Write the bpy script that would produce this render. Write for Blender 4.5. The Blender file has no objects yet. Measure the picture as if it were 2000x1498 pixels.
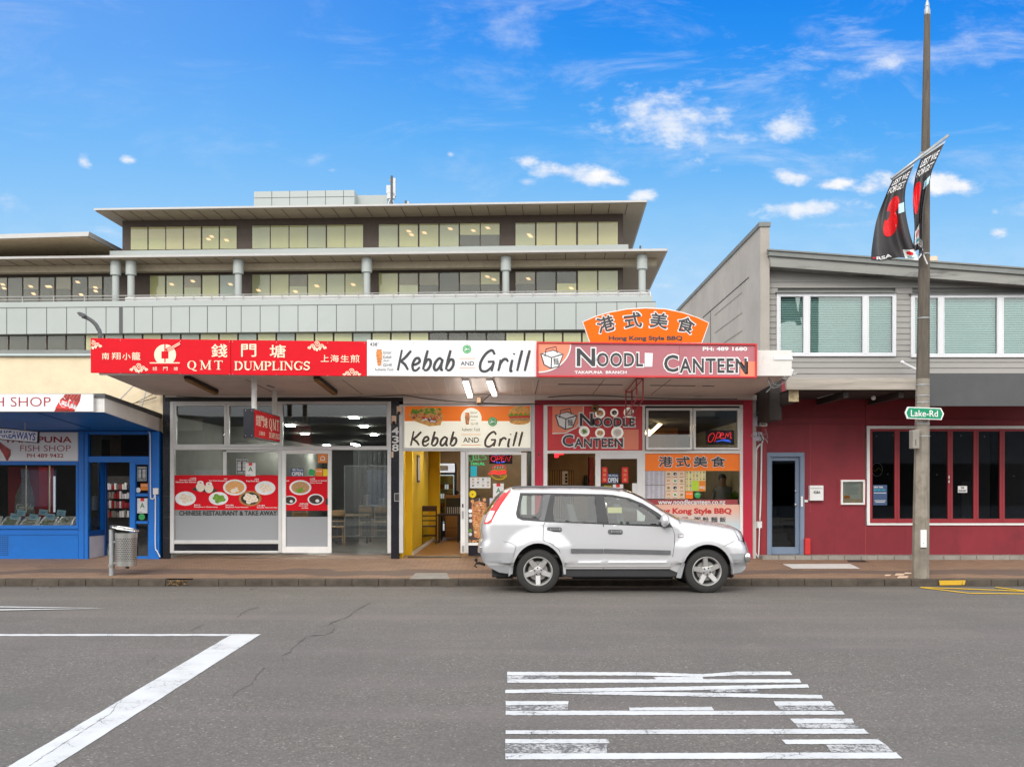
import bpy, bmesh, math, random
from mathutils import Vector, Matrix
from mathutils.geometry import tessellate_polygon, delaunay_2d_cdt
random.seed(7)
sc = bpy.context.scene
R = math.radians
# ------------------------------------------------------------------ camera, sky, sun, exposure
F = 1900.0; CX = 995.0; HZ = 950.0; ZC = 1.65
cam = bpy.data.cameras.new('camera'); camo = bpy.data.objects.new('camera', cam); sc.collection.objects.link(camo)
cam.sensor_width = 36; cam.lens = 36*F/2000; cam.shift_x = 5/2000; cam.shift_y = 201/2000
cam.clip_start = 0.1; cam.clip_end = 2000
camo.location = (0, 0, ZC); camo.rotation_euler = (R(90), 0, 0); sc.camera = camo
sc.view_settings.view_transform = 'Standard'; sc.view_settings.look = 'None'; sc.view_settings.exposure = 0.0; sc.view_settings.gamma = 1
try:
    sc.cycles.max_bounces = 8; sc.cycles.transparent_max_bounces = 16; sc.cycles.diffuse_bounces = 3; sc.cycles.glossy_bounces = 3
    sc.cycles.sample_clamp_indirect = 6.0; sc.cycles.caustics_reflective = False; sc.cycles.caustics_refractive = False
except Exception: pass

class NT:                                   # small node-tree writer
    def __init__(s, nt): s.nt = nt; s.n = nt.nodes; s.l = nt.links
    def node(s, t, **k):
        nd = s.n.new(t)
        for a, b in k.items(): setattr(nd, a, b)
        return nd
    def put(s, sock, v):
        if v is None: return
        if hasattr(v, 'is_output'): s.l.new(v, sock)
        else:
            if sock.type == 'RGBA' and len(v) == 3: v = (*v, 1)
            sock.default_value = v
    def m(s, op, a, b=None, c=None, clamp=False):
        nd = s.node('ShaderNodeMath', operation=op, use_clamp=clamp)
        for i, v in enumerate((a, b, c)): s.put(nd.inputs[i], v)
        return nd.outputs[0]
    def mix(s, f, a, b, blend='MIX'):
        nd = s.node('ShaderNodeMix', data_type='RGBA', blend_type=blend)
        s.put(nd.inputs[0], f); s.put(nd.inputs[6], a); s.put(nd.inputs[7], b)
        return nd.outputs[2]
    def noise(s, vec, scale, detail=4, rough=.55, out=0, dist=0.0):
        nd = s.node('ShaderNodeTexNoise'); s.put(nd.inputs['Vector'], vec)
        nd.inputs['Scale'].default_value = scale; nd.inputs['Detail'].default_value = detail
        nd.inputs['Roughness'].default_value = rough; nd.inputs['Distortion'].default_value = dist
        return nd.outputs[out]
    def mr(s, v, a, b, c=0.0, d=1.0, smooth=True):
        nd = s.node('ShaderNodeMapRange', interpolation_type='SMOOTHSTEP' if smooth else 'LINEAR')
        s.put(nd.inputs[0], v)
        for i, q in enumerate((a, b, c, d)): s.put(nd.inputs[i+1], q)
        return nd.outputs[0]
    def scalev(s, vec, sc_, rot=(0,0,0)):
        nd = s.node('ShaderNodeMapping'); s.put(nd.inputs[0], vec)
        nd.inputs['Scale'].default_value = sc_; nd.inputs['Rotation'].default_value = rot
        return nd.outputs[0]

SUN_EL, SUN_AZ = 36.0, 200.0        # azimuth from +Y clockwise: behind the camera, a little to the left
world = bpy.data.worlds.new('World'); sc.world = world; world.use_nodes = True
w = NT(world.node_tree); w.n.clear()
sky = w.node('ShaderNodeTexSky', sky_type='NISHITA', sun_disc=False)
sky.sun_elevation = R(SUN_EL); sky.sun_rotation = R(SUN_AZ); sky.air_density = 1.0; sky.dust_density = .3; sky.ozone_density = 3
tc = w.node('ShaderNodeTexCoord').outputs['Generated']
sx = w.node('ShaderNodeSeparateXYZ'); w.l.new(tc, sx.inputs[0]); dx, dy, dz = sx.outputs
dyp = w.m('MAXIMUM', dy, .02)
U = w.m('DIVIDE', dx, dyp); V = w.m('DIVIDE', dz, dyp)
uv = w.node('ShaderNodeCombineXYZ'); w.l.new(U, uv.inputs[0]); w.l.new(V, uv.inputs[1]); uvv = uv.outputs[0]
ramp = w.node('ShaderNodeValToRGB'); w.put(ramp.inputs[0], w.m('MULTIPLY', V, 2.0))
cr = ramp.color_ramp
cols = [(0.0, (.66,.84,.98)), (.28, (.50,.77,.99)), (.52, (.27,.62,1.0)), (.72, (.09,.44,1.0)), (.9, (.012,.30,.97)), (1.0, (.0,.255,.93))]
cr.elements[0].position = 0; cr.elements[0].color = (*cols[0][1], 1); cr.elements[1].position = 1; cr.elements[1].color = (*cols[-1][1], 1)
for p_, c_ in cols[1:-1]:
    e = cr.elements.new(p_); e.color = (*c_, 1)
nis = w.mix(1.0, sky.outputs[0], (.10,.10,.10), 'MULTIPLY')
base = w.mix(.12, ramp.outputs[0], nis)
# left-to-right paler wash towards the upper left
wash = w.mr(U, -.55, .15, .30, 0.0)
base = w.mix(wash, base, (.42,.70,1.0))
# fair-weather clouds: (x, y, rx, ry, turn, strength) given as directions of the sky
n1 = w.noise(w.scalev(uvv, (1, 1.7, 1)), 26, 6, .62)
n2 = w.noise(w.scalev(uvv, (1, 2.9, 1), (0, 0, R(-24))), 5.5, 8, .66, dist=.6)
clouds = [(1110,335,125,26,-9,1), (1030,316,46,15,-4,.9), (1190,352,50,17,-8,1), (1258,382,40,20,0,.9), (1322,240,200,85,-4,.79), (1310,238,150,62,-4,.79), (1340,250,120,50,-8,.79), (1545,250,120,38,14,.79),
          (1722,130,150,42,20,.75), (1900,90,140,60,10,.45), (1000,60,120,80,60,.35), (1540,345,50,20,-12,.95), (1632,358,62,17,5,1), (1840,358,80,30,-4,1.1), (1735,357,80,30,10,1), (1710,365,60,20,0,1), (1860,362,90,26,-4,1.1), (1800,350,70,26,0,1), (1560,350,40,16,0,.95), (1150,345,110,26,-8,1), (1590,408,120,26,4,.85), (164,316,22,18,-50,.9),
          (250,314,24,12,0,.85), (880,302,12,9,0,.8), (650,332,18,9,0,.8), (1950,455,36,15,12,.9), (1030,355,24,9,0,.5), (1860,575,60,20,0,.6),
          (1300,560,90,20,0,.5), (1640,440,150,12,2,.35), (20,405,90,30,-12,.45), (210,452,60,16,-10,.4), (620,312,40,16,20,.4), (1944,414,14,12,0,.6), (1600,60,60,30,0,.3)]
acc = None
for (px, py, rx, ry, tn, st) in clouds:
    cu, cv = (px-CX)/F, (HZ-py)/F
    a = w.m('SUBTRACT', U, cu); b = w.m('SUBTRACT', V, cv); c, s_ = math.cos(R(tn)), math.sin(R(tn))
    p = w.m('ADD', w.m('MULTIPLY', a, c*F/rx), w.m('MULTIPLY', b, s_*F/rx))
    q = w.m('ADD', w.m('MULTIPLY', a, -s_*F/ry), w.m('MULTIPLY', b, c*F/ry))
    d = w.m('SQRT', w.m('ADD', w.m('MULTIPLY', p, p), w.m('MULTIPLY', q, q)))
    soft = .55 if st > .785 and st < .8 else (.85 if st < .8 else .5)
    k = w.mr(w.m('ADD', w.m('MULTIPLY', d, -.55), w.m('MULTIPLY', n1, 1.25)), .12, .12+soft, 0.0, st)
    acc = k if acc is None else w.m('MAXIMUM', acc, k)
cir = w.m('MULTIPLY', w.mr(n2, .48, .80, 0.0, .62), w.mr(V, .12, .42, .35, 1.0))
cir = w.m('MULTIPLY', cir, w.mr(U, -.35, .40, .30, 1.0))
haze_ = w.mr(V, .04, .34, .45, 0.0)
cl = w.m('MAXIMUM', w.m('MAXIMUM', acc, cir), haze_, clamp=True)
shade = w.mix(w.mr(n1, .35, .7), (.66,.77,.97), (1.0,1.0,1.0))
front = w.mix(cl, base, shade)
# unseen bright cloud added behind the camera and overhead to light the shopfronts
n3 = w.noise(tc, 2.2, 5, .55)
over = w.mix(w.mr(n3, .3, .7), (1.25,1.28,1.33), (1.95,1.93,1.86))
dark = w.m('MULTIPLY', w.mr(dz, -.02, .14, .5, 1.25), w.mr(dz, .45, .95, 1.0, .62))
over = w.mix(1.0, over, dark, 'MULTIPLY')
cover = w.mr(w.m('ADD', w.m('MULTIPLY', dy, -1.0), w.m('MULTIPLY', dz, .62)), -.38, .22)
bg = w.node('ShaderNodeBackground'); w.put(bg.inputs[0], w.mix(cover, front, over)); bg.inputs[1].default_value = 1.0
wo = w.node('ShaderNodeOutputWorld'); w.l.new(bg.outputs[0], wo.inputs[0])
sl = bpy.data.lights.new('sun', 'SUN'); sl.energy = 1.5; sl.angle = R(22); sl.color = (1, .95, .88)
so = bpy.data.objects.new('sun', sl); sc.collection.objects.link(so)
az, el = R(SUN_AZ), R(SUN_EL)
sd = Vector((math.sin(az)*math.cos(el), math.cos(az)*math.cos(el), math.sin(el)))
so.rotation_euler = sd.to_track_quat('Z', 'Y').to_euler(); so.location = (-6, -20, 30)

# ------------------------------------------------------------------ pixel rays onto real planes
def W(x, y, D): return Vector(((x-CX)*D/F, D, ZC+(HZ-y)*D/F))
def at(D, tilt=0, x0=0): return lambda x, y, l=0: W(x, y + tilt*(x-x0), D-l)
def sideplane(X):                       # plane x = X
    return lambda x, y, l=0: W(x, y, F*X/(x-CX)) + Vector((l, 0, 0))
def zplane(zf):                         # surface z = zf(Y): bisection along the ray
    def f(x, y, l=0):
        up = (HZ-y)/F; lo, hi = 2.0, 60.0
        g = lambda D: ZC+up*D-zf(D)
        sg = g(lo) > 0
        for _ in range(50):
            mid = (lo+hi)/2
            if (g(mid) > 0) == sg: lo = mid
            else: hi = mid
        p = W(x, y, lo); p.z = zf(lo)+l; return p
    return f
def zroad(Y):
    if Y < 9.5: return .04 - .033*(9.5-max(Y, 2.0))
    z = .04 - .00155*max(0, Y-10)**2
    if Y > 15.7: z -= .05*min(1, (Y-15.7)/1.28)
    return z
YK = 16.98; YB = 19.9
def zfoot(Y): return .032 + (.174-.032)*(Y-YK)/(YB-YK)
road_s = zplane(zroad); foot_s = zplane(zfoot)
SOFB = 3.514
def zsof(Y): return SOFB + .055*(YB-Y)
sof_s = zplane(zsof)

# ------------------------------------------------------------------ materials
MATS = {}
def mat(name, col, rough=.6, metal=0.0, var=.12, vs=3.0, bump=0.0, bs=40.0, spec=.5, dirt=0.0, dcol=(.08,.07,.06), ds=2.0, emit=None, es=1.0, coat=0.0, stretch=(1,1,1), streak=0.0):
    m_ = bpy.data.materials.new(name); m_.use_nodes = True; t = NT(m_.node_tree)
    b = t.n['Principled BSDF']
    oc = t.node('ShaderNodeTexCoord').outputs['Object']
    oc = t.scalev(oc, stretch)
    n = t.noise(oc, vs, 5, .6)
    f = t.mr(n, .3, .7, 1-var, 1+var, smooth=False)
    c = t.mix(1.0, col, f, 'MULTIPLY')
    if dirt > 0:
        dn = t.noise(oc, ds, 8, .68, dist=.4)
        c = t.mix(t.mr(dn, .52, .74, 0.0, dirt), c, dcol)
    if streak > 0:
        sn = t.noise(t.scalev(oc, (9, 9, .55)), 1.0, 5, .6)
        c = t.mix(t.mr(sn, .55, .78, 0.0, streak), c, dcol)
    t.put(b.inputs['Base Color'], c)
    b.inputs['Roughness'].default_value = rough; b.inputs['Metallic'].default_value = metal
    b.inputs['Specular IOR Level'].default_value = spec; b.inputs['Coat Weight'].default_value = coat
    if bump > 0:
        bn = t.node('ShaderNodeBump'); bn.inputs['Strength'].default_value = bump; bn.inputs['Distance'].default_value = .01
        t.put(bn.inputs['Height'], t.noise(oc, bs, 5, .6)); t.l.new(bn.outputs[0], b.inputs['Normal'])
    if emit:
        b.inputs['Emission Color'].default_value = (*emit, 1); b.inputs['Emission Strength'].default_value = es
    MATS[name] = m_; return m_
def glass(name, tint=(.8,.84,.82), rough=.02, k=.10, fk=.7):
    m_ = bpy.data.materials.new(name); m_.use_nodes = True; t = NT(m_.node_tree); t.n.clear()
    tr = t.node('ShaderNodeBsdfTransparent'); tr.inputs[0].default_value = (*tint, 1)
    gl = t.node('ShaderNodeBsdfGlossy'); gl.inputs['Roughness'].default_value = rough; gl.inputs[0].default_value = (1,1,1,1)
    lw = t.node('ShaderNodeFresnel'); lw.inputs[0].default_value = 1.5
    fac = t.m('ADD', t.m('MULTIPLY', lw.outputs[0], fk), k-.045, clamp=True)
    mx = t.node('ShaderNodeMixShader'); t.l.new(fac, mx.inputs[0]); t.l.new(tr.outputs[0], mx.inputs[1]); t.l.new(gl.outputs[0], mx.inputs[2])
    o = t.node('ShaderNodeOutputMaterial'); t.l.new(mx.outputs[0], o.inputs[0]); MATS[name] = m_; return m_
def frosted(name, col, alpha):
    m_ = bpy.data.materials.new(name); m_.use_nodes = True; t = NT(m_.node_tree); t.n.clear()
    tr = t.node('ShaderNodeBsdfTransparent'); b = t.node('ShaderNodeBsdfPrincipled'); b.inputs['Base Color'].default_value = (*col, 1); b.inputs['Roughness'].default_value = .25
    mx = t.node('ShaderNodeMixShader'); mx.inputs[0].default_value = alpha; t.l.new(tr.outputs[0], mx.inputs[1]); t.l.new(b.outputs[0], mx.inputs[2])
    o = t.node('ShaderNodeOutputMaterial'); t.l.new(mx.outputs[0], o.inputs[0]); MATS[name] = m_; return m_
def wpos(t): return t.node('ShaderNodeNewGeometry').outputs['Position']

def asphalt():
    m_ = bpy.data.materials.new('asphalt'); m_.use_nodes = True; t = NT(m_.node_tree); b = t.n['Principled BSDF']; P = wpos(t)
    vo = t.node('ShaderNodeTexVoronoi'); t.put(vo.inputs['Vector'], P); vo.inputs['Scale'].default_value = 75
    vr = t.node('ShaderNodeSeparateColor'); t.l.new(vo.outputs['Color'], vr.inputs[0])
    c = t.mix(t.mr(vr.outputs[0], .2, 1.0), (.116,.105,.093), (.182,.167,.149))
    c = t.mix(t.mr(vr.outputs[1], .955, .985), c, (.30,.285,.26))
    c = t.mix(t.mr(t.noise(P, 1.1, 5, .6), .35, .65, .0, .35), c, (.12,.108,.10))
    c = t.mix(t.mr(t.noise(t.scalev(P, (.12, 1.3, 1)), 1.0, 4, .6), .45, .7, 0.0, .45), c, (.20,.170,.158))
    sp = t.node('ShaderNodeSeparateXYZ'); t.l.new(P, sp.inputs[0])
    c = t.mix(t.mr(t.noise(t.scalev(P, (.5, .22, 1)), 1.3, 3, .5), .52, .60, 0.0, .22), c, (.10,.095,.09))
    c = t.mix(t.mr(t.noise(P, .9, 6, .75), .62, .70, 0.0, .35), c, (.085,.08,.074))
    gut = t.mr(t.m('ADD', sp.outputs[1], t.m('MULTIPLY', t.noise(P, 2.2, 4), .5)), 16.6, 17.15, 0.0, .75)
    c = t.mix(gut, c, (.045,.04,.034))
    t.put(b.inputs['Base Color'], c); b.inputs['Roughness'].default_value = .85
    bn = t.node('ShaderNodeBump'); bn.inputs['Strength'].default_value = .55; bn.inputs['Distance'].default_value = .006
    t.put(bn.inputs['Height'], t.m('ADD', vo.outputs['Distance'], t.noise(P, 160, 3))); t.l.new(bn.outputs[0], b.inputs['Normal'])
    MATS['asphalt'] = m_
def roadpaint(name, col, wear=.55):
    m_ = bpy.data.materials.new(name); m_.use_nodes = True; t = NT(m_.node_tree); b = t.n['Principled BSDF']; P = wpos(t)
    nz = t.noise(P, 34, 7, .72); big = t.noise(P, 3.0, 4, .6)
    vo = t.node('ShaderNodeTexVoronoi', feature='DISTANCE_TO_EDGE'); t.put(vo.inputs['Vector'], t.mix(.12, P, t.noise(P, 6, 3, out=1))); vo.inputs['Scale'].default_value = 6
    crk = t.m('MULTIPLY', t.mr(vo.outputs['Distance'], .0, .02, 1.0, 0.0), t.mr(big, .5, .62))
    worn = t.mr(t.m('ADD', nz, t.m('MULTIPLY', big, .6)), wear+.33, wear+.5)
    c = t.mix(t.m('MAXIMUM', worn, crk, clamp=True), t.mix(t.mr(big, .3, .7), col, tuple(v*.86 for v in col)), (.12,.115,.11))
    t.put(b.inputs['Base Color'], c); b.inputs['Roughness'].default_value = .6; MATS[name] = m_
def pavers():
    m_ = bpy.data.materials.new('clay_pavers'); m_.use_nodes = True; t = NT(m_.node_tree); b = t.n['Principled BSDF']; P = wpos(t)
    br = t.node('ShaderNodeTexBrick'); t.put(br.inputs['Vector'], P)
    br.inputs['Color1'].default_value = (.33,.205,.13,1); br.inputs['Color2'].default_value = (.27,.165,.105,1); br.inputs['Mortar'].default_value = (.13,.10,.08,1)
    br.inputs['Scale'].default_value = 1; br.inputs['Brick Width'].default_value = .2; br.inputs['Row Height'].default_value = .1; br.inputs['Mortar Size'].default_value = .005
    sp = t.node('ShaderNodeSeparateXYZ'); t.l.new(P, sp.inputs[0])
    c = br.outputs[0]
    wob = t.m('ADD', sp.outputs[1], t.m('MULTIPLY', t.noise(t.scalev(P, (.35,.35,1)), 1.6, 3), 1.5))
    band = t.m('MULTIPLY', t.mr(wob, 18.35, 18.45), t.mr(wob, 18.95, 19.1, 1.0, 0.0))
    c = t.mix(t.m('MULTIPLY', band, .72), c, (.115,.085,.075))          # darker wavering band across the pavers
    c = t.mix(t.mr(t.noise(P, 2.4, 6, .7), .5, .75, 0.0, .5), c, (.12,.09,.07))
    t.put(b.inputs['Base Color'], c); b.inputs['Roughness'].default_value = .8
    bn = t.node('ShaderNodeBump'); bn.inputs['Strength'].default_value = .3; bn.inputs['Distance'].default_value = .004
    t.put(bn.inputs['Height'], t.m('ADD', br.outputs[1], t.noise(P, 60, 3))); t.l.new(bn.outputs[0], b.inputs['Normal']); MATS['clay_pavers'] = m_
asphalt(); pavers(); roadpaint('road_white', (.66,.67,.67), .57); roadpaint('road_white_worn', (.56,.56,.55), .37); roadpaint('road_yellow', (.80,.50,.03), .6)
mat('kerb', (.085,.068,.052), .85, var=.3, vs=5, bump=.6, bs=30, dirt=.85, dcol=(.045,.04,.03), ds=3)
mat('kerb_yellow', (.75,.45,.03), .7, dirt=.7, ds=9, dcol=(.12,.10,.06))
mat('concrete', (.30,.28,.25), .8, var=.18, bump=.4, dirt=.5, dcol=(.13,.12,.10), streak=.45)
mat('pole_concrete', (.27,.24,.20), .85, var=.3, bump=.6, bs=30, dirt=.95, dcol=(.075,.058,.044), ds=2.2, streak=.95)
mat('pole_wood', (.12,.10,.08), .85, var=.3, bump=.5, bs=30, dirt=.5, dcol=(.03,.03,.028), ds=4, stretch=(4,4,.6))
mat('soffit', (.74,.66,.62), .7, var=.08, vs=1, dirt=.35, dcol=(.24,.20,.18), ds=1.4)
mat('aluminium', (.66,.66,.65), .38, .25, var=.08, dirt=.15, ds=6)
mat('alu_white', (.84,.84,.83), .4, 0, var=.05, dirt=.15, ds=6)
mat('black_tile', (.012,.012,.018), .25, var=.3)
mat('black', (.012,.012,.012), .5); mat('dark', (.03,.03,.03), .6); mat('rubber', (.02,.02,.021), .75, bump=.2)
mat('white_paint', (.74,.72,.69), .55, var=.06, dirt=.35, dcol=(.35,.32,.28), ds=3)
mat('sign_white', (.86,.86,.87), .35, var=.02); mat('white', (.85,.85,.85), .4, var=.02)
mat('sign_red', (.68,.003,.014), .55, var=.05, spec=.2); mat('cream_ink', (.92,.78,.58), .5, var=.02)
mat('sign_cream', (.84,.82,.70), .35, var=.03, emit=(1,.96,.80), es=.30)
mat('sign_pink', (.46,.165,.19), .4, var=.10, vs=1, spec=.3); mat('sign_coral', (.90,.27,.16), .35, var=.04); mat('frame_red', (.62,.03,.035), .35, var=.08)
mat('orange', (.88,.15,.003), .55, var=.05, spec=.2); mat('orange_dark', (.90,.19,.005), .4, var=.03, emit=(1,.22,.01), es=.12); mat('ink', (.045,.045,.05), .5, var=.05); mat('ink_brown', (.07,.045,.035), .5)
mat('green_badge', (.03,.38,.10), .5); mat('crimson_wall', (.235,.017,.029), .6, var=.16, vs=1.1, dirt=.5, dcol=(.13,.012,.018), ds=1.3, bump=.15, streak=.35)
mat('crimson_bright', (.50,.012,.045), .5, var=.05); mat('red_wood', (.30,.022,.032), .5, var=.1)
mat('blue_paint', (.003,.165,.62), .42, var=.06, vs=1.5, dirt=.2, dcol=(.01,.07,.25)); mat('blue_dark', (.006,.07,.30), .5)
mat('cream_render', (.82,.68,.47), .8, var=.06, bump=.9, bs=7, dirt=.18, dcol=(.45,.36,.24), ds=2)
mat('weatherboard', (.36,.35,.33), .6, var=.07, vs=1, dirt=.22, dcol=(.17,.165,.155), ds=2, stretch=(.4,1,1))
mat('roof_fascia', (.30,.30,.28), .6, var=.12, dirt=1.0, dcol=(.05,.047,.042), ds=2.6, stretch=(.35,1,2.4))
mat('flashing', (.22,.23,.22), .5, .3, var=.1)
mat('party_wall', (.42,.385,.345), .85, var=.12, vs=1, bump=.3, dirt=.35, dcol=(.22,.20,.18), streak=.35)
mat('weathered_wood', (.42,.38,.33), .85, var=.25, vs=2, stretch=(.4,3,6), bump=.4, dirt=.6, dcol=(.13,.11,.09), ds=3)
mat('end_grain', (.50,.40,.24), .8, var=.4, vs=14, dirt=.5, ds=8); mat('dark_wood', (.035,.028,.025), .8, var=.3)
mat('door_blue', (.20,.265,.37), .45, var=.04); mat('upvc', (.78,.79,.82), .35, var=.02)
mat('charcoal', (.085,.088,.092), .65, var=.08, bump=.1)
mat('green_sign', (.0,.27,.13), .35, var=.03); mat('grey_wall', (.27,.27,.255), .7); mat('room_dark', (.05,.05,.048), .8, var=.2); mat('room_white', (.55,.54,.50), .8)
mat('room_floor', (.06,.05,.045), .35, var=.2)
mat('yellow_wall', (.90,.58,.012), .6, var=.04); mat('wood_floor', (.30,.14,.03), .35, var=.2, stretch=(1,6,1))
mat('counter_wood', (.42,.20,.05), .45, var=.12, stretch=(6,1,1)); mat('slat_wood', (.42,.24,.10), .5, var=.2); mat('chair_wood', (.05,.02,.012), .4); mat('light_wood', (.48,.30,.16), .45)
mat('tube', (.9,.9,.9), .3, emit=(1,.97,.92), es=14); mat('downlight', (.9,.9,.9), .3, emit=(1,.96,.88), es=420); mat('fill_tube_glow', (.9,.9,.9), .3, emit=(1,.96,.88), es=75); mat('warm_tube', (.9,.8,.6), .3, emit=(1,.72,.38), es=20)
mat('neon_red', (.3,.0,.0), .3, emit=(1,.03,.04), es=2.2); mat('neon_blue', (0,0,.3), .3, emit=(.06,.16,1), es=2.6); mat('neon_green', (0,.3,.1), .3, emit=(.08,.9,.35), es=1.3); mat('neon_yellow', (.3,.3,0), .3, emit=(1,.65,.02), es=1.4); mat('neon_white', (.3,.3,.3), .3, emit=(1,1,1), es=1.1)
mat('fridge_lit', (.8,.85,.9), .4, emit=(.75,.82,.95), es=.65)
mat('steel', (.55,.54,.52), .32, .9, var=.1, vs=8, stretch=(1,1,.2)); mat('galv', (.42,.44,.46), .5, .7, var=.15, vs=12)
mat('office_clad', (.40,.435,.425), .45, var=.07, vs=.12, dirt=.2, dcol=(.28,.32,.30), ds=.3); mat('office_clad_blue', (.50,.58,.59), .4, var=.04, vs=.3); mat('office_brown', (.085,.060,.048), .6); mat('office_soffit', (.40,.325,.24), .6, var=.08, vs=.2)
mat('office_soffit_light', (.62,.48,.32), .6); mat('office_fascia', (.45,.44,.43), .4, .3, var=.05); mat('office_beam', (.50,.43,.32), .6)
mat('blind_olive', (.74,.71,.44), .6, var=.10, vs=.25, emit=(.36,.36,.22), es=.0); mat('blind_cream', (.86,.77,.50), .7, var=.06, vs=.25); mat('blind_dark', (.045,.042,.04), .5, var=.6, vs=.4); mat('blind_brown', (.30,.25,.18), .5, var=.3, vs=.3); mat('blind_pale', (.62,.62,.46), .5, var=.15, vs=.2); mat('blind_sky', (.45,.52,.56), .4, var=.1, vs=.2)  # office olive and sky tints hold the sky reflected in the panes
mat('blind_white', (.88,.90,.88), .5, var=.04)
glass('shop_glass', (.80,.83,.81), .015, .065, .8); glass('teal_glass', (.82,.95,.93), .02, .10, .8); glass('office_glass', (.96,.97,.90), .02, .06, .7); glass('car_glass', (.72,.80,.76), .02, .12, .9); glass('dark_glass', (.55,.56,.58), .02, .05, .8)
frosted('frost', (.40,.415,.44), .78); frosted('strip_curtain', (.45,.47,.5), .22); frosted('film_mid', (.42,.44,.46), .5)
mat('meat', (.55,.20,.07), .5, var=.9, vs=22, dirt=.9, dcol=(.90,.58,.30), ds=26); mat('lettuce', (.16,.34,.03), .6, var=.6, vs=60); mat('bun', (.72,.38,.10), .5, var=.3, vs=20); mat('tomato', (.60,.04,.02), .4, var=.3)
mat('dumpling', (.82,.74,.62), .5, var=.2, vs=60); mat('plate', (.82,.84,.86), .3); mat('broth', (.50,.28,.12), .4, var=.5, vs=50); mat('sauce', (.05,.03,.02), .3, var=.4, vs=60); mat('golden', (.72,.36,.12), .5, var=.3, vs=50)
mat('paper', (.80,.80,.80), .6, var=.03); mat('paper_lilac', (.62,.60,.68), .6); mat('paper_peach', (.85,.62,.45), .6); mat('paper_yellow', (.85,.74,.30), .6); mat('lime', (.52,.75,.05), .6); mat('sign_red_matte', (.70,.012,.02), .8, spec=.1); mat('crack', (.035,.032,.03), .9); mat('cyan', (.02,.50,.62), .6); mat('red_paper', (.75,.02,.02), .5); mat('maroon', (.36,.05,.06), .5); mat('sticker_yellow', (.90,.66,.0), .5); mat('sticker_orange', (.85,.25,.02), .5)
mat('text_red', (.62,.03,.03), .5); mat('text_maroon', (.36,.02,.04), .5); mat('text_blue', (.03,.09,.40), .5); mat('text_green', (.03,.20,.08), .5); mat('poster_blue', (.045,.09,.20), .5)
mat('cola', (.35,.015,.01), .2, var=.5, vs=8, coat=.6); mat('fish_green', (.05,.12,.03), .5, var=.7, vs=25); mat('fish_grey', (.22,.20,.18), .4, var=.6, vs=40); mat('fish_label', (.50,.78,.92), .5)
mat('cooler_red', (.30,.01,.012), .4, var=.2)
def gradient_panel():
    m_ = bpy.data.materials.new('fade_panel'); m_.use_nodes = True; t = NT(m_.node_tree); b = t.n['Principled BSDF']
    sp = t.node('ShaderNodeSeparateXYZ'); t.l.new(wpos(t), sp.inputs[0])      # printed film that runs from pink down to pale blue
    t.put(b.inputs['Base Color'], t.mix(t.mr(sp.outputs[2], 0.75, 1.25), (.55,.72,.78), (.85,.50,.38))); b.inputs['Roughness'].default_value = .4; MATS['fade_panel'] = m_
gradient_panel()
mat('car_paint', (.66,.66,.68), .24, .3, var=.01, coat=.8, spec=.6); mat('car_lower', (.38,.39,.41), .45, .3, var=.03); mat('car_trim', (.03,.03,.033), .5); mat('car_trim_grey', (.13,.13,.14), .5)
mat('tail_red', (.75,.012,.015), .15, coat=.8, emit=(.8,.02,.02), es=.08); mat('lamp_clear', (.72,.70,.72), .12, .2, coat=.8, var=.2, vs=30); mat('alloy', (.62,.61,.60), .32, .65, var=.04); mat('chrome', (.8,.8,.8), .12, .95, var=.02)
mat('seat', (.16,.16,.15), .8); mat('tyre', (.028,.027,.026), .8, var=.2, bump=.2)
mat('banner_black', (.035,.032,.036), .55, var=.15, vs=2); mat('poppy', (.75,.01,.015), .5); mat('leaf', (.28,.16,.06), .8, var=.5, vs=30)

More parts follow.
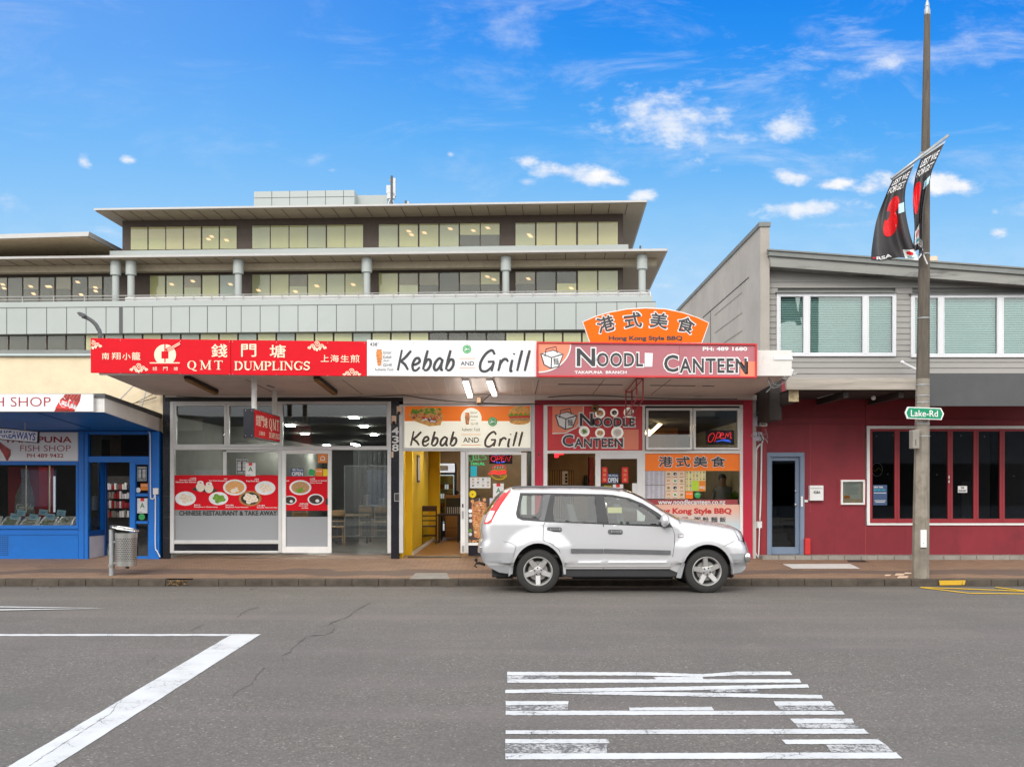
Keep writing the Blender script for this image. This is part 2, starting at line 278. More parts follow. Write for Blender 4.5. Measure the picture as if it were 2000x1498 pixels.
# ------------------------------------------------------------------ mesh builder
COL = sc.collection
class MB:
    def __init__(s): s.v = []; s.f = []; s.mi = []; s.ms = []
    def mid(s, m):
        if m not in s.ms: s.ms.append(m)
        return s.ms.index(m)
    def add(s, vs, fs, m):
        o = len(s.v); s.v += [Vector(v) for v in vs]; i = s.mid(m)
        for f in fs: s.f.append([o+k for k in f]); s.mi.append(i)
        return s
    def box(s, x0, x1, y0, y1, z0, z1, m):
        return s.hexa([(x0,y0,z0),(x1,y0,z0),(x1,y0,z1),(x0,y0,z1)], [(x0,y1,z0),(x1,y1,z0),(x1,y1,z1),(x0,y1,z1)], m)
    def hexa(s, a, b, m):                       # a: front loop, b: back loop
        n = len(a); fs = [list(range(n)), list(range(2*n-1, n-1, -1))]
        for i in range(n): j = (i+1) % n; fs.append([i, n+i, n+j, j])
        return s.add(list(a)+list(b), fs, m)
    def slab(s, sf, pts, th, m, l=0, d=(0,1,0), smooth=False):   # a traced outline on a plane, given thickness
        P = [sf(x, y, l) for x, y in pts]; n = len(P)
        T = tessellate_polygon([[Vector((x, y, 0)) for x, y in pts]])
        if th == 0: return s.add(P, [list(t) for t in T], m)
        B = [p + Vector(d)*th for p in P]
        fs = [list(t) for t in T] + [[n+k for k in reversed(t)] for t in T]
        for i in range(n): j = (i+1) % n; fs.append([i, n+i, n+j, j])
        return s.add(P+B, fs, m)
    def rect(s, sf, x0, y0, x1, y1, th, m, l=0, d=(0,1,0)):
        return s.slab(sf, [(x0,y1),(x1,y1),(x1,y0),(x0,y0)], th, m, l, d)
    def frame(s, sf, x0, y0, x1, y1, t, th, m, l=0, tb=None):
        tb = tb or t
        s.rect(sf, x0, y0, x1, y0+t, th, m, l); s.rect(sf, x0, y1-tb, x1, y1, th, m, l)
        s.rect(sf, x0, y0+t, x0+t, y1-tb, th, m, l); return s.rect(sf, x1-t, y0+t, x1, y1-tb, th, m, l)
    def ell(s, sf, cx, cy, rx, ry, th, m, l=0, n=24, rot=0, a0=0, a1=360):
        c, q = math.cos(R(rot)), math.sin(R(rot)); pts = []
        full = a1-a0 >= 360
        for i in range(n if full else n+1):
            a = R(a0+(a1-a0)*i/n); x, y = rx*math.cos(a), ry*math.sin(a); pts.append((cx+x*c-y*q, cy+x*q+y*c))
        return s.slab(sf, pts, th, m, l)
    def stroke(s, sf, pts, wd, m, l=0, closed=False):
        n = len(pts); L = []; Rr = []
        wf = wd if callable(wd) else (lambda t: wd)
        for i in range(n):
            a = pts[i-1] if (i > 0 or closed) else pts[i]; b = pts[(i+1) % n] if (i < n-1 or closed) else pts[i]
            tx, ty = b[0]-a[0], b[1]-a[1]; q = math.hypot(tx, ty) or 1; h = wf(i/max(1, n-1))/2
            L.append(sf(pts[i][0]-ty/q*h, pts[i][1]+tx/q*h, l)); Rr.append(sf(pts[i][0]+ty/q*h, pts[i][1]-tx/q*h, l))
        k = n if closed else n-1
        return s.add(L+Rr, [[i, (i+1) % n, n+(i+1) % n, n+i] for i in range(k)], m)
    def tube(s, pts, r, m, n=8, caps=True):
        pts = [Vector(p) for p in pts]; rs = r if isinstance(r, (list, tuple)) else [r]*len(pts)
        vs = []; fs = []; up = None
        for i, p in enumerate(pts):
            t = (pts[min(i+1, len(pts)-1)] - pts[max(i-1, 0)]).normalized()
            if up is None: up = t.orthogonal().normalized()
            a = (up - t*up.dot(t)).normalized(); up = a; b = t.cross(a)
            for k in range(n): q = 2*math.pi*k/n + math.pi/n; vs.append(p + (a*math.cos(q)+b*math.sin(q))*rs[i])
        for i in range(len(pts)-1):
            for k in range(n): fs.append([i*n+k, i*n+(k+1) % n, (i+1)*n+(k+1) % n, (i+1)*n+k])
        if caps: fs.append(list(range(n-1, -1, -1))); fs.append([(len(pts)-1)*n+k for k in range(n)])
        return s.add(vs, fs, m)
    def lathe(s, c, axis, prof, m, n=32):         # prof: (radius, offset along axis)
        ax = Vector(axis).normalized(); a = ax.orthogonal().normalized(); b = ax.cross(a); c = Vector(c); vs = []; fs = []
        for r, o in prof:
            for k in range(n): q = 2*math.pi*k/n; vs.append(c + ax*o + (a*math.cos(q)+b*math.sin(q))*max(r, 1e-4))
        for i in range(len(prof)-1):
            for k in range(n): fs.append([i*n+k, i*n+(k+1) % n, (i+1)*n+(k+1) % n, (i+1)*n+k])
        return s.add(vs, fs, m)
    def blob(s, c, r, m, n=8, sq=(1,1,1)):
        prof = [(math.sin(math.pi*i/n), -math.cos(math.pi*i/n)) for i in range(n+1)]; o = len(s.v); s.lathe((0,0,0), (0,0,1), prof, m, n*2)
        for i in range(o, len(s.v)): v = s.v[i]; s.v[i] = Vector((c[0]+v.x*r*sq[0], c[1]+v.y*r*sq[1], c[2]+v.z*r*sq[2]))
        return s
    def text(s, st, sf, x0, y0, x1, y1, m, l=0, bold=0.0, shear=0.0, sp=1.0):   # fitted to a box
        cjk = any(ord(c) > 0x2E80 for c in st) and bold > 0
        V, Fs = glyphs(st, 0.0 if cjk else bold, sp)
        if not V: return s
        if cjk:                                  # bold characters: the same outline laid again a little to each side
            e = bold*.75*(y1-y0); n = 10 if bold > .04 else 4
            for k in range(n):
                q = 2*math.pi*k/n; s.text(st, sf, x0+e+e*math.cos(q), y0+e+e*math.sin(q), x1-e+e*math.cos(q), y1-e+e*math.sin(q), m, l+.00012*k, 0, shear)
            return s
        a0 = min(v[0] for v in V); a1 = max(v[0] for v in V); b0 = min(v[1] for v in V); b1 = max(v[1] for v in V)
        H = max(1e-6, b1-b0); P = []
        for a, b in V:
            u = (a-a0)/max(1e-6, a1-a0); t = (b-b0)/H
            P.append(sf(x0+(x1-x0)*u + shear*(t-.5)*(y1-y0), y1+(y0-y1)*t, l))
        return s.add(P, Fs, m)
    def build(s, name, parent=None, smooth=False, bevel=0.0, label=None, cat=None, group=None, kind=None, auto=None, loc=None):
        if parent is None:
            if loc is None:
                xs = [v.x for v in s.v]; ys = [v.y for v in s.v]; zs = [v.z for v in s.v]
                loc = Vector(((min(xs)+max(xs))/2, (min(ys)+max(ys))/2, min(zs)))
            base = Vector(loc)
        else: base = Vector(parent['base'])
        me = bpy.data.meshes.new(name); me.from_pydata([v-base for v in s.v], [], s.f); me.validate(verbose=False)
        for q in s.ms: me.materials.append(MATS[q])
        if len(me.polygons) == len(s.mi): me.polygons.foreach_set('material_index', s.mi)
        if smooth: me.polygons.foreach_set('use_smooth', [True]*len(me.polygons))
        bm = bmesh.new(); bm.from_mesh(me)
        if smooth or bevel: bmesh.ops.remove_doubles(bm, verts=bm.verts, dist=1e-5)
        bmesh.ops.recalc_face_normals(bm, faces=bm.faces); bm.to_mesh(me); bm.free()
        if smooth and auto: me.set_sharp_from_angle(angle=R(auto))
        o = bpy.data.objects.new(name, me); COL.objects.link(o); o['base'] = list(base)
        if bevel: b = o.modifiers.new('bevel', 'BEVEL'); b.width = bevel; b.segments = 2; b.limit_method = 'ANGLE'; b.angle_limit = R(40)
        if parent is None: o.location = base
        else: o.parent = parent
        tag(o, label, cat, group, kind); return o
def tag(o, label=None, cat=None, group=None, kind=None):
    if label: o['label'] = label
    if cat: o['category'] = cat
    if group: o['group'] = group
    if kind: o['kind'] = kind
    return o
def thing(name, loc, label, cat, group=None):
    o = bpy.data.objects.new(name, None); COL.objects.link(o); o.location = loc; o['base'] = list(loc); o.empty_display_size = .2
    return tag(o, label, cat, group)
def kids(o): return [c for c in bpy.data.objects if c.parent == o]
def dup(o, loc, label=None, group=None, rz=None):
    c = o.copy(); COL.objects.link(c); c.location = loc
    if rz is not None: c.rotation_euler = (0, 0, rz)
    if label: c['label'] = label
    if group: c['group'] = group
    for k in kids(o):
        k2 = k.copy(); COL.objects.link(k2); k2.parent = c
        for g in kids(k): g2 = g.copy(); COL.objects.link(g2); g2.parent = k2
    return c
GC = {}
def glyphs(st, bold=0.0, sp=1.0):
    key = (st, bold, sp)
    if key in GC: return GC[key]
    cu = bpy.data.curves.new('t', 'FONT'); cu.body = st; cu.size = 1; cu.offset = bold; cu.space_character = sp; cu.resolution_u = 3
    cu.fill_mode = 'FRONT'; ob = bpy.data.objects.new('t', cu); COL.objects.link(ob)
    dg = bpy.context.evaluated_depsgraph_get(); me = bpy.data.meshes.new_from_object(ob.evaluated_get(dg))
    V = [(v.co.x, v.co.y) for v in me.vertices]; Fs = [list(p.vertices) for p in me.polygons]
    bpy.data.objects.remove(ob); bpy.data.curves.remove(cu); bpy.data.meshes.remove(me)
    GC[key] = (V, Fs); return V, Fs
def arc(cx, cy, rx, ry, a0, a1, n=12): return [(cx+rx*math.cos(R(a0+(a1-a0)*i/n)), cy+ry*math.sin(R(a0+(a1-a0)*i/n))) for i in range(n+1)]
def crv(*p, n=6):                       # smooth line through points
    P = [Vector((a, b)) for a, b in p]; out = []
    for i in range(len(P)-1):
        p0 = P[max(0, i-1)]; p1 = P[i]; p2 = P[i+1]; p3 = P[min(len(P)-1, i+2)]
        for k in range(n):
            t = k/n; v = .5*((2*p1)+(p2-p0)*t+(2*p0-5*p1+4*p2-p3)*t*t+(3*p1-p0-3*p2+p3)*t**3); out.append((v.x, v.y))
    out.append((P[-1].x, P[-1].y)); return out
# ------------------------------------------------------------------ ground, road, kerb, footpath
def struct(mb, name, **k): return mb.build(name, kind='structure', **k)
b = MB(); b.add([(-900,-900,-.6),(900,-900,-.6),(900,1500,-.6),(-900,1500,-.6)], [(0,1,2,3)], 'concrete'); struct(b, 'ground')
ys = [-3+.25*i for i in range(0, 80)] + [YK+.02]
ys = [y for y in ys if y < YK] + [YK+.02]
b = MB(); vs = []; fs = []
for y in ys: vs += [(-120, y, zroad(y)), (120, y, zroad(y))]
for i in range(len(ys)-1): fs.append((2*i, 2*i+1, 2*i+3, 2*i+2))
b.add(vs, fs, 'asphalt'); struct(b, 'road', smooth=True)
b = MB(); b.box(-120,120,-9,-3,-.5,zroad(-3)+.13,'concrete'); struct(b, 'far_footpath')
b = MB()
b.add([(-120,YK+.15,.034),(120,YK+.15,.034),(120,YB+.6,zfoot(YB+.6)),(-120,YB+.6,zfoot(YB+.6))], [(0,1,2,3)], 'clay_pavers')
b.add([(-120,YB+.6,.16),(120,YB+.6,.16),(120,400,.16),(-120,400,.16)], [(0,1,2,3)], 'concrete'); struct(b, 'footpath')
b = MB(); x = -26.0; rk = random.Random(3)
while x < 26:
    wd = .465; j = rk.uniform(-.004, .004)
    if not (x < (346-CX)/111.9 < x+wd-.1):
        b.hexa([(x+.005,YK-.01+j,-.2),(x+wd-.005,YK-.01+j,-.2),(x+wd-.005,YK+j,.02),(x+wd-.005,YK+.02,.034+j),(x+.005,YK+.02,.034+j),(x+.005,YK+j,.02)],
               [(x+.005,YK+.15,-.2),(x+wd-.005,YK+.15,-.2),(x+wd-.005,YK+.15,.036),(x+wd-.005,YK+.149,.037),(x+.005,YK+.149,.037),(x+.005,YK+.15,.036)], 'kerb')
    else: b.box(x+.005, x+wd-.005, YK+.02, YK+.15, -.2, -.03, 'kerb')
    x += wd
b.box(-26,26,YK+.03,YK+.149,-.3,.012,'kerb'); struct(b, 'kerb')
Z8 = lambda p: [(900+x/1.8182, 1100+y/1.8182) for x, y in p]
Z7 = lambda p: [(x/2, 1100+y/2) for x, y in p]
def rough(pts, seg=5, j=.5):            # ragged painted edge
    out = []; rr = random.Random(len(pts)*7+int(pts[0][0]))
    for i, a in enumerate(pts):
        c = pts[(i+1) % len(pts)]; n = max(1, int(math.hypot(c[0]-a[0], c[1]-a[1])/seg))
        for k in range(n): out.append((a[0]+(c[0]-a[0])*k/n + rr.uniform(-j, j), a[1]+(c[1]-a[1])*k/n + rr.uniform(-j, j)*.6))
    return out
b = MB()
bars = [[(165,386),(640,387),(860,394),(980,385),(1168,385),(1178,397),(985,398),(858,404),(640,399),(165,398)], [(684,404),(858,404),(862,412),(694,412)],
        [(165,412),(1203,412),(1210,424),(165,425)], [(158,450),(800,438),(1232,430),(1237,442),(780,452),(560,455),(158,462)], [(560,456),(800,459),(1280,468),(1287,481),(880,474),(300,463)],
        [(160,490),(383,490),(381,502),(160,505)], [(160,524),(1355,525),(1365,538),(160,540)], [(597,513),(890,510),(900,523),(600,523)], [(1112,491),(1313,490),(1328,506),(1120,506)],
        [(1167,552),(1390,552),(1397,567),(1185,569)], [(160,594),(1430,588),(1450,606),(160,607)], [(158,625),(520,625),(530,640),(158,640)],
        [(1140,627),(1480,625),(1505,642),(1155,643)], [(158,676),(1545,672),(1568,694),(158,697)]]
for p in bars: b.slab(road_s, rough(Z8(p)), 0, 'road_white', .004)
for p in [[(165,399),(347,399),(347,411),(165,411)], [(880,449),(1050,446),(1062,459),(890,458)], [(160,506),(380,504),(381,522),(160,523)], [(1123,507),(1322,507),(1336,523),(1137,523)],
          [(1187,570),(1398,568),(1418,586),(1202,587)], [(158,642),(520,642),(520,674),(158,675)], [(1297,645),(1507,643),(1535,670),(1315,671)]]:
    b.slab(road_s, rough(Z8(p)), 0, 'road_white_worn', .004)
struct(b, 'road_marking')
b = MB()
b.slab(road_s, rough(Z7([(-1500,277),(905,277),(890,284),(-1500,285)]), 12), 0, 'road_white', .004)
b.slab(road_s, rough(Z7([(906,277),(1020,277),(79,880),(-112,880)]), 12), 0, 'road_white', .004); struct(b, 'road_marking')
b = MB(); b.slab(road_s, Z7([(-900,160),(0,170),(415,177),(0,174),(-900,170)]), 0, 'road_white', .009); b.slab(road_s, Z7([(-900,188),(0,181),(415,178),(0,186),(-900,198)]), 0, 'road_white', .009); struct(b, 'road_marking')
b = MB()
for i, p in enumerate([[(1797,1147.5),(1893,1159),(2100,1161.5)], [(1799,1147.5),(2100,1159)], [(1944,1147.5),(2100,1166)]]): b.stroke(road_s, [(p[a][0]+(p[a+1][0]-p[a][0])*t/12, p[a][1]+(p[a+1][1]-p[a][1])*t/12) for a in range(len(p)-1) for t in range(13 if a == len(p)-2 else 12)], 1.6, 'road_yellow', .008+.001*i)
struct(b, 'road_marking')
b = MB(); b.slab(at(YK-.013), [(1834,1133.5),(1886,1133),(1884,1142),(1836,1142.5)], .02, 'kerb_yellow'); struct(b, 'kerb_marking')
b = MB(); rr = random.Random(5)
for li, (zz, pts) in enumerate([(Z7, [(1450,153),(1390,185),(1355,212),(1282,238),(1308,243),(1300,268),(1270,280),(1200,285),(1150,325),(1130,350),(1100,360),(1108,390)]), (Z7, [(1033,410),(1000,440),(985,470),(930,500),(905,530)]),
            (Z7, [(1010,172),(960,185),(918,217)]), (Z7, [(460,545),(430,590),(350,640),(240,710),(110,796)]), (Z7, [(795,240),(740,266)]), (Z7, [(615,360),(585,385)])]):
    P = zz(pts); Q = []
    for i in range(len(P)-1):
        n = max(2, int(math.dist(P[i], P[i+1])/3))
        for k in range(n): Q.append((P[i][0]+(P[i+1][0]-P[i][0])*k/n+rr.uniform(-1.6,1.6), P[i][1]+(P[i+1][1]-P[i][1])*k/n+rr.uniform(-.8,.8)))
    b.stroke(road_s, Q, lambda t: .22+.5*abs(math.sin(t*23+li)), 'crack', .006)
struct(b, 'road_crack')
b = MB(); b.slab(foot_s, [(800,1131),(878,1131),(873,1119),(812,1119)], 0, 'concrete', .004); b.build('inspection_cover', label='grey concrete inspection cover set in the brick footpath left of the silver car', cat='cover')
b = MB(); b.slab(foot_s, [(1548,1110.5),(1680,1110.5),(1660,1101),(1528,1101.5)], 0, 'white_paint', .004); struct(b, 'footpath_patch')
b = MB(); b.slab(foot_s, [(1658,1097.5),(1696,1097.5),(1688,1094),(1653,1094)], 0, 'dark', .004); b.build('drain_grate', label='small dark drain grate in the footpath before the crimson wall', cat='grate')
b = MB()
for k, (x0, x1, y0, y1) in enumerate([(1727,1738,1122,1125), (1747,1765,1120,1124), (1752,1772,1125,1129), (1765,1785,1118,1121)]): b.slab(foot_s, [(x0+3,y0),(x1+3,y0),(x1,y1),(x0,y1)], 0, 'paper_peach', .004)
struct(b, 'footpath_patch')
b = MB(); x = (1490-CX)*YB/F-.05                      # tiled threshold under the crimson front
while x < 14:
    b.box(x+.004, x+.33, 19.75, 20.15, .1, .245+random.uniform(-.002,.002), 'concrete'); x += .335
struct(b, 'threshold_step', bevel=.006)
b = MB(); rr = random.Random(9)
for k in range(60):
    c = W(346+rr.uniform(-18,18), 1137+rr.uniform(-4,5), YK+rr.uniform(-.06,.05)); a = rr.uniform(0, 6); d = Vector((math.cos(a), math.sin(a)*.4, rr.uniform(-.4,.4)))*rr.uniform(.015,.06); e = Vector((-d.y, d.x, .02))
    b.add([c-d, c+e*.4, c+d, c-e*.4], [(0,1,2,3)], 'leaf')
for k in range(14):
    y = 1147; c = road_s(rr.uniform(20,900), rr.uniform(1146.5,1152)); b.add([c+Vector((0,0,.006)), c+Vector((.05,0,.02)), c+Vector((.04,.03,.008))], [(0,1,2)], 'leaf')
b.build('leaf_litter', kind='stuff', label='dry brown leaves caught in the broken kerb inlet', cat='leaves')

# ------------------------------------------------------------------ the shop row
A = at(YB)
BW = thing('shop_building', (0, YB, .17), 'low shop block of three glazed shopfronts under one long flat white awning', 'building')
XL = -7.24; XR = 4.98
def rooms():
    b = MB(); xl, xr = W(322,0,YB).x, W(1478,0,YB).x
    xk, xn = W(776,0,YB).x, W(1052,0,YB).x
    # partitions, back wall, roof, floors
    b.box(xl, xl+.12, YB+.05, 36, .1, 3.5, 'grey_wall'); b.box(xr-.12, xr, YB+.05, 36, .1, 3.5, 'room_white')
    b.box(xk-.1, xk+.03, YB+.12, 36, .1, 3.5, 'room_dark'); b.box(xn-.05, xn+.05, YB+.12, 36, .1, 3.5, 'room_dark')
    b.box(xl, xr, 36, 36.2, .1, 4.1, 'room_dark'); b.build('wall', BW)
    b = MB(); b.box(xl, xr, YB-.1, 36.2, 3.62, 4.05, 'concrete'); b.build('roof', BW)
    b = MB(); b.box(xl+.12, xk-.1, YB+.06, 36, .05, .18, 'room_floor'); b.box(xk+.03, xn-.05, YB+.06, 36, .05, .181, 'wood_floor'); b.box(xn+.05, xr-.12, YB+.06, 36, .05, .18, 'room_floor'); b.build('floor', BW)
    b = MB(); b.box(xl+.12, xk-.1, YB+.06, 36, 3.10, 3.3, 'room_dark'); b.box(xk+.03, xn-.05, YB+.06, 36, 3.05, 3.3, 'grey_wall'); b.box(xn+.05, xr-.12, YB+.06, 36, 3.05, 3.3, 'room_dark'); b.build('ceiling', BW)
    b = MB(); b.box(xl+.12, W(545,0,23.5).x, 23.5, 23.62, .18, 3.1, 'grey_wall')                       # pale partition in the first shop
    b.box(W(648,0,26).x, W(700,0,26).x, 26, 26.1, .18, 2.6, 'dark'); b.build('partition', BW)
    b = MB(); xw = xk+.03                                                                               # yellow wall of the middle shop
    b.box(xw, xw+.05, YB+.15, 28.6, .18, 3.05, 'yellow_wall'); b.box(xw+.05, xw+.19, 20.75, 20.95, .18, 3.05, 'yellow_wall')
    b.box(xw+.05, xw+.35, 26.6, 26.9, .18, 3.05, 'yellow_wall'); b.box(xw+.05, 1.4, 29.2, 29.3, .18, 3.05, 'light_wood'); b.box(xw+.05, 1.3, 25.0, 25.2, 2.62, 3.05, 'yellow_wall')
    b.box(xw+.19, xw+.21, 20.75, 28.6, .18, .26, 'white'); b.build('yellow_wall', BW)
    b = MB(); b.box(xn+.05, xr-.12, 26.5, 26.6, .18, 3.05, 'light_wood'); b.box(xn+.05, W(1121,0,24).x, 24, 24.1, .18, W(0,918,24).z, 'room_dark')
    b.build('inner_wall', BW)
    b = MB()
    for k in range(11): x0 = W(1070.5+k*4.7,0,23.9).x; b.box(x0, x0+.035, 23.9, 23.99, .2, W(0,919,23.9).z, 'slat_wood')
    b.build('slat_screen', BW)
rooms()
def awning():
    b = MB(); yf = 17.24; q = lambda X, Y, dz: (X, Y, zsof(Y)+dz)
    b.hexa([q(XL,yf,0), q(XR,yf,0), q(XR,yf,.06), q(XL,yf,.06)], [q(XL,YB-.02,0), q(XR,YB-.02,0), q(XR,YB-.02,.06), q(XL,YB-.02,.06)], 'soffit')
    b.build('soffit', BW)
    b = MB()
    for px in (480, 668, 1052, 1180, 1310): 
        pts = [sof_s(px, 741, -.002), sof_s(px+(CX-px)*.12, 770, -.002)]; b.tube(pts, .006, 'dark', 4)
    for (p, q_) in [((1090,750),(1216,751)), ((1270,752),(1358,753)), ((1372,753),(1395,754))]: b.tube([sof_s(*p,-.004), sof_s(*q_,-.004)], .009, 'dark', 4)
    b.build('soffit_joint', BW)
    b = MB(); b.hexa([(XL,17.16,3.62),(XR,17.16,3.60),(XR,17.16,4.05),(XL,17.16,4.08)], [(XL,17.24,3.62),(XR,17.24,3.60),(XR,17.24,4.05),(XL,17.24,4.08)], 'white_paint')
    b.box(XR-.32, XR+.01, 17.14, 17.158, 3.88, 3.93, 'white'); b.build('fascia', BW)
    b = MB(); b.hexa([(XL,17.25,3.78),(XR,17.25,3.76),(XR,17.25,3.80),(XL,17.25,3.82)], [(XL,YB,3.64),(XR,YB,3.64),(XR,YB,3.67),(XL,YB,3.67)], 'galv'); b.build('awning_roof', BW)
    b = MB(); b.rect(at(YB-.03), 322, 771.5, 787, 776, .1, 'white_paint'); b.rect(at(YB-.03), 787.5, 771.5, 1046, 789, .12, 'soffit'); b.rect(at(YB-.03), 1046.5, 771.5, 1478, 781, .12, 'soffit'); b.build('wall_plate', BW)
    b = MB(); b.rect(at(YB-.01), 322, 776.5, 787, 784, .15, 'black'); b.build('lintel', BW)
    b = MB(); b.rect(at(YB-.035), 1044.5, 781.5, 1452, 790.5, .15, 'crimson_wall'); b.build('lintel', BW)
awning()
b = MB(); b.rect(A, 318, 770, 332, 1092, .25, 'black_tile')
for y in (831, 875, 922, 968, 1010, 1050): b.rect(at(YB-.003), 318, y, 332, y+.8, .01, 'dark')
b.build('pier', BW)
b = MB(); b.rect(A, 763.8, 776, 779.5, 1092, .25, 'black_tile'); b.build('pier', BW)
b = MB(); b.rect(at(YB-.02), 1044.8, 790, 1061, 1092, .25, 'crimson_bright'); b.rect(at(YB-.024), 1050, 883, 1054.5, 893, .01, 'maroon'); b.rect(at(YB-.03), 1051.5, 885, 1053, 890, .01, 'black'); b.build('pier', BW)
b = MB(); b.rect(at(YB-.02), 1451.5, 776, 1470, 1092, .25, 'crimson_bright'); b.build('pier', BW)
def win(x0, y0, x1, y1, fr=3.5, D=YB, g='shop_glass', m='aluminium', name='window', parent=None, gd=.05, th=.07, gb=None):
    f = MB(); f.frame(at(D), x0, y0, x1, y1, fr, th, m, tb=gb); fo = f.build(name, parent or BW, bevel=.004)
    p = MB(); p.rect(at(D+gd), x0+fr, y0+fr, x1-fr, y1-(gb or fr), .006, g)
    if parent is None: p.build('pane', fo)
    return fo
# first shopfront
b = MB(); b.rect(at(YB-.01), 332, 784, 339.5, 1080, .12, 'aluminium'); b.rect(at(YB-.01), 543.4, 784, 550.5, 1079, .12, 'aluminium'); b.rect(at(YB-.01), 756.5, 784, 763.5, 1080, .12, 'aluminium')
b.rect(at(YB-.012), 339.5, 784, 756.5, 788, .1, 'aluminium'); b.rect(at(YB-.012), 339.5, 872.5, 756.5, 878.5, .1, 'aluminium')
b.rect(at(YB-.014), 339.5, 1055.3, 543.4, 1062, .1, 'aluminium'); b.rect(at(YB-.012), 339.5, 1075.5, 543.4, 1080, .1, 'aluminium'); b.rect(at(YB+.03), 435.5, 882, 442, 928, .04, 'aluminium'); b.rect(at(YB+.03), 442, 879, 543, 883, .04, 'aluminium')
b.build('shopfront_frame', BW, bevel=.004)
b = MB(); b.rect(at(YB+.02), 339.5, 1062, 543.4, 1076, .1, 'black_tile'); b.build('stall_riser', BW)
win(340, 788.2, 442.2, 872.3, 4.5); win(443, 788.2, 543.2, 872.3, 4.5)
win(550.8, 788.2, 756.3, 872.3, 1.2)
b = MB(); b.rect(at(YB+.05), 339.5, 878.5, 543.4, 1055.3, .006, 'shop_glass'); b.rect(at(YB+.044), 339.5, 1007, 543.4, 1055.3, .003, 'frost'); b.rect(at(YB+.0445), 339.5, 996.2, 543.4, 1007, .003, 'film_mid'); b.build('shop_window', BW)
dr = MB(); dr.frame(at(YB-.03), 551, 879, 647, 1079.5, 7, .05, 'alu_white', tb=12); dr = dr.build('door', BW, bevel=.004); dr['label'] = 'sliding glass door with a white aluminium frame and red food band'
b = MB(); b.rect(at(YB+.01), 555, 884, 641, 1068, .006, 'shop_glass'); b.rect(at(YB+.004), 555, 1009, 641, 1068, .003, 'frost'); b.build('pane', dr)
b = MB(); b.rect(at(YB-.045), 635.8, 973, 640, 985, .02, 'black'); b.build('handle', dr)
b = MB(); b.rect(at(YB+.05), 648, 878.5, 756.5, 1079, .006, 'shop_glass'); b.build('shop_window', BW)
# middle shopfront
b = MB(); b.rect(at(YB-.01), 779.6, 790, 787.3, 1080, .14, 'aluminium'); b.rect(at(YB-.01), 1038.3, 789, 1044.6, 1080, .12, 'aluminium'); b.rect(at(YB-.015), 787.3, 876.8, 1038.3, 881, .12, 'aluminium')
b.rect(at(YB-.02), 909.2, 881, 914.6, 1080, .12, 'aluminium'); b.rect(at(YB-.01), 914.6, 1060, 1038.3, 1065, .12, 'alu_white'); b.rect(at(YB-.0), 1018, 884, 1028.5, 1060, .05, 'alu_white'); b.rect(at(YB+.0), 914.6, 881, 1018, 888, .05, 'alu_white')
b.build('shopfront_frame', BW, bevel=.004)
b = MB(); b.rect(at(YB+.02), 914.6, 1065, 1038.3, 1085, .1, 'black_tile'); b.build('stall_riser', BW)
b = MB(); b.rect(at(YB+.06), 914.6, 881, 1038.3, 1060, .006, 'shop_glass'); b.build('shop_window', BW)
b = MB(); b.rect(at(YB+.01), 899.5, 881, 909, 1080, .3, 'alu_white'); dr = b.build('door', BW, bevel=.004); dr['label'] = 'white aluminium sliding door pushed open'
b = MB(); b.rect(at(YB-.005), 902.5, 984, 905, 991, .02, 'black'); b.rect(at(YB-.005), 902, 998, 905.5, 1013, .02, 'steel'); b.rect(at(YB-.01), 902.5, 1065, 906, 1078, .02, 'steel'); b.build('handle', dr)
b = MB(); b.box(W(795,0,YB).x, W(900,0,YB).x, YB+.15, YB+.7, .178, .195, 'dark'); b.build('doormat', label='dark doormat inside the open doorway of the middle shop', cat='doormat')
# third shopfront
b = MB(); b.rect(at(YB-.01), 1061.2, 790.5, 1069.3, 1080, .12, 'alu_white'); b.rect(at(YB-.01), 1254.8, 790.5, 1260, 1080, .12, 'alu_white'); b.rect(at(YB-.01), 1445.5, 790.5, 1451.4, 1080, .12, 'alu_white')
b.rect(at(YB-.012), 1069.3, 789, 1445.5, 792.8, .1, 'alu_white'); b.rect(at(YB-.012), 1069.3, 879.8, 1445.5, 885.6, .1, 'alu_white'); b.rect(at(YB-.012), 1260, 1056, 1445.5, 1061, .1, 'alu_white'); b.build('shopfront_frame', BW, bevel=.004)
b = MB(); b.rect(at(YB+.02), 1260, 1061, 1445.5, 1085, .1, 'crimson_wall'); b.build('stall_riser', BW)
f = MB(); sfA = lambda x, y, l=0: W(x, y, YB-.02-max(0,(y-797)/80*.10)-l)
f.frame(sfA, 1262, 797, 1352.5, 878.5, 4.5, .04, 'alu_white'); fo = f.build('window', BW, bevel=.003); fo['label'] = 'top hung sash pushed slightly open'
p = MB(); p.rect(sfA, 1266.5, 801.5, 1348, 874, .006, 'shop_glass', -.02); p.build('pane', fo)
win(1354.5, 797, 1445.3, 878.5, 4.5, m='alu_white', D=YB-.02)
b = MB(); b.frame(at(YB-.02), 1163, 885.8, 1254.6, 1080, 10, .06, 'alu_white'); dr = b.build('door', BW, bevel=.004); dr['label'] = 'white framed glass door leaf slid to one side of the open entrance'
b = MB(); b.rect(at(YB+.01), 1173, 895, 1246, 1070, .006, 'shop_glass'); b.build('pane', dr)
b = MB(); b.rect(at(YB+.05), 1260, 885.6, 1445.5, 1056, .006, 'shop_glass'); b.build('shop_window', BW)
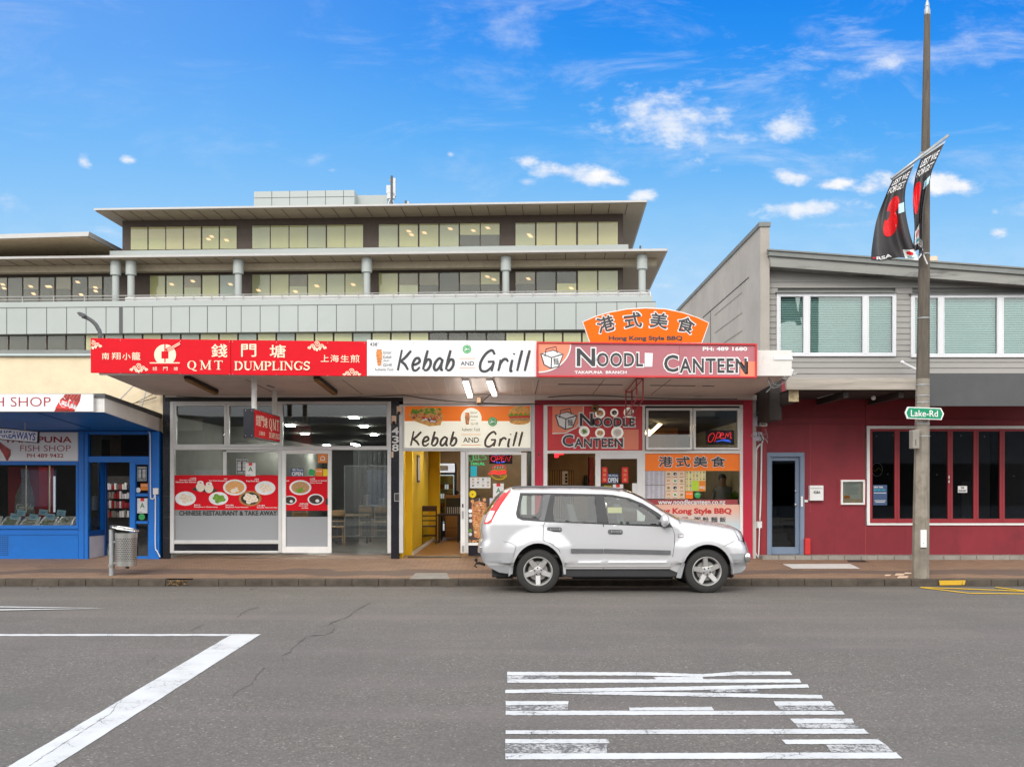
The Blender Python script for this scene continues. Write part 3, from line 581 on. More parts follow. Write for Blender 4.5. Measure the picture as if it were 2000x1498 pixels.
# house number on the black pier
b = MB(); sf = at(YB-.006); b.text('4', sf, 764.8, 834, 779, 849, 'white', bold=.02); b.text('3', sf, 765.5, 851, 779, 865.5, 'white', bold=.02); b.text('8', sf, 765.5, 867, 779, 881.5, 'white', bold=.02)
b.build('house_number', label='white vertical house number 438 on the black pier', cat='house number')
def camera_unit(x, y, lab):
    t = thing('security_camera', W(x, y+12, YB-.05), lab, 'camera', 'security cameras on the black pier')
    b = MB(); b.rect(at(YB-.05), x-4.5, y-8, x+4.5, y+8, .05, 'paper_peach'); b.build('housing', t, bevel=.01)
    b = MB(); b.blob(W(x, y+6, YB-.08), .035, 'black'); b.build('lens', t, smooth=True)
camera_unit(779, 801, 'upper beige dome camera beside the white kebab sign'); camera_unit(769, 819.5, 'lower beige dome camera just above the house number 438')
b = MB(); b.rect(at(YB-.03), 764.5, 881.8, 768, 893.5, .03, 'paper_peach'); b.build('door_sensor', label='small beige box under the house number on the black pier', cat='sensor')
b = MB(); b.frame(at(YB-.02), 770, 963, 780.5, 979, 1.2, .03, 'steel'); b.rect(at(YB-.018), 771.2, 964.2, 779.3, 977.8, .02, 'dark'); b.build('wall_switch_box', label='small steel framed box low on the black pier by the open doorway', cat='box')
t = thing('floodlight', W(935, 790, 19.75), 'small brown floodlight above the backlit kebab sign', 'floodlight')
b = MB(); b.rect(at(19.7), 930, 774, 940, 788, .12, 'leaf'); b.build('housing', t, bevel=.01)
b = MB(); b.rect(at(19.69), 931.5, 776, 938.5, 786, .01, 'paper_peach'); b.build('lens', t)

# ------------------------------------------------------------------ lights under the awning
def batten(p, q, lit, lab):
    a, c = sof_s(*p, -.04), sof_s(*q, -.04); t = thing('batten_light', (a+c)/2, lab, 'light', 'batten lights under the awning')
    d = (c-a).normalized(); s_ = d.cross(Vector((0,0,1))).normalized()
    def bar(hw, z0, z1, m, nm, e=0):
        b = MB(); A0, C0 = a-d*e, c+d*e
        b.hexa([A0-s_*hw+Vector((0,0,z0)), A0+s_*hw+Vector((0,0,z0)), A0+s_*hw*.8+Vector((0,0,z1)), A0-s_*hw*.8+Vector((0,0,z1))], [C0-s_*hw+Vector((0,0,z0)), C0+s_*hw+Vector((0,0,z0)), C0+s_*hw*.8+Vector((0,0,z1)), C0-s_*hw*.8+Vector((0,0,z1))], m); b.build(nm, t, bevel=.006)
    if lit: bar(.055, -.02, .045, 'white', 'housing'); bar(.045, -.05, -.021, 'tube', 'diffuser')
    else: bar(.06, -.02, .045, 'dark_wood', 'housing'); bar(.05, -.06, -.021, 'leaf', 'diffuser')
batten((365,733), (422,761), 0, 'unlit brown batten light, nearer the left end of the awning')
batten((618,733), (654,762), 0, 'unlit brown batten light under the middle of the red dumpling sign')
batten((909,738), (918,768), 1, 'lit fluorescent light, left of the pair above the kebab shop')
batten((956,738), (966,765), 1, 'lit fluorescent light, right of the pair above the kebab shop')
b = MB()
for k, (x, y0, y1, dx_) in enumerate([(760,738,768,24),(796,738,768,20),(832,738,769,14),(868,738,770,8),(1005,738,768,-3),(1014,740,770,3),(1040,742,765,2),(1055,742,766,0),(880,745,768,-3)]):
    P = [sof_s(x+dx_*t_, y0+(y1-y0)*t_, -.03-.012*math.sin(t_*17)) for t_ in [i/8 for i in range(9)]]; b.tube(P, .005, 'white', 4)
b.build('string_light', label='thin white string lights draped under the awning above the kebab shop', cat='string light')
b = MB()
for (x0, y0, x1, y1, sg, D) in [(500,741,536,757,2,18.6),(345,774,500,777,1.5,19.8),(500,777,790,772,2,19.8),(790,772,935,786,3,19.78),(940,787,966,766,-2,19.6),(935,786,1052,788,2,19.8),(1070,776,1180,773,-2,19.78),(1180,773,1440,779,2.5,19.78)]:
    P = [W(x0+(x1-x0)*t_, y0+(y1-y0)*t_+sg*math.sin(math.pi*t_), D) for t_ in [i/10 for i in range(11)]]; b.tube(P, .009, 'black', 5)
b.build('cable', label='black cables sagging along the wall under the awning soffit', cat='cable')
# ------------------------------------------------------------------ lettering drawn by hand
def brush(b, letters, sf, x0, y0, x1, y1, wd, m, shear=.18, l=0):
    tot = sum(q[0] for q in letters); x = 0; H = y1-y0; k = 0
    for adv, strokes in letters:
        for s_ in strokes:
            P = [(x0+(x1-x0)*(x+a)/tot + shear*(c-.4)*H, y1-c*H) for a, c in s_]
            b.stroke(sf, P, (lambda t: wd*(.72+.28*math.sin(math.pi*min(1, .15+t*.85)))), m, l+.0004*k); k += 1
        x += adv
def bowl(cx, cy, rx, ry, a0=0, a1=360): return arc(cx, cy, rx, ry, a0, a1, 14)
BR = {'K': (.72, [[(.10,.02),(.12,1.0)], crv((.58,.96),(.34,.62),(.13,.44)), crv((.16,.46),(.40,.30),(.60,.04))]),
      'e': (.52, [crv((.08,.28),(.24,.32),(.38,.44),(.30,.60),(.14,.56),(.06,.30),(.14,.05),(.30,.03),(.44,.18))]),
      'b': (.55, [crv((.16,.98),(.12,.5),(.10,.06)), crv((.11,.22),(.22,.52),(.38,.50),(.42,.25),(.30,.04),(.14,.05))]),
      'a': (.58, [crv((.42,.50),(.26,.60),(.10,.40),(.08,.14),(.20,.03),(.34,.18),(.44,.56)), crv((.43,.50),(.41,.22),(.46,.05),(.54,.06))]),
      'G': (.74, [crv((.58,.80),(.44,1.0),(.22,.82),(.08,.42),(.14,.08),(.36,.02),(.54,.22),(.60,.46)), [(.36,.46),(.62,.48)], crv((.60,.46),(.58,.2),(.58,.02))]),
      'r': (.46, [crv((.12,.56),(.12,.3),(.10,.03)), crv((.12,.34),(.22,.56),(.34,.58),(.42,.46))]),
      'i': (.28, [crv((.12,.56),(.11,.3),(.12,.04),(.20,.05)), [(.14,.80),(.15,.86)]]), 'l': (.30, [crv((.16,1.0),(.13,.5),(.11,.03))])}
def brushword(b, word, sf, x0, y0, x1, y1, wd, m, shear=.18): brush(b, [BR[c] for c in word], sf, x0, y0, x1, y1, wd, m, shear)
TK, TN = .17, .065
SER = {'Q': (.98, [('r',.44,.5,.42,.5), (TN*1.6, [(.42,.10),(.62,-.10),(.90,-.16)])]), 'M': (1.12, [(TN, [(.16,0),(.16,1)]), (TK, [(.16,1),(.54,.06)]), (TN, [(.54,.06),(.92,1)]), (TK, [(.92,0),(.92,1)]), ('s',.16,0,.26), ('s',.92,0,.34), ('s',.10,1,.22), ('s',.96,1,.26)]),
       'T': (.86, [(TK, [(.43,0),(.43,1)]), (TN, [(.05,.97),(.81,.97)]), (TN, [(.06,.78),(.06,1)]), (TN, [(.80,.78),(.80,1)]), ('s',.43,0,.36)]),
       'D': (.92, [(TK, [(.18,0),(.18,1)]), (TN, [(.1,.97),(.44,.97)]), (TN, [(.1,.03),(.44,.03)]), (TK, arc(.42,.5,.36,.46,-80,80)), ('s',.16,0,.3), ('s',.16,1,.3)]),
       'U': (.94, [(TK, [(.20,1),(.20,.32)]+arc(.48,.32,.28,.28,180,290,8)), (TN, arc(.48,.32,.28,.28,290,360,5)+[(.76,1)]), ('s',.2,1,.34), ('s',.76,1,.28)]),
       'P': (.78, [(TK, [(.18,0),(.18,1)]), (TN, [(.1,.97),(.40,.97)]), (TN, [(.18,.46),(.40,.46)]), (TK, arc(.38,.72,.27,.24,-80,80)), ('s',.18,0,.36), ('s',.14,1,.28)]),
       'L': (.76, [(TK, [(.18,0),(.18,1)]), (TN, [(.1,.03),(.68,.03)]), (TN, [(.68,0),(.70,.26)]), ('s',.18,1,.36), ('s',.18,0,.34)]), 'I': (.42, [(TK, [(.2,0),(.2,1)]), ('s',.2,0,.36), ('s',.2,1,.36)]),
       'N': (1.0, [(TN, [(.16,0),(.16,1)]), (TK, [(.16,1),(.80,0)]), (TN, [(.80,0),(.80,1)]), ('s',.16,0,.28), ('s',.80,1,.28), ('s',.12,1,.24)]),
       'G': (.94, [(TN*1.3, arc(.48,.5,.40,.48,50,110)), (TK, arc(.48,.5,.38,.48,110,250)), (TN*1.3, arc(.48,.5,.38,.48,250,300)), (TK, [(.74,.06),(.74,.42)]), ('s',.72,.42,.32), (TN, [(.82,.72),(.82,.98)])]),
       'S': (.70, [(TK*.85, crv((.60,.80),(.36,.97),(.13,.80),(.18,.58),(.50,.42),(.58,.20),(.34,.03),(.08,.18))), (TN, [(.62,.72),(.62,.98)]), (TN, [(.07,.02),(.07,.28)])]), ' ': (.5, [])}
def serif(b, word, sf, x0, y0, x1, y1, m, gap=0.0, l=0):
    tot = sum(SER[c][0]+gap for c in word)-gap; x = 0; kx = (x1-x0)/tot; H = y1-y0; k = 0
    for ch in word:
        for s_ in SER[ch][1]:
            k += 1
            if s_[0] == 'r':
                o = arc(x0+(x+s_[1])*kx, y1-s_[2]*H, s_[3]*kx, s_[4]*H, 0, 360, 26)[:-1]; q = arc(x0+(x+s_[1])*kx, y1-s_[2]*H, (s_[3]-TK)*kx, (s_[4]-.05)*H, 0, 360, 26)[:-1]
                n = len(o); b.add([sf(*p, l) for p in o+q], [[i, (i+1) % n, n+(i+1) % n, n+i] for i in range(n)], m); continue
            if s_[0] == 's': P = [(x0+(x+s_[1]-s_[3]/2)*kx, y1-s_[2]*H), (x0+(x+s_[1]+s_[3]/2)*kx, y1-s_[2]*H)]; wd = .06*H
            else: P = [(x0+(x+a)*kx, y1-c*H) for a, c in s_[1]]; wd = s_[0]*(kx+H)/2
            b.stroke(sf, P, wd, m, l+.0003*k)
        x += SER[ch][0]+gap
def swirlcloud(b, sf, cx, cy, s, m, clip=None):
    k = 0
    for (ox, oy, r, a0, dr) in [(0,-.35,.42,200,1),(-.62,-.05,.34,150,1),(.62,-.05,.34,30,-1),(-1.1,.2,.24,160,1),(1.1,.2,.24,20,-1),(-.3,.25,.26,90,1),(.3,.25,.26,90,-1),(0,.42,.2,60,1)]:
        P = []
        for i in range(17):
            t = i/16; a = R(a0+dr*t*560); rad = r*(1-t*.86); P.append((cx+s*(ox+rad*math.cos(a)), cy+s*(oy+rad*math.sin(a))))
        if clip: P = [p for p in P if clip(*p)]
        if len(P) > 2: b.stroke(sf, P, .11*s, m, .0003*k)
        k += 1
def burger(b, sf, x0, y0, x1, y1, l=0):
    w_, h = x1-x0, y1-y0; cx = (x0+x1)/2; rr = random.Random(4)
    b.ell(sf, cx, y0+h*.36, w_*.46, h*.36, 0, 'bun', l, a0=180, a1=360); b.ell(sf, cx, y0+h*.78, w_*.44, h*.18, 0, 'bun', l)
    b.slab(sf, [(x0+w_*.02,y0+h*.40)]+[(x0+w_*(.05+i*.1), y0+h*(.34 if i % 2 else .46)) for i in range(10)]+[(x1,y0+h*.5),(x0,y0+h*.54)], 0, 'lettuce', l+.001)
    b.slab(sf, [(x0+w_*.05,y0+h*.52),(x1-w_*.02,y0+h*.48),(x1-w_*.04,y0+h*.60),(x0+w_*.08,y0+h*.63)], 0, 'tomato', l+.002); b.slab(sf, [(x0+w_*.06,y0+h*.63),(x1-w_*.05,y0+h*.60),(x1-w_*.08,y0+h*.74),(x0+w_*.1,y0+h*.76)], 0, 'broth', l+.003)
def kebab_pic(b, sf, x0, y0, x1, y1, l=0):
    w_, h = x1-x0, y1-y0; rr = random.Random(6)
    b.slab(sf, [(x0,y0+h*.45),(x0+w_*.12,y0+h*.3),(x0+w_*.5,y0+h*.05),(x0+w_*.85,y0+h*.12),(x1,y0+h*.5),(x0+w_*.92,y0+h*.95),(x0+w_*.6,y1),(x0+w_*.15,y0+h*.72)], 0, 'bun', l)
    for k in range(70):
        u = rr.random(); t = rr.random()
        m_ = 'lettuce' if t < .42 else ('meat' if t < .75 else rr.choice(['tomato','sauce','plate']))
        b.ell(sf, x0+w_*(.1+.85*u), y0+h*(.12+.72*t*(.55+.45*u)+.1*(1-u)), w_*rr.uniform(.03,.08), h*rr.uniform(.03,.07), 0, m_, l+.001+.00012*k, n=6, rot=rr.uniform(-50,50))
def plate(b, sf, cx, cy, r, kind, l=0, ry=.68):
    rr = random.Random(int(cx*7+cy)); m_ = {'d':'dumpling','s':'broth','g':'golden','k':'sauce','w':'dumpling','v':'lettuce'}[kind]
    b.ell(sf, cx, cy, r, r*ry, 0, 'plate' if kind != 'w' else 'counter_wood', l, n=20)
    b.ell(sf, cx, cy, r*.82, r*ry*.8, 0, {'d':'plate','s':'broth','g':'golden','k':'sauce','w':'dark_wood','v':'plate'}[kind], l+.0006, n=18)
    for k in range(9 if kind != 'k' else 5):
        a = k*2.4; q = .52*r*math.sqrt(k/8); b.ell(sf, cx+q*math.cos(a), cy+q*math.sin(a)*ry, r*.25, r*.20, 0, m_ if k % 3 or kind in 'dw' else {'s':'lettuce','g':'dumpling','k':'plate','v':'lettuce'}.get(kind, m_), l+.001+.00015*k, n=9)
        if kind in 'dw': b.ell(sf, cx+q*math.cos(a), cy+q*math.sin(a)*ry-.02*r, r*.07, r*.04, 0, 'golden', l+.0024+.00015*k, n=5)
def arabic(b, sf, x0, y0, x1, y1, wd, m, l=0, fn=None):     # joined Arabic script drawn as pen strokes, box units
    for k, pts in enumerate([[(.70,.38),(.80,.28),(.98,.66),(.80,.72),(.55,.74),(.52,.20)], [(.55,.74),(.40,.80),(.36,.10)], [(.40,.80),(.22,.66),(.20,.10)], [(.24,.05),(.22,.62),(.16,.98),(.02,.86),(.04,.50)]]):
        P = [(x0+(x1-x0)*a, y0+(y1-y0)*c) for a, c in crv(*pts, n=5)]
        if fn: fn(P)
        else: b.stroke(sf, P, wd, m, l+.0003*k)
def halal(b, sf, cx, cy, r, l=0):
    P = [(cx+(r if i % 2 else r*.88)*math.cos(math.pi*i/16), cy+(r if i % 2 else r*.88)*math.sin(math.pi*i/16)) for i in range(32)]
    b.slab(sf, P, 0, 'green_badge', l); b.stroke(sf, arc(cx, cy, r*.68, r*.68, 0, 360, 22)[:-1], r*.07, 'white', l+.0008, closed=True)
    arabic(b, sf, cx-r*.45, cy-r*.35, cx+r*.45, cy+r*.3, r*.09, 'white', l+.001)
def part(root, name, fn, **k):
    b = MB(); fn(b); return b.build(name, root, **k)

# ------------------------------------------------------------------ fascia signs
def signplane(D, xa, ya, xb, yb): return at(D, (yb-ya)/(xb-xa), xa)
T1 = thing('shop_sign', W(447, 731, 17.12), 'long red fascia sign with cream Chinese characters and QMT DUMPLINGS lettering', 'sign')
def quad(root, name, pts, D, th, m, **k):
    b = MB(); b.slab(at(D), pts, th, m); return b.build(name, root, **k)
quad(T1, 'sign_board', [(177,660.5),(450.3,664),(450.3,732),(177,728)], 17.11, .045, 'sign_red', bevel=.003)
quad(T1, 'sign_board', [(451,664),(716.4,667),(716.4,734.7),(451,732)], 17.11, .045, 'sign_red', bevel=.003)
s1 = at(17.106)
def f(b):
    z = lambda x, y: (150+x/3.509, 640+y/3.509)
    def tx(st, x0, y0, x1, y1, bold=.012): a, c = z(x0, y0), z(x1, y1); b.text(st, s1, a[0], a[1], c[0], c[1], 'cream_ink', bold=bold)
    tx('南', 172,172,222,218); tx('翔', 240,170,300,218); tx('小', 312,174,368,220); tx('籠', 376,168,436,222)
    tx('錢', 922,112,1032,204,.02); tx('門', 1126,112,1230,200,.02); tx('塘', 1322,116,1432,206,.02)
    tx('上', 1672,186,1728,234); tx('海', 1738,186,1796,236); tx('生', 1808,188,1866,236); tx('煎', 1876,186,1938,240)
    tx('錢', 520,268,550,294,0); tx('門', 592,268,622,294,0); tx('塘', 664,268,692,294,0)
    a, c = z(756,226), z(1002,286); serif(b, 'QMT', s1, a[0], a[1], c[0], c[1], 'cream_ink', gap=.22)
    a, c = z(1078,232), z(1600,290); serif(b, 'DUMPLINGS', s1, a[0], a[1], c[0], c[1], 'cream_ink', gap=.0)
    a, c = z(528,249), z(684,263); b.text('QMT DUMPLINGS', s1, a[0], a[1], c[0], c[1], 'cream_ink', bold=.02)
f_ = f; part(T1, 'lettering', f)
def f(b):
    z = lambda x, y: (150+x/3.509, 640+y/3.509)
    c = z(605, 186); b.ell(s1, c[0], c[1], 75/3.509, 72/3.509, 0, 'cream_ink', n=36)
    b.rect(at(17.1045), *z(580,162), *z(628,212), 0, 'sign_red'); b.rect(at(17.1035), *z(600,112), *z(608,262), 0, 'sign_red'); b.rect(at(17.102), *z(500,240), *z(708,262), 0, 'sign_red')
    b.rect(at(17.100), *z(500,238), *z(706,245), 0, 'cream_ink')
    b.stroke(at(17.101), [z(612,158), z(708,106)], 26/3.509, 'sign_red'); b.stroke(at(17.100), [z(618,150), z(706,101)], 5/3.509, 'cream_ink'); b.stroke(at(17.100), [z(622,160), z(708,112)], 5/3.509, 'cream_ink')
part(T1, 'emblem', f)
def f(b):
    z = lambda x, y: (150+x/3.509, 640+y/3.509)
    swirlcloud(b, s1, *z(425,280), 13, 'cream_ink', lambda x, y: y < 729.3); swirlcloud(b, s1, *z(1647,130), 13.5, 'cream_ink'); swirlcloud(b, s1, *z(1885,316), 13.5, 'cream_ink', lambda x, y: y < 733.2); swirlcloud(b, s1, *z(112,120), 12.5, 'cream_ink', lambda x, y: x > 178)
part(T1, 'cloud_motif', f)
def f(b):
    for x in (235, 352, 448, 454, 540, 640, 712): b.ell(at(17.104), x, 664+(x-177)*.012, .7, .7, 0, 'steel', n=8); b.ell(at(17.104), x, 728+(x-177)*.012, .7, .7, 0, 'steel', n=8)
part(T1, 'screw', f, kind='stuff')

T2 = thing('shop_sign', W(882, 735, 17.12), 'white fascia sign reading Kebab AND Grill with a small doner emblem', 'sign')
quad(T2, 'sign_board', [(716.8,664),(1047.6,666),(1047.6,735.8),(716.8,734)], 17.11, .045, 'sign_white', bevel=.003)
z2 = lambda x, y: (700+x/2.439, 580+y/2.439)
def f(b):
    brushword(b, 'Kebab', s1, *z2(185,252), *z2(466,352), 5.4, 'ink'); brushword(b, 'Grill', s1, *z2(572,254), *z2(822,356), 5.4, 'ink')
    b.text('AND', s1, *z2(487,306), *z2(551,327), 'ink', bold=.01); b.rect(s1, *z2(481,292), *z2(557,294.5), 0, 'sticker_orange'); b.rect(s1, *z2(481,336), *z2(557,338.5), 0, 'sticker_orange')
    b.text('438', s1, *z2(54,218), *z2(90,234), 'ink', bold=.01); b.ell(s1, *z2(97,219), .6, .6, 0, 'ink', n=8)
part(T2, 'lettering', f)
def f(b):
    c = z2(99, 288)
    for k in range(11): b.ell(s1, c[0], c[1]-14+k*2.8, 6.6-.42*abs(k-3), 1.9, 0, 'sticker_orange' if k % 2 else 'meat', .0006*k, n=12)
    for i, (t, y) in enumerate([('Izmir',266),('Kebab',287),('AND',304),('Grill',325)]): b.text(t, s1, *z2(119, y-9 if t != 'AND' else y-4), *z2(158 if t != 'AND' else 148, y+6 if t != 'AND' else y+3), 'ink', shear=.12)
    b.text('Authentic Food', s1, *z2(78,338), *z2(166,352), 'ink')
    for k in range(9): b.stroke(s1, [z2(74+k*4,258+k*9), z2(84+k*9,250+k*9)], .25, 'ink')
part(T2, 'emblem', f)
part(T2, 'halal_badge', lambda b: halal(b, s1, 912, 682, 9))
def f(b):
    for x in (738, 808, 900, 981, 1035): b.ell(at(17.104), x, 669.5, .7, .7, 0, 'ink', n=8); b.ell(at(17.104), x, 729, .7, .7, 0, 'ink', n=8)
part(T2, 'screw', f, kind='stuff')

T3 = thing('shop_sign', W(1264, 736, 17.12), 'dusty pink lightbox fascia sign with bold NOODLE CANTEEN letters in a red frame', 'sign')
b = MB()
for q in ([(1048.5,667.3),(1479,671),(1479,674),(1048.5,670)], [(1048.5,733),(1478,735),(1478,738),(1048.5,736)], [(1048.5,670),(1051.5,670),(1051.5,733),(1048.5,733)], [(1475.5,674),(1479,674),(1478.5,735),(1475.5,735)]): b.slab(at(17.02), q, .14, 'frame_red')
b.build('frame', T3, bevel=.004)
quad(T3, 'sign_board', [(1051.5,670),(1475.5,674),(1475.5,735),(1051.5,733)], 17.05, .1, 'sign_pink')
s3 = at(17.046)
def takebox(b, sf, cx, cy, s, l=0):
    q = lambda pts: [(cx+x*s, cy+y*s) for x, y in pts]
    b.slab(sf, q([(-1,-.35),(.1,-.7),(1,-.3),(.62,.75),(-.1,.95),(-.72,.6)]), 0, 'ink', l)
    b.slab(sf, q([(-.88,-.3),(-.08,.02),(-.12,.82),(-.62,.55)]), 0, 'white', l+.0006); b.slab(sf, q([(.02,.02),(.9,-.25),(.55,.68),(-.02,.84)]), 0, 'white', l+.0006); b.slab(sf, q([(-.82,-.38),(.1,-.6),(.82,-.34),(-.03,-.06)]), 0, 'white', l+.0006)
    b.stroke(sf, q([(-.6,-.1),(-.5,-.75),(.35,-.95),(.45,-.4)]), .09*s, 'ink', l+.001); b.text('麵', sf, cx+.12*s, cy+.02*s, cx+.58*s, cy+.62*s, 'ink', l+.001, bold=.015, shear=-.1)
def f(b):
    c = z2(850, 212); pts = [(1051.6,670.5),(1116,671)]+[(1051.6+(1115-1051.6)*math.cos(R(a)), 672+55*math.sin(R(a))) for a in range(0, 91, 10)]
    b.slab(s3, pts, 0, 'sign_coral'); b.stroke(s3, arc(1051.6, 672, 63, 55, 2, 90, 16), 2.4, 'white', .001)
    takebox(b, at(17.044), *z2(922, 290), 23); b.slab(s3, [(1446,706),(1475,706),(1475,735),(1446,735)], 0, 'sign_coral')
part(T3, 'emblem', f)
def caps(b, sf, items, mm, l=0):       # items: text, box ; white outline under dark letters
    for k, (st, x0, y0, x1, y1) in enumerate(items):
        e = 2.4; b.text(st, sf, x0-e, y0-e, x1+e, y1+e, 'white', l, bold=.06, sp=1.1)
    for k, (st, x0, y0, x1, y1) in enumerate(items): b.text(st, sf, x0, y0, x1, y1, mm, l+.002, bold=.022, sp=1.12)
z9 = lambda a, c, d, e: (*z2(a, c), *z2(d, e))
def f(b):
    caps(b, s3, [('N', *z9(1040,245,1128,330)), ('OODL', *z9(1136,266,1356,332)), ('C', *z9(1456,276,1524,358)), ('ANTEEN', *z9(1530,292,1850,362))], 'ink')
    b.slab(s3, [z2(1364,266), z2(1403,268), z2(1400,332), z2(1364,333)], 0, 'white', .003)
    b.text('TAKAPUNA  BRANCH', s3, *z9(1030,352,1278,366), 'white', bold=.03); b.text('PH: 489 1680', s3, *z9(1640,238,1852,257), 'white', bold=.035)
    b.rect(s3, *z2(1528,225), *z2(1529.5,376), 0, 'maroon', .0005)
part(T3, 'lettering', f)

T4 = thing('fan_sign', W(1262, 668, 17.3), 'orange fan shaped sign with large Chinese characters standing above the awning', 'sign')
fan = [(1139,629),(1165,618),(1192,610.5),(1225,604.5),(1262,602.5),(1300,604.5),(1332,611),(1360,620),(1384,631),(1370,669),(1153,669)]
quad(T4, 'sign_board', [(1262+(x-1262)*1.012, 638+(y-638)*1.05) for x, y in fan], 17.30, .04, 'white')
quad(T4, 'sign_face', fan, 17.294, .004, 'orange')
def f(b):
    s4 = at(17.290)
    def rot(cx, cy, a): c, s_ = math.cos(R(a)), math.sin(R(a)); return lambda x, y, l=0: s4(cx+(x-cx)*c-(y-cy)*s_, cy+(x-cx)*s_+(y-cy)*c, l)
    for ch, cx, cy, a in [('港',1183,633,-15),('式',1236,625.5,-6),('美',1287,626,6),('食',1340,635,15)]:
        q = rot(cx, cy, a); b.text(ch, q, cx-19.5, cy-17.5, cx+19.5, cy+17.5, 'white', 0, bold=.06); b.text(ch, q, cx-17.5, cy-15.5, cx+17.5, cy+15.5, 'ink', .002, bold=.035)
    b.text('Hong Kong Style BBQ', s4, 1189, 656, 1333, 667, 'ink', .001, bold=.04)
part(T4, 'lettering', f)
part(T4, 'support', lambda b: (b.tube([W(1190,664,17.37), W(1190,668,17.37)+Vector((0,0,-.5))], .02, 'galv'), b.tube([W(1335,664,17.37), W(1335,668,17.37)+Vector((0,0,-.5))], .02, 'galv')))

# ------------------------------------------------------------------ hanging lightbox of the dumpling shop
T5 = thing('hanging_sign', W(485, 855, 18.3), 'red and navy lightbox hanging edge on below the awning on two white posts', 'sign')
Xs = (496-CX)*17.45/F; Ya, Yb = 17.45, 19.42
zt, zb = W(0,797.5,Ya).z, W(0,855,Ya).z
b = MB(); b.box(Xs-.19, Xs, Ya, Yb, zb, zt, 'black_tile'); b.build('casing', T5, bevel=.006)
b = MB(); b.box(Xs+.001, Xs+.008, Ya+.03, Yb-.02, zb+.02, zt-.02, 'sign_red_matte'); b.build('sign_face', T5)
b = MB(); sp_ = lambda x, y, l=0: Vector((Xs+.012+l, Ya+x, zt-y))     # metres along the side face
Hh = zt-zb
b.text('錢', sp_, .10, .10, .40, .30, 'cream_ink'); b.text('門', sp_, .42, .10, .66, .30, 'cream_ink'); b.text('塘', sp_, .68, .10, .92, .30, 'cream_ink')
serif(b, 'QMT', sp_, 1.06, .10, 1.84, .30, 'cream_ink', gap=.15); b.text('上海美食', sp_, .28, .38, .74, .46, 'cream_ink'); serif(b, 'DUMPLINGS', sp_, 1.06, .37, 1.84, .47, 'cream_ink')
b.build('lettering', T5)
for (px, D) in ((494.5, 17.75), (536.8, 19.3)):
    b = MB(); X = Xs-.095+.0; b.tube([(X+.02, D, zt-.02), (X+.02, D, zsof(D))], .05, 'white_paint', 16); b.build('post', T5, smooth=True, auto=40)
b = MB(); 
for (yy, zz) in ((.04,.04),(.15,.04),(.04,Hh-.04),(.15,Hh-.04)): b.ell(at(Ya-.003), CX+(Xs-yy)*F/Ya, HZ-(zt-zz-ZC)*F/Ya, .7, .7, 0, 'steel', n=8)
b.build('screw', T5, kind='stuff')
# red steel bracket under the noodle sign
T6 = thing('sign_bracket', W(1248, 790, 18.5), 'rusty dark red steel bracket frame hanging from the awning, its sign gone', 'bracket')
b = MB(); X0 = (1243-CX)*17.6/F
for X in (X0-.0, X0+.12):
    b.tube([(X,17.6,zsof(17.6)), (X,17.6,3.22)], .014, 'maroon', 4); b.tube([(X,19.2,zsof(19.2)), (X,19.2,3.05)], .014, 'maroon', 4); b.tube([(X,17.6,3.22), (X,19.2,3.05)], .014, 'maroon', 4)
    b.tube([(X,17.6,zsof(17.6)-.04), (X,19.2,zsof(19.2)-.04)], .014, 'maroon', 4)
for D, z in ((17.6,3.22),(18.4,3.135),(19.2,3.05),(17.6,zsof(17.6)-.04),(19.2,zsof(19.2)-.04)): b.tube([(X0,D,z), (X0+.12,D,z)], .012, 'maroon', 4)
b.tube([(X0,17.6,3.24),(X0+.12,18.4,3.5)], .01, 'maroon', 4); b.build('frame', T6)

# ------------------------------------------------------------------ shop window graphics
T = thing('backlit_sign', W(913, 877, YB), 'backlit cream and orange Kebab AND Grill sign above the open doorway', 'sign')
b = MB(); b.frame(at(YB-.03), 787.5, 790.5, 1038, 876.8, 2.6, .1, 'aluminium'); b.build('frame', T, bevel=.004)
b = MB(); b.rect(at(YB-.015), 790.1, 793.1, 1035.4, 822.5, .05, 'orange_dark'); b.rect(at(YB-.015), 790.1, 822.5, 1035.4, 874.2, .05, 'sign_cream'); b.build('sign_face', T)
s5 = at(YB-.019); z3 = lambda x, y: (640+x/4.0476, 740+y/4.0476)
def f(b):
    brushword(b, 'Kebab', s5, *z3(652,412), *z3(1035,530), 4.4, 'ink_brown'); brushword(b, 'Grill', s5, *z3(1235,418), *z3(1548,536), 4.4, 'ink_brown')
    b.text('AND', s5, *z3(1070,461), *z3(1196,503), 'ink_brown', bold=.015); b.rect(s5, *z3(1054,437), *z3(1212,441), 0, 'sticker_orange'); b.rect(s5, *z3(1054,521), *z3(1212,525), 0, 'sticker_orange')
part(T, 'lettering', f)
def f(b):
    c = z3(1134,312); b.ell(s5, *c, 20.4, 20.4, 0, 'sign_cream', .001, n=32); c2 = z3(1104,312)
    for k in range(10): b.ell(s5, c2[0], c2[1]-10+k*2.3, 5.6-.35*abs(k-3), 1.7, 0, 'meat', .0015+.0005*k, n=10)
    for t, y in [('Izmir',267),('Kebab',298),('AND',325),('Grill',355)]: b.text(t, s5, *z3(1130, y-12 if t != 'AND' else y-5), *z3(1188 if t != 'AND' else 1170, y+9 if t != 'AND' else y+5), 'ink', .002, shear=.12)
    b.text('Authentic  Food', s5, *z3(1060,385), *z3(1202,412), 'ink', .002)
part(T, 'emblem', f)
part(T, 'halal_badge', lambda b: halal(b, s5, *z3(1304,338), 9.6)); part(T, 'food_picture', lambda b: kebab_pic(b, s5, *z3(632,214), *z3(915,374), .001)); part(T, 'food_picture', lambda b: burger(b, s5, *z3(1424,214), *z3(1610,368), .001))

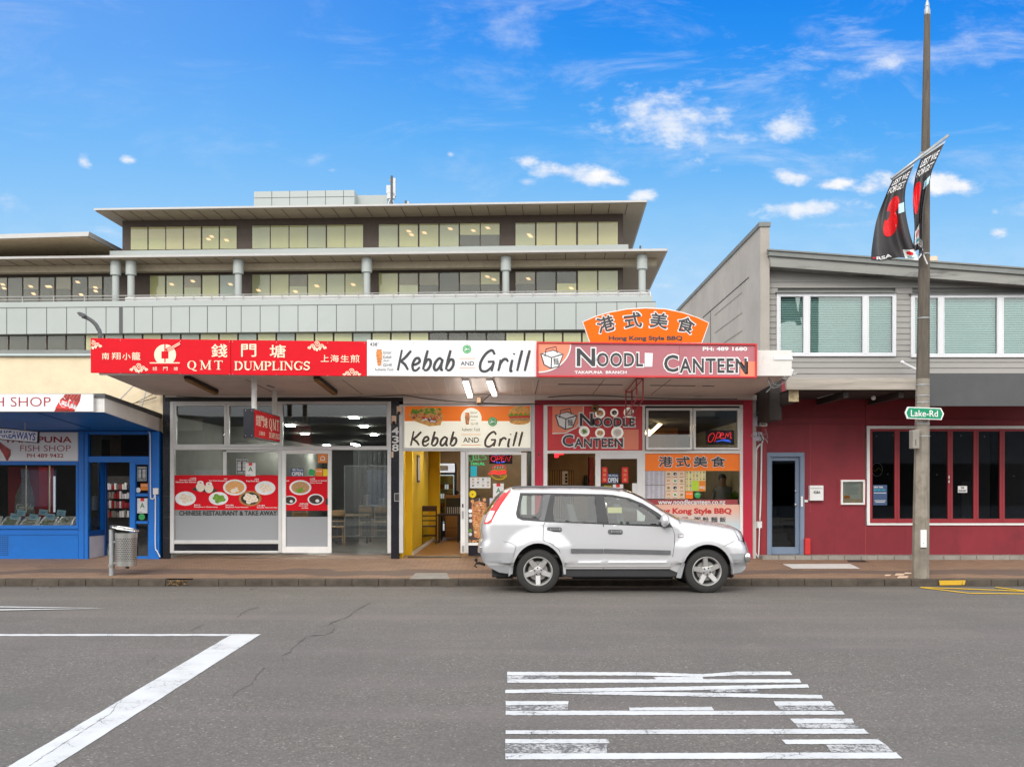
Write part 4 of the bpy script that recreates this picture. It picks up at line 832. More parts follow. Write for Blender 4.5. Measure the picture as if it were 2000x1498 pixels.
T = thing('window_sign', W(1162, 879, YB), 'red window sign with NOODLE CANTEEN letters and round food pictures', 'sign')
z4 = lambda x, y: (1020+x/4.048, 740+y/4.048)
b = MB(); b.rect(at(YB), 1069.5, 793, 1254.6, 879.6, .05, 'frame_red'); b.rect(at(YB-.004), *z4(238,217), *z4(920,560), .003, 'frame_red'); b.build('sign_board', T); s6 = at(YB-.008)
def f(b):
    b.slab(s6, [z4(238,217), z4(480,217), z4(480,300), z4(430,380), z4(350,420), z4(238,430)], 0, 'sign_coral'); b.stroke(s6, [z4(484,217), z4(482,300), z4(430,385), z4(340,428), z4(238,432)], 2, 'white', .0005)
    b.rect(s6, *z4(800,400), *z4(920,560), 0, 'sign_coral'); takebox(b, s6, *z4(348,318), 22, .001)
part(T, 'emblem', f)
part(T, 'lettering', lambda b: caps(b, s6, [('N', *z4(455,272), *z4(558,372)), ('OODLE', *z4(562,308), *z4(888,376)), ('C', *z4(318,442), *z4(404,534)), ('ANTEEN', *z4(412,470), *z4(796,540))], 'ink', .004))
def f(b):
    for k, (x, y, r, kd) in enumerate([(615,272,10,'g'),(728,267,8,'k'),(842,265,10,'d'),(490,415,10.5,'v'),(615,428,9.5,'g'),(752,425,12,'d')]): b.ell(s6, *z4(x,y), r, r, 0, 'sign_cream', .002, n=18); plate(b, s6, *z4(x,y), r*.72, kd, .0026, ry=.9)
part(T, 'food_picture', f)
T = thing('extractor_fan', W(1162, 800, YB-.1), 'small round brown fan fixed to the top of the red noodle window sign', 'fan')
b = MB(); b.lathe(W(1162,797.5,YB-.02), (0,-1,0), [(.02,.09),(.055,.1),(.075,.07),(.08,0)], 'leaf', 18); b.build('housing', T, smooth=True, auto=40)
b = MB(); b.lathe(W(1162,797.5,YB-.13), (0,-1,0), [(0,.02),(.03,.01),(.032,0)], 'black', 12); b.build('hub', T)

Q = lambda x, y: (300+x/4.0475, 740+y/4.0475); g = YB-.02
def band(root, x0, y0, x1, y1): part(root, 'film', lambda b: b.rect(at(YB+.044), x0, y0, x1, y1, .003, 'sign_red'))
T = thing('food_poster', W(441, 996, YB), 'red window band with seven pictures of dumplings above the CHINESE RESTAURANT lettering', 'poster')
band(T, 339.6, 928, 543.2, 996); sg = at(YB+.040)
def f(b):
    for x, y, r, kd in [(252,945,20.5,'d'),(513,945,19,'v'),(763,945,22,'w'),(642,857,23,'g'),(882,862,20,'d')]: plate(b, sg, *Q(x,y), r, kd)
    for x, y in ((370,845),(438,855)): b.ell(sg, *Q(x,y+25), 16, 4.5, 0, 'sauce'); b.ell(sg, *Q(x,y+8), 8.5, 9.5, 0, 'dumpling', .001); b.ell(sg, *Q(x,y-26), 6, 3.5, 0, 'plate', .002); b.ell(sg, *Q(x,y-24), 2.5, 1.6, 0, 'golden', .003)
part(T, 'food_picture', f)
def f(b):
    for t, x0, y0, x1, y1 in [('上海燒賣',284,780,336,792),('Shanghai Steamed',205,794,336,806),('Glutinous Rice Shaomai',172,808,336,820),('鍋貼',556,784,582,796),('Pan Fried Dumplings',440,799,582,812),('生煎包',798,786,834,798),('Fried Pork Bun',732,800,834,813),
        ('雞湯水餃',320,990,370,1003),('Dumplings in Chicken Soup',320,1006,506,1019),('薺菜大餛飩',568,992,632,1004),("Shepherd's Purse Wontons",568,1008,748,1021),('上海小籠包',816,994,880,1006),('Shanghai Xiao Long Bao',816,1011,980,1023)]: b.text(t, sg, *Q(x0,y0), *Q(x1,y1), 'white', .001, bold=.02)
part(T, 'caption', f)
b = MB(); b.text('CHINESE RESTAURANT & TAKE AWAY', at(YB+.038), *Q(202,1041), *Q(976,1079), 'black', bold=.03); b.build('window_lettering', label='black CHINESE RESTAURANT & TAKE AWAY lettering on the glass under the red food band', cat='lettering')
T = thing('food_poster', W(596, 996, YB), 'red food band across the dumpling shop door with four pictured dishes', 'poster')
sg2 = at(YB+.002); part(T, 'film', lambda b: b.rect(at(YB+.005), 555, 930.3, 640.5, 997, .003, 'sign_red'))
def f(b):
    plate(b, sg2, *Q(1160,858), 21.5, 's'); plate(b, sg2, *Q(1282,952), 16, 'k'); plate(b, sg2, *Q(1078,958), 13, 'k')
part(T, 'food_picture', f)
def f(b):
    for t, x0, y0, x1, y1 in [('Salad',1034,798,1070,810),('口水雞',1236,782,1276,795),('Chicken in Special',1236,798,1370,812),('Spicy Sauces',1236,815,1332,828),('咖喱牛肉飯',1156,980,1222,993),('Curry Beef',1148,996,1222,1008),('on Rice',1170,1012,1222,1024)]: b.text(t, sg2, *Q(x0,y0), *Q(x1,y1), 'white', .001, bold=.02)
part(T, 'caption', f)
def grade(x0, y0, x1, y1, D, lab, grp='food grade certificates in the windows'):
    t = thing('grade_certificate', W((x0+x1)/2, y1, D), lab, 'certificate', grp); part(t, 'paper', lambda b: b.rect(at(D), x0, y0, x1, y1, .003, 'paper'))
    w_, h = x1-x0, y1-y0
    def f(b): b.rect(at(D), x0+w_*.32, y0, x0+w_*.68, y0+h*.2, 0, 'sticker_orange' if 0 else 'red_paper', .001); b.text('A', at(D), x0+w_*.28, y0+h*.30, x1-w_*.28, y0+h*.66, 'text_green', .001, bold=.02); b.rect(at(D), x0+w_*.1, y1-h*.1, x0+w_*.5, y1-h*.07, 0, 'ink', .001)
    part(t, 'print', f)
def hours(x0, y0, x1, y1, D, lab):
    t = thing('opening_hours', W((x0+x1)/2, y1, D), lab, 'notice'); w_, h = x1-x0, y1-y0; part(t, 'board', lambda b: b.rect(at(D), x0, y0, x1, y1, .003, 'black'))
    def f(b):
        b.frame(at(D), x0, y0, x1, y1, .6, .001, 'white', .002); b.text('STORE HOURS', at(D), x0+w_*.1, y0+h*.05, x1-w_*.1, y0+h*.14, 'white', .001, bold=.02)
        for k in range(7): b.rect(at(D), x0+w_*.1, y0+h*(.2+.09*k), x0+w_*.42, y0+h*(.25+.09*k), 0, 'white', .001); b.rect(at(D), x0+w_*.55, y0+h*(.2+.09*k), x0+w_*.9, y0+h*(.25+.09*k), 0, 'white', .001)
        b.text('THANK YOU', at(D), x0+w_*.1, y0+h*.86, x1-w_*.1, y0+h*.94, 'white', .001, bold=.02)
    part(t, 'print', f)
gi = YB+.043
hours(461.5, 896.5, 484, 925, gi, 'black opening hours notice in the left dumpling shop window'); grade(479.5, 904, 499, 929.5, gi-.006, 'white grade A certificate above the long red dumpling band')
def sticker(x0, y0, x1, y1, D, m, lab, txt=None, tm='white', rnd=False, cat='sticker', tbox=None):
    t = thing('sticker', W((x0+x1)/2, y1, D), lab, cat)
    part(t, 'film', lambda b: b.ell(at(D), (x0+x1)/2, (y0+y1)/2, (x1-x0)/2, (y1-y0)/2, .002, m) if rnd else b.rect(at(D), x0, y0, x1, y1, .002, m))
    if txt:
        def f(b):
            for s_, a, c, d, e in txt: b.text(s_, at(D), x0+(x1-x0)*a, y0+(y1-y0)*c, x0+(x1-x0)*d, y0+(y1-y0)*e, tm, .001, bold=.02)
        part(t, 'print', f)
gd = YB+.004
sticker(621, 885.5, 639, 904, gd, 'sticker_orange', 'square orange sticker with a house mark at the top of the dumpling shop door', [('⌂', .25,.2,.75,.75)])
sticker(603, 915.5, 615, 928.5, gd, 'green_badge', 'round green sticker above the red band on the dumpling shop door', rnd=True)
sticker(616, 915, 630, 929.8, gd, 'sticker_orange', 'small orange sticker between the green and yellow ones on the door', [('Now Open', .1,.2,.9,.5)])
sticker(631, 916, 640, 929.8, gd, 'sticker_yellow', 'small yellow sticker at the right edge of the dumpling shop door')
sticker(568, 914.5, 593, 930, gd, 'poster_blue', 'blue YES, We are OPEN sign on the dumpling shop door', [('YES, We are', .1,.08,.95,.35), ('OPEN', .08,.45,.95,.95)], cat='open sign')
# kebab shop window
def neon(b, sf, pts, m, wd=1.1, l=0, closed=False):
    P = [sf(x, y, l) for x, y in pts]; P = P+[P[0]] if closed else P; b.tube(P, wd*.5*YB/F, m, 6)
gn = YB+.09; Z5 = lambda x, y: (880+x/6.811, 870+y/6.811)
T = thing('neon_sign', W(932, 910, gn), 'green neon HALAL sign with Arabic script in the kebab shop window', 'neon sign')
def f(b):
    a_, c_ = Z5(250,100), Z5(485,215); arabic(b, at(gn), a_[0], a_[1], c_[0], c_[1], 1, 'neon_green', fn=lambda P: neon(b, at(gn), P, 'neon_green', .9)); b.text('HALAL', at(gn), *Z5(275,222), *Z5(458,260), 'neon_green', bold=.02)
part(T, 'neon_tube', f)
T = thing('neon_sign', W(978, 906, gn), 'red OPEN neon sign ringed with blue dots in the kebab shop window', 'neon sign')
part(T, 'backing', lambda b: b.rect(at(gn+.01), *Z5(515,85), *Z5(822,245), .02, 'black'))
def f(b):
    ZZ = lambda pts: [Z5(x, y) for x, y in pts]
    for m_, pp, cl in [('neon_red', arc(570,175,32,34,0,340,14), 1), ('neon_red', [(610,210),(625,142),(655,140),(665,160),(650,178),(620,180)], 0), ('neon_red', [(715,140),(682,142),(675,208),(710,208)], 0), ('neon_red', [(680,174),(708,174)], 0), ('neon_red', [(726,210),(742,140),(775,212),(800,138)], 0)]: neon(b, at(gn), ZZ(pp), m_, 1.0)
    for x, y in [(605,132),(648,102),(680,112),(722,120),(758,118),(580,212),(618,225),(650,228),(685,222),(710,218),(700,98)]: b.ell(at(gn-.004), *Z5(x,y), 1.5, 1.2, 0, 'neon_blue', n=8)
part(T, 'neon_tube', f)
T = thing('neon_sign', W(972, 937, gn), 'round burger shaped neon sign in red and yellow hanging in the kebab shop window', 'neon sign')
def f(b):
    ZZ = lambda pts: [Z5(x, y) for x, y in pts]
    neon(b, at(gn), ZZ(arc(645,320,92,62,190,350,14)), 'neon_red', 1.2); neon(b, at(gn), ZZ(arc(645,385,100,66,5,175,14)), 'neon_yellow', 1.3)
    neon(b, at(gn-.01), ZZ([(560+i*17, 322+(6 if i % 2 else -4)) for i in range(11)]), 'neon_yellow', 1.0)
    for k, y in enumerate((345, 362, 380)): neon(b, at(gn-.01*k), ZZ([(530+k*6,y),(580,y-10),(640,y+4),(700,y-10),(752-k*6,y-6)]), 'neon_red', 1.6)
    for x in (585, 620, 655, 688): neon(b, at(gn), ZZ([(x,305),(x+8,278),(x+16,290)]), 'neon_white', .8)
    neon(b, at(gn-.01), ZZ([(660,400),(675,420),(690,400),(705,418),(722,396)]), 'neon_yellow', 1.1); neon(b, at(gn-.02), ZZ(arc(520,378,14,12,0,320,8)), 'neon_red', 1.0)
part(T, 'neon_tube', f)
gk = YB+.052
T = thing('menu_poster', W(938, 953, gk), 'white menu sheet with small food pictures in the kebab shop window', 'poster'); part(T, 'paper', lambda b: b.rect(at(gk), *Z5(258,422), *Z5(532,566), .003, 'paper'))
def f(b):
    for j in range(3):
        for i in range(4): plate(b, at(gk-.002), *Z5(300+i*66,452+j*42), 2.6, 'sgkd'[(i+j) % 4]); b.rect(at(gk-.002), *Z5(280+i*66,436+j*42), *Z5(318+i*66,439+j*42), 0, 'ink')
part(T, 'print', f)
sticker(*Z5(265,272), *Z5(350,410), gk, 'cyan', 'upright cyan sticker under the green neon halal sign', cat='sticker')
sticker(*Z5(245,598), *Z5(342,696), gk, 'sticker_yellow', 'round yellow sticker with a small brown mark above the doner picture', [('▲', .35,.4,.65,.6)], tm='ink_brown', rnd=True)
grade(*Z5(565,505), *Z5(708,698), gk, 'white grade A certificate in the kebab shop window, just behind the car')
T = thing('doner_poster', W(937, 1058, gk), 'tall window picture of a doner meat spit beside the open doorway', 'poster')
part(T, 'film', lambda b: b.rect(at(gk+.004), *Z5(232,700), *Z5(520,1290), .003, 'ink_brown'))
def f(b):
    rr = random.Random(8); s_ = at(gk)
    out = [(285,760),(380,735),(475,760),(484,900),(455,1000),(425,1080),(415,1210),(370,1232),(318,1215),(300,1080),(285,980),(278,860)]
    b.slab(s_, [Z5(*p) for p in out], 0, 'meat')
    for k in range(150):
        y = rr.uniform(760,1205); c = 380-(y-760)*.03; hw = 92-(y-760)*.10; x = c+rr.uniform(-1,1)*hw
        b.ell(s_, *Z5(x,y), rr.uniform(1.2,3.6), rr.uniform(.6,1.4), 0, rr.choice(['meat','meat','golden','bun','broth','paper_peach']), .0006+.00004*k, n=7, rot=rr.uniform(-25,25))
    b.rect(s_, *Z5(378,700), *Z5(388,740), 0, 'steel', .001)
    for x, y, m_ in [(262,870,'fridge_lit'),(262,930,'plate'),(266,1000,'plate'),(262,1130,'lettuce'),(262,1180,'plate'),(290,740,'golden'),(450,720,'golden')]: b.ell(s_, *Z5(x,y), 3.5, 3.5, 0, m_, .0005, n=10)
    for k in range(24): b.ell(s_, *Z5(rr.uniform(240,440), rr.uniform(1255,1285)), 2.2, .9, 0, rr.choice(['meat','golden','broth']), .001+.0001*k, n=6)
part(T, 'food_picture', f)
part(T, 'film', lambda b: b.rect(at(gk), *Z5(520,700), *Z5(700,960), .003, 'paper_lilac'))
# noodle shop windows
T = thing('window_banner', W(1352, 1056, YB), 'orange window banner with four big Chinese characters in the noodle shop window', 'banner'); part(T, 'film', lambda b: b.rect(at(YB+.044), 1260.2, 886, 1445.3, 919.5, .003, 'orange_dark'))
def f(b):
    for ch, x0, x1 in (('港',1078,1190),('式',1216,1328),('美',1352,1464),('食',1492,1606)):
        a, c = z4(x0,612), z4(x1,696); b.text(ch, at(YB+.041), a[0]-1.3, a[1]-1.3, c[0]+1.3, c[1]+1.3, 'white', bold=.06); b.text(ch, at(YB+.038), *a, *c, 'ink', bold=.035)
part(T, 'lettering', f)
T = thing('window_banner', W(1352, 1056, YB), 'pale window banner reading Hong Kong Style BBQ with a maroon web address strip', 'banner')
part(T, 'film', lambda b: (b.rect(at(YB+.044), 1260.2, 975.5, 1441, 985, .003, 'maroon'), b.rect(at(YB+.044), 1260.2, 985.2, 1445.3, 1056, .003, 'fade_panel')))
def f(b):
    b.text('www.noodlecanteen.co.nz', at(YB+.04), *z4(1075,952), *z4(1606,992), 'white', bold=.02); b.text('Hong Kong Style BBQ', at(YB+.04), *z4(1010,1020), *z4(1655,1078), 'text_red', bold=.045)
    for ch, x0, x1 in (('燒',1196,1254),('臘',1262,1314),('粥',1358,1410),('粉',1426,1474),('麵',1492,1544),('飯',1560,1610)): b.text(ch, at(YB+.04), *z4(x0,1090), *z4(x1,1132), 'ink', bold=.03)
part(T, 'lettering', f)
def menu(x0, y0, x1, y1, m, lab, rows, cols, pic=None, D=YB+.045):
    t = thing('menu_poster', W((x0+x1)/2, y1, D), lab, 'poster', 'menu sheets in the noodle shop window'); part(t, 'paper', lambda b: b.rect(at(D), x0, y0, x1, y1, .002, m))
    def f(b):
        for j in range(rows):
            for i in range(cols):
                cx, cy = x0+(x1-x0)*(i+.5)/cols, y0+(y1-y0)*(j+.5)/rows; s_ = min((x1-x0)/cols, (y1-y0)/rows)
                if pic: plate(b, at(D-.002), cx, cy-s_*.1, s_*.34, 'skgv'[(i+2*j) % 4], ry=.9); b.rect(at(D-.002), cx-s_*.3, cy+s_*.34, cx+s_*.3, cy+s_*.40, 0, 'ink')
                else: b.rect(at(D-.002), x0+(x1-x0)*(i+.08)/cols, cy-.25, x0+(x1-x0)*(i+.4+.4*random.random())/cols, cy+.25, 0, 'grey_wall')
    part(t, 'print', f)
menu(*z4(972,728), *z4(1048,838), 'paper_lilac', 'upper left white text menu sheet under the orange characters', 18, 2); menu(*z4(1050,728), *z4(1126,838), 'paper_lilac', 'upper right white text menu sheet beside the peach picture menu', 18, 2)
menu(*z4(972,842), *z4(1048,946), 'paper_lilac', 'lower left white text menu sheet above the maroon strip', 17, 2); menu(*z4(1050,842), *z4(1126,946), 'paper_lilac', 'lower right white text menu sheet above the maroon strip', 17, 2)
menu(*z4(1130,728), *z4(1286,948), 'paper_peach', 'peach menu poster with twelve round food pictures', 4, 3, 1); menu(*z4(1290,728), *z4(1450,886), 'paper_yellow', 'yellow menu poster with many tiny dish pictures', 6, 6, 1)
sticker(*z4(1340,806), *z4(1394,880), YB+.04, 'lime', 'lime green leaflet over the yellow menu poster', cat='leaflet'); sticker(*z4(1397,806), *z4(1448,888), YB+.039, 'sticker_orange', 'orange and white leaflet beside the lime green one', [('BBQ', .1,.5,.9,.8)], cat='leaflet')
sticker(*z4(1290,888), *z4(1350,946), YB+.04, 'orange_dark', 'square orange sticker under the yellow menu poster', [('Now Open', .1,.25,.9,.45)]); sticker(*z4(1360,892), *z4(1411,942), YB+.04, 'green_badge', 'round green sticker right of the square orange one', [('GOOD', .25,.3,.75,.45)], rnd=True)
z6 = lambda x, y: (1050+x/9.091, 870+y/9.091); gz = YB+.003
for k, (a, c) in enumerate((((1140,385),(1240,660)), ((1495,385),(1610,660)))):
    sticker(*z6(*a), *z6(*c), gz, 'red_paper', ('left' if k == 0 else 'right')+' red paper couplet strip with gold writing on the noodle shop door', [('福', .25,.1,.75,.3), ('財', .25,.4,.75,.6), ('喜', .25,.7,.75,.9)], tm='golden', cat='couplet')
sticker(*z6(1240,500), *z6(1436,670), gz-.003, 'poster_blue', 'blue YES, We are OPEN sign between two red paper strips', [('YES, We are', .08,.1,.92,.3), ('OPEN', .05,.42,.95,.92)], cat='open sign')
sticker(*z6(1165,695), *z6(1330,820), gz, 'black', 'black and yellow type notice low on the noodle shop door', [('STORE HOURS', .08,.1,.9,.4), ('OPEN 7 DAYS', .08,.5,.9,.8)], tm='sticker_yellow', cat='notice')
grade(*z6(1335,690), *z6(1520,960), gz, 'white grade A certificate on the noodle shop door partly behind the car roof')
sticker(*z6(1680,670), *z6(1840,960), gz, 'paper', 'white leaflet with a cyan head near the edge of the noodle shop door', cat='leaflet')
# neon and reflections seen in the upper right panes
T = thing('neon_sign', W(1405, 868, 20.1), 'red script Open neon sign over a blue underline in the noodle shop transom', 'neon sign')
part(T, 'backing', lambda b: b.rect(at(20.12), 1378, 840, 1434, 868, .02, 'black'))
def f(b):
    zz = lambda pts: [z4(x, y) for x, y in pts]
    for pp in (crv((1500,430),(1478,450),(1472,490),(1495,495),(1520,450),(1505,425)), crv((1520,498),(1545,425),(1565,430),(1560,460),(1535,465)), crv((1568,450),(1592,440),(1580,425),(1565,465),(1600,468)), crv((1605,470),(1615,430),(1625,455),(1640,425),(1650,430),(1645,470),(1658,462))): neon(b, at(20.1), zz(pp), 'neon_red', .8)
    neon(b, at(20.1), zz([(1535,495),(1580,485),(1600,488),(1650,497)]), 'neon_blue', 1.0); neon(b, at(20.1), zz([(1590,478),(1640,486)]), 'neon_blue', .8)
part(T, 'neon_tube', f)
# ------------------------------------------------------------------ inside the shops
def fill_tube(x, y, z, ln, m, lab, w_=.10):  # unseen fill lights added to brighten the shop rooms
    t = thing('ceiling_light', (x, y, z), lab, 'light', 'ceiling lights inside the shops')
    b = MB(); b.box(x-w_*.7, x+w_*.7, y-ln/2, y+ln/2, z, z+.04, 'white'); b.build('housing', t)
    m = 'fill_tube_glow' if m == 'tube' else m
    b = MB(); b.box(x-w_/2, x+w_/2, y-ln/2+.02, y+ln/2-.02, z-.035, z-.001, m); b.build('diffuser', t)
ceil3 = zplane(lambda Y: 3.098)
k = 0
for (px, py, wh) in [(692,815,'first in the right row'), (711,832,'second in the right row'), (731,848,'third in the right row'), (567,830.5,'first in the left row'), (595.5,846.5,'second in the left row'), (638,869,'last in the left row')]:
    c = ceil3(px, py); b = MB(); b.box(c.x-.09, c.x+.09, c.y-.09, c.y+.09, 3.075, 3.098, 'downlight')
    b.build('downlight', label='small square ceiling downlight of the dumpling shop, '+wh, cat='light', group='ceiling lights inside the shops')
for x, y, q_ in ((-5.0, 31.6, 'left'),): fill_tube(x, y, 3.02, 1.2, 'tube', 'added white fill tube above the '+q_+' half of the dumpling shop')
for x, y, q_ in ((-1.2, 21.3, 'nearest the open door'), (-.9, 24.6, 'over the dark chair'), (0.0, 27.6, 'beside the fridge')): fill_tube(x, y, 2.98, 1.2, 'tube', 'unseen ceiling tube added in the yellow walled kebab shop, '+q_)
fill_tube(1.3, 22.2, 2.98, 1.2, 'warm_tube', 'unseen warm fill lamp added just inside the open noodle shop entrance'); fill_tube(3.1, 24.5, 2.98, 1.2, 'warm_tube', 'unseen warm fill lamp added at the rear of the noodle shop')
T = thing('ceiling_light', W(1285, 830, 22), 'long warm fluorescent lamp slanting behind the left noodle shop transom pane', 'light', 'ceiling lights inside the shops')
z1_ = 2.97; a = zplane(lambda Y: z1_)(1303, 813); c = zplane(lambda Y: z1_)(1268, 845)
a, c = W(1303,813,22.6), W(1266,846,21.0)
b = MB(); b.tube([a, c], .065, 'warm_tube', 8); b.build('diffuser', T)
b = MB(); b.tube([a+Vector((0,.03,.06)), c+Vector((0,.03,.06))], .06, 'white', 4); b.build('housing', T)
b = MB(); b.rect(at(23.2), 1262, 800, 1324, 882, .05, 'counter_wood'); b.build('inner_wall', BW)
fill_tube(-8.6, 22.0, 2.9, 1.2, 'tube', 'added fill tube over the fish shop display window'); fill_tube(-11.0, 23.0, 2.9, 1.2, 'tube', 'added fill tube at the left of the fish shop room')
def chair(loc, rz, m, lab, grp, h=.88):
    t = thing('chair', loc, lab, 'chair', grp); x, y, z = loc
    c, s_ = math.cos(rz), math.sin(rz); Rz = lambda p: Vector((x+p[0]*c-p[1]*s_, y+p[0]*s_+p[1]*c, z+p[2]))
    def bx(name, x0, x1, y0, y1, z0, z1, tap=0):
        b = MB(); b.hexa([Rz((x0,y0,z0)),Rz((x1,y0,z0)),Rz((x1,y0+tap,z1)),Rz((x0,y0+tap,z1))], [Rz((x0,y1,z0)),Rz((x1,y1,z0)),Rz((x1,y1+tap,z1)),Rz((x0,y1+tap,z1))], m); return b.build(name, t, bevel=.006)
    bx('seat', -.2,.2,-.2,.2,.44,.47)
    for sx_ in (-1,1):
        bx('leg', sx_*.18-.017, sx_*.18+.017, .16,.195, 0,.44); bx('leg', sx_*.18-.017, sx_*.18+.017, -.2,-.165, 0,.44); bx('back_post', sx_*.18-.017, sx_*.18+.017, -.2,-.165, .47,h, -.05)
    b_ = bx('backrest', -.19,.19,-.245,-.225,h-.14,h, -.01)
    for k in (1,2): bx('back_rail', -.17,.17,-.22,-.205,.47+.12*k,.50+.12*k)
    bx('stretcher', -.17,.17,-.19,-.175,.2,.225); bx('stretcher', -.17,.17,.17,.185,.2,.225)
fl = zplane(lambda Y: .18)
G_ = 'wooden chairs in the dumpling shop'
p = fl(657,1064); chair((p.x,p.y,.18), .3, 'light_wood', 'pale wooden chair beside the dumpling shop door', G_)
p = fl(716,1050); chair((p.x,p.y,.18), 0, 'light_wood', 'pale wooden chair behind the clear strip curtain, left one', G_); p = fl(746,1050); chair((p.x,p.y,.18), 0, 'light_wood', 'pale wooden chair behind the clear strip curtain, right one', G_)
p = fl(600,1068); chair((p.x,22.4,.18), 2.9, 'light_wood', 'pale wooden chair ghosting behind the frosted dumpling shop door', G_); chair((W(385,0,22.2).x,22.2,.18), .2, 'light_wood', 'pale wooden chair ghosting behind the frosted left window', G_)
p = fl(838,1062); chair((p.x,p.y,.18), .1, 'chair_wood', 'dark brown ladder back chair inside the yellow walled doorway', None, .98)
p = fl(862,1056); chair((p.x-.25,p.y+1.1,.18), 3.1, 'chair_wood', 'dark brown chair half hidden behind the nearer dark chair', None, .9)
def table(cx, cy, w_, d_, m, lab):
    t = thing('table', (cx, cy, .18), lab, 'table'); b = MB(); b.box(cx-w_/2, cx+w_/2, cy-d_/2, cy+d_/2, .88, .92, m); b.build('tabletop', t, bevel=.005)
    for sx_ in (-1,1):
        for sy in (-1,1): b = MB(); b.box(cx+sx_*(w_/2-.05)-.02, cx+sx_*(w_/2-.05)+.02, cy+sy*(d_/2-.05)-.02, cy+sy*(d_/2-.05)+.02, .18, .88, 'dark'); b.build('leg', t)
table(-4.1, 25.6, .9, .7, 'light_wood', 'pale topped table beside the chair in the dumpling shop'); table(-5.9, 22.9, .9, .7, 'light_wood', 'pale table behind the frosted dumpling shop window'); table(-2.05+.45, 26.0, .6, .9, 'chair_wood', 'dark table along the yellow kebab shop wall')
for k in range(6):
    x0 = 690+k*11.2; b = MB(); n = 10; D = 21.6; vs = []
    for i in range(n+1):
        X = x0+i*1.1; vs += [W(X, 879, D+.03*math.sin(i*.9+k)), W(X, 1052, D+.03*math.sin(i*.9+k))]
    b.add(vs, [(2*i, 2*i+1, 2*i+3, 2*i+2) for i in range(n)], 'strip_curtain'); b.build('curtain_strip', label='clear plastic curtain strip in the dumpling shop, '+['first','second','third','fourth','fifth','sixth'][k]+' from the left', cat='strip curtain', group='clear strip curtain')
T = thing('partition_screen', W(710, 1052, 22.5), 'large clear panel screen standing behind the strip curtain', 'screen'); b = MB(); b.frame(at(22.5), 672, 909, 757, 1048, 1.2, .03, 'galv'); b.build('frame', T)
b = MB(); b.rect(at(22.51), 673.2, 910.2, 755.8, 1046.8, .01, 'strip_curtain'); b.build('pane', T)
T = thing('kitchen_bench', W(672, 1046, 29), 'steel kitchen bench with stacked pots deep in the dumpling shop', 'bench')
b = MB(); b.box(-5.3,-3.4,29,29.7,.18,1.05,'dark'); b.build('cabinet', T); b = MB(); b.box(-5.35,-3.35,28.95,29.7,1.05,1.09,'steel'); b.build('worktop', T)
for i, (x, r, h) in enumerate([(-5.1,.13,.25),(-4.75,.16,.18),(-4.3,.12,.32),(-3.8,.17,.2)]): b = MB(); b.lathe((x,29.3,1.09),(0,0,1),[(0,0),(r,0),(r,h),(r*.9,h),(0,h-.02)],'steel',16); b.build('cooking_pot', label=['small steel pot at the left end of the bench','wide low steel pot second on the bench','tall narrow steel pot third on the bench','wide steel pot at the right end of the bench'][i], cat='pot', group='steel pots on the kitchen bench')
T = thing('wall_picture', W(392, 904, 23.4), 'small dark framed picture on the pale partition of the dumpling shop', 'picture'); b = MB(); b.frame(at(23.44), 382.5, 878, 401.5, 905, 1.6, .04, 'black'); b.build('frame', T); b = MB(); b.rect(at(23.46), 384, 879.5, 400, 903.5, .02, 'grey_wall'); b.rect(at(23.455), 387, 884, 396, 897, .002, 'dark'); b.build('print', T)
T = thing('pendant_lamp', W(355, 930, 21.2), 'dark lantern on a thin cord in the left dumpling shop window', 'lamp'); b = MB(); b.lathe(W(355,928,21.2), (0,0,1), [(.09,0),(.12,.02),(.11,.16),(.06,.22),(0,.24)], 'dark_wood', 12); b.build('lantern', T); b = MB(); b.tube([W(355,908,21.2), W(350,845,21.2)], .006, 'black', 5); b.build('cord', T)
# kebab shop fittings
T = thing('drinks_fridge', W(868, 1048, 28.6), 'tall black drinks fridge with a glass door and lit white header', 'fridge'); D = 28.3
b = MB(); b.rect(at(D), 847, 903.5, 889.5, 1048, .7, 'black'); b.build('cabinet', T, bevel=.01)
b = MB(); b.rect(at(D-.01), 848.5, 905, 888, 922.5, .02, 'fridge_lit'); b.rect(at(D-.015), 860, 909, 875, 919, .006, 'paper_lilac'); b.build('header', T)
b = MB(); b.rect(at(D-.01), 850, 927, 887, 1020, .02, 'fridge_lit'); b.rect(at(D-.012), 851.5, 929, 885.5, 1018, .012, 'grey_wall')
for j in range(4):
    for i in range(8): b.rect(at(D-.03), 852+i*4.2, 946+j*18, 855+i*4.2, 955+j*18, .05, ['cola','cooler_red','fridge_lit','cooler_red'][(i//2+j) % 4])
    b.rect(at(D-.03), 851, 955+j*18, 886, 956+j*18, .05, 'steel')
b.build('shelf_goods', T); b = MB(); b.rect(at(D-.05), 850, 927, 887, 1020, .008, 'shop_glass'); b.build('door', T)
b = MB(); b.rect(at(D-.02), 850, 1022, 887, 1036, .02, 'fridge_lit'); b.build('kick_panel', T)
T = thing('service_counter', W(885, 1050, 27.5), 'orange wooden service counter with a dark glass display in the kebab shop', 'counter'); D = 27.0
xk_ = W(1040,0,YB).x
b = MB(); b.hexa([W(869,1049,D),W(935,1049,D),W(935,1009,D),W(869,1009,D)], [v+Vector((0,.7,0)) for v in [W(869,1049,D),W(935,1049,D),W(935,1009,D),W(869,1009,D)]], 'counter_wood'); b.build('cabinet', T)
b = MB(); b.rect(at(D), 871, 973, 935, 1007, .6, 'room_dark'); b.frame(at(D-.01), 869, 971, 935, 1009, 1.6, .03, 'counter_wood')
for k in range(8): b.rect(at(D-.006), 873+k*4, 990, 875+k*4, 1006, .005, 'steel')
b.build('glass_case', T)
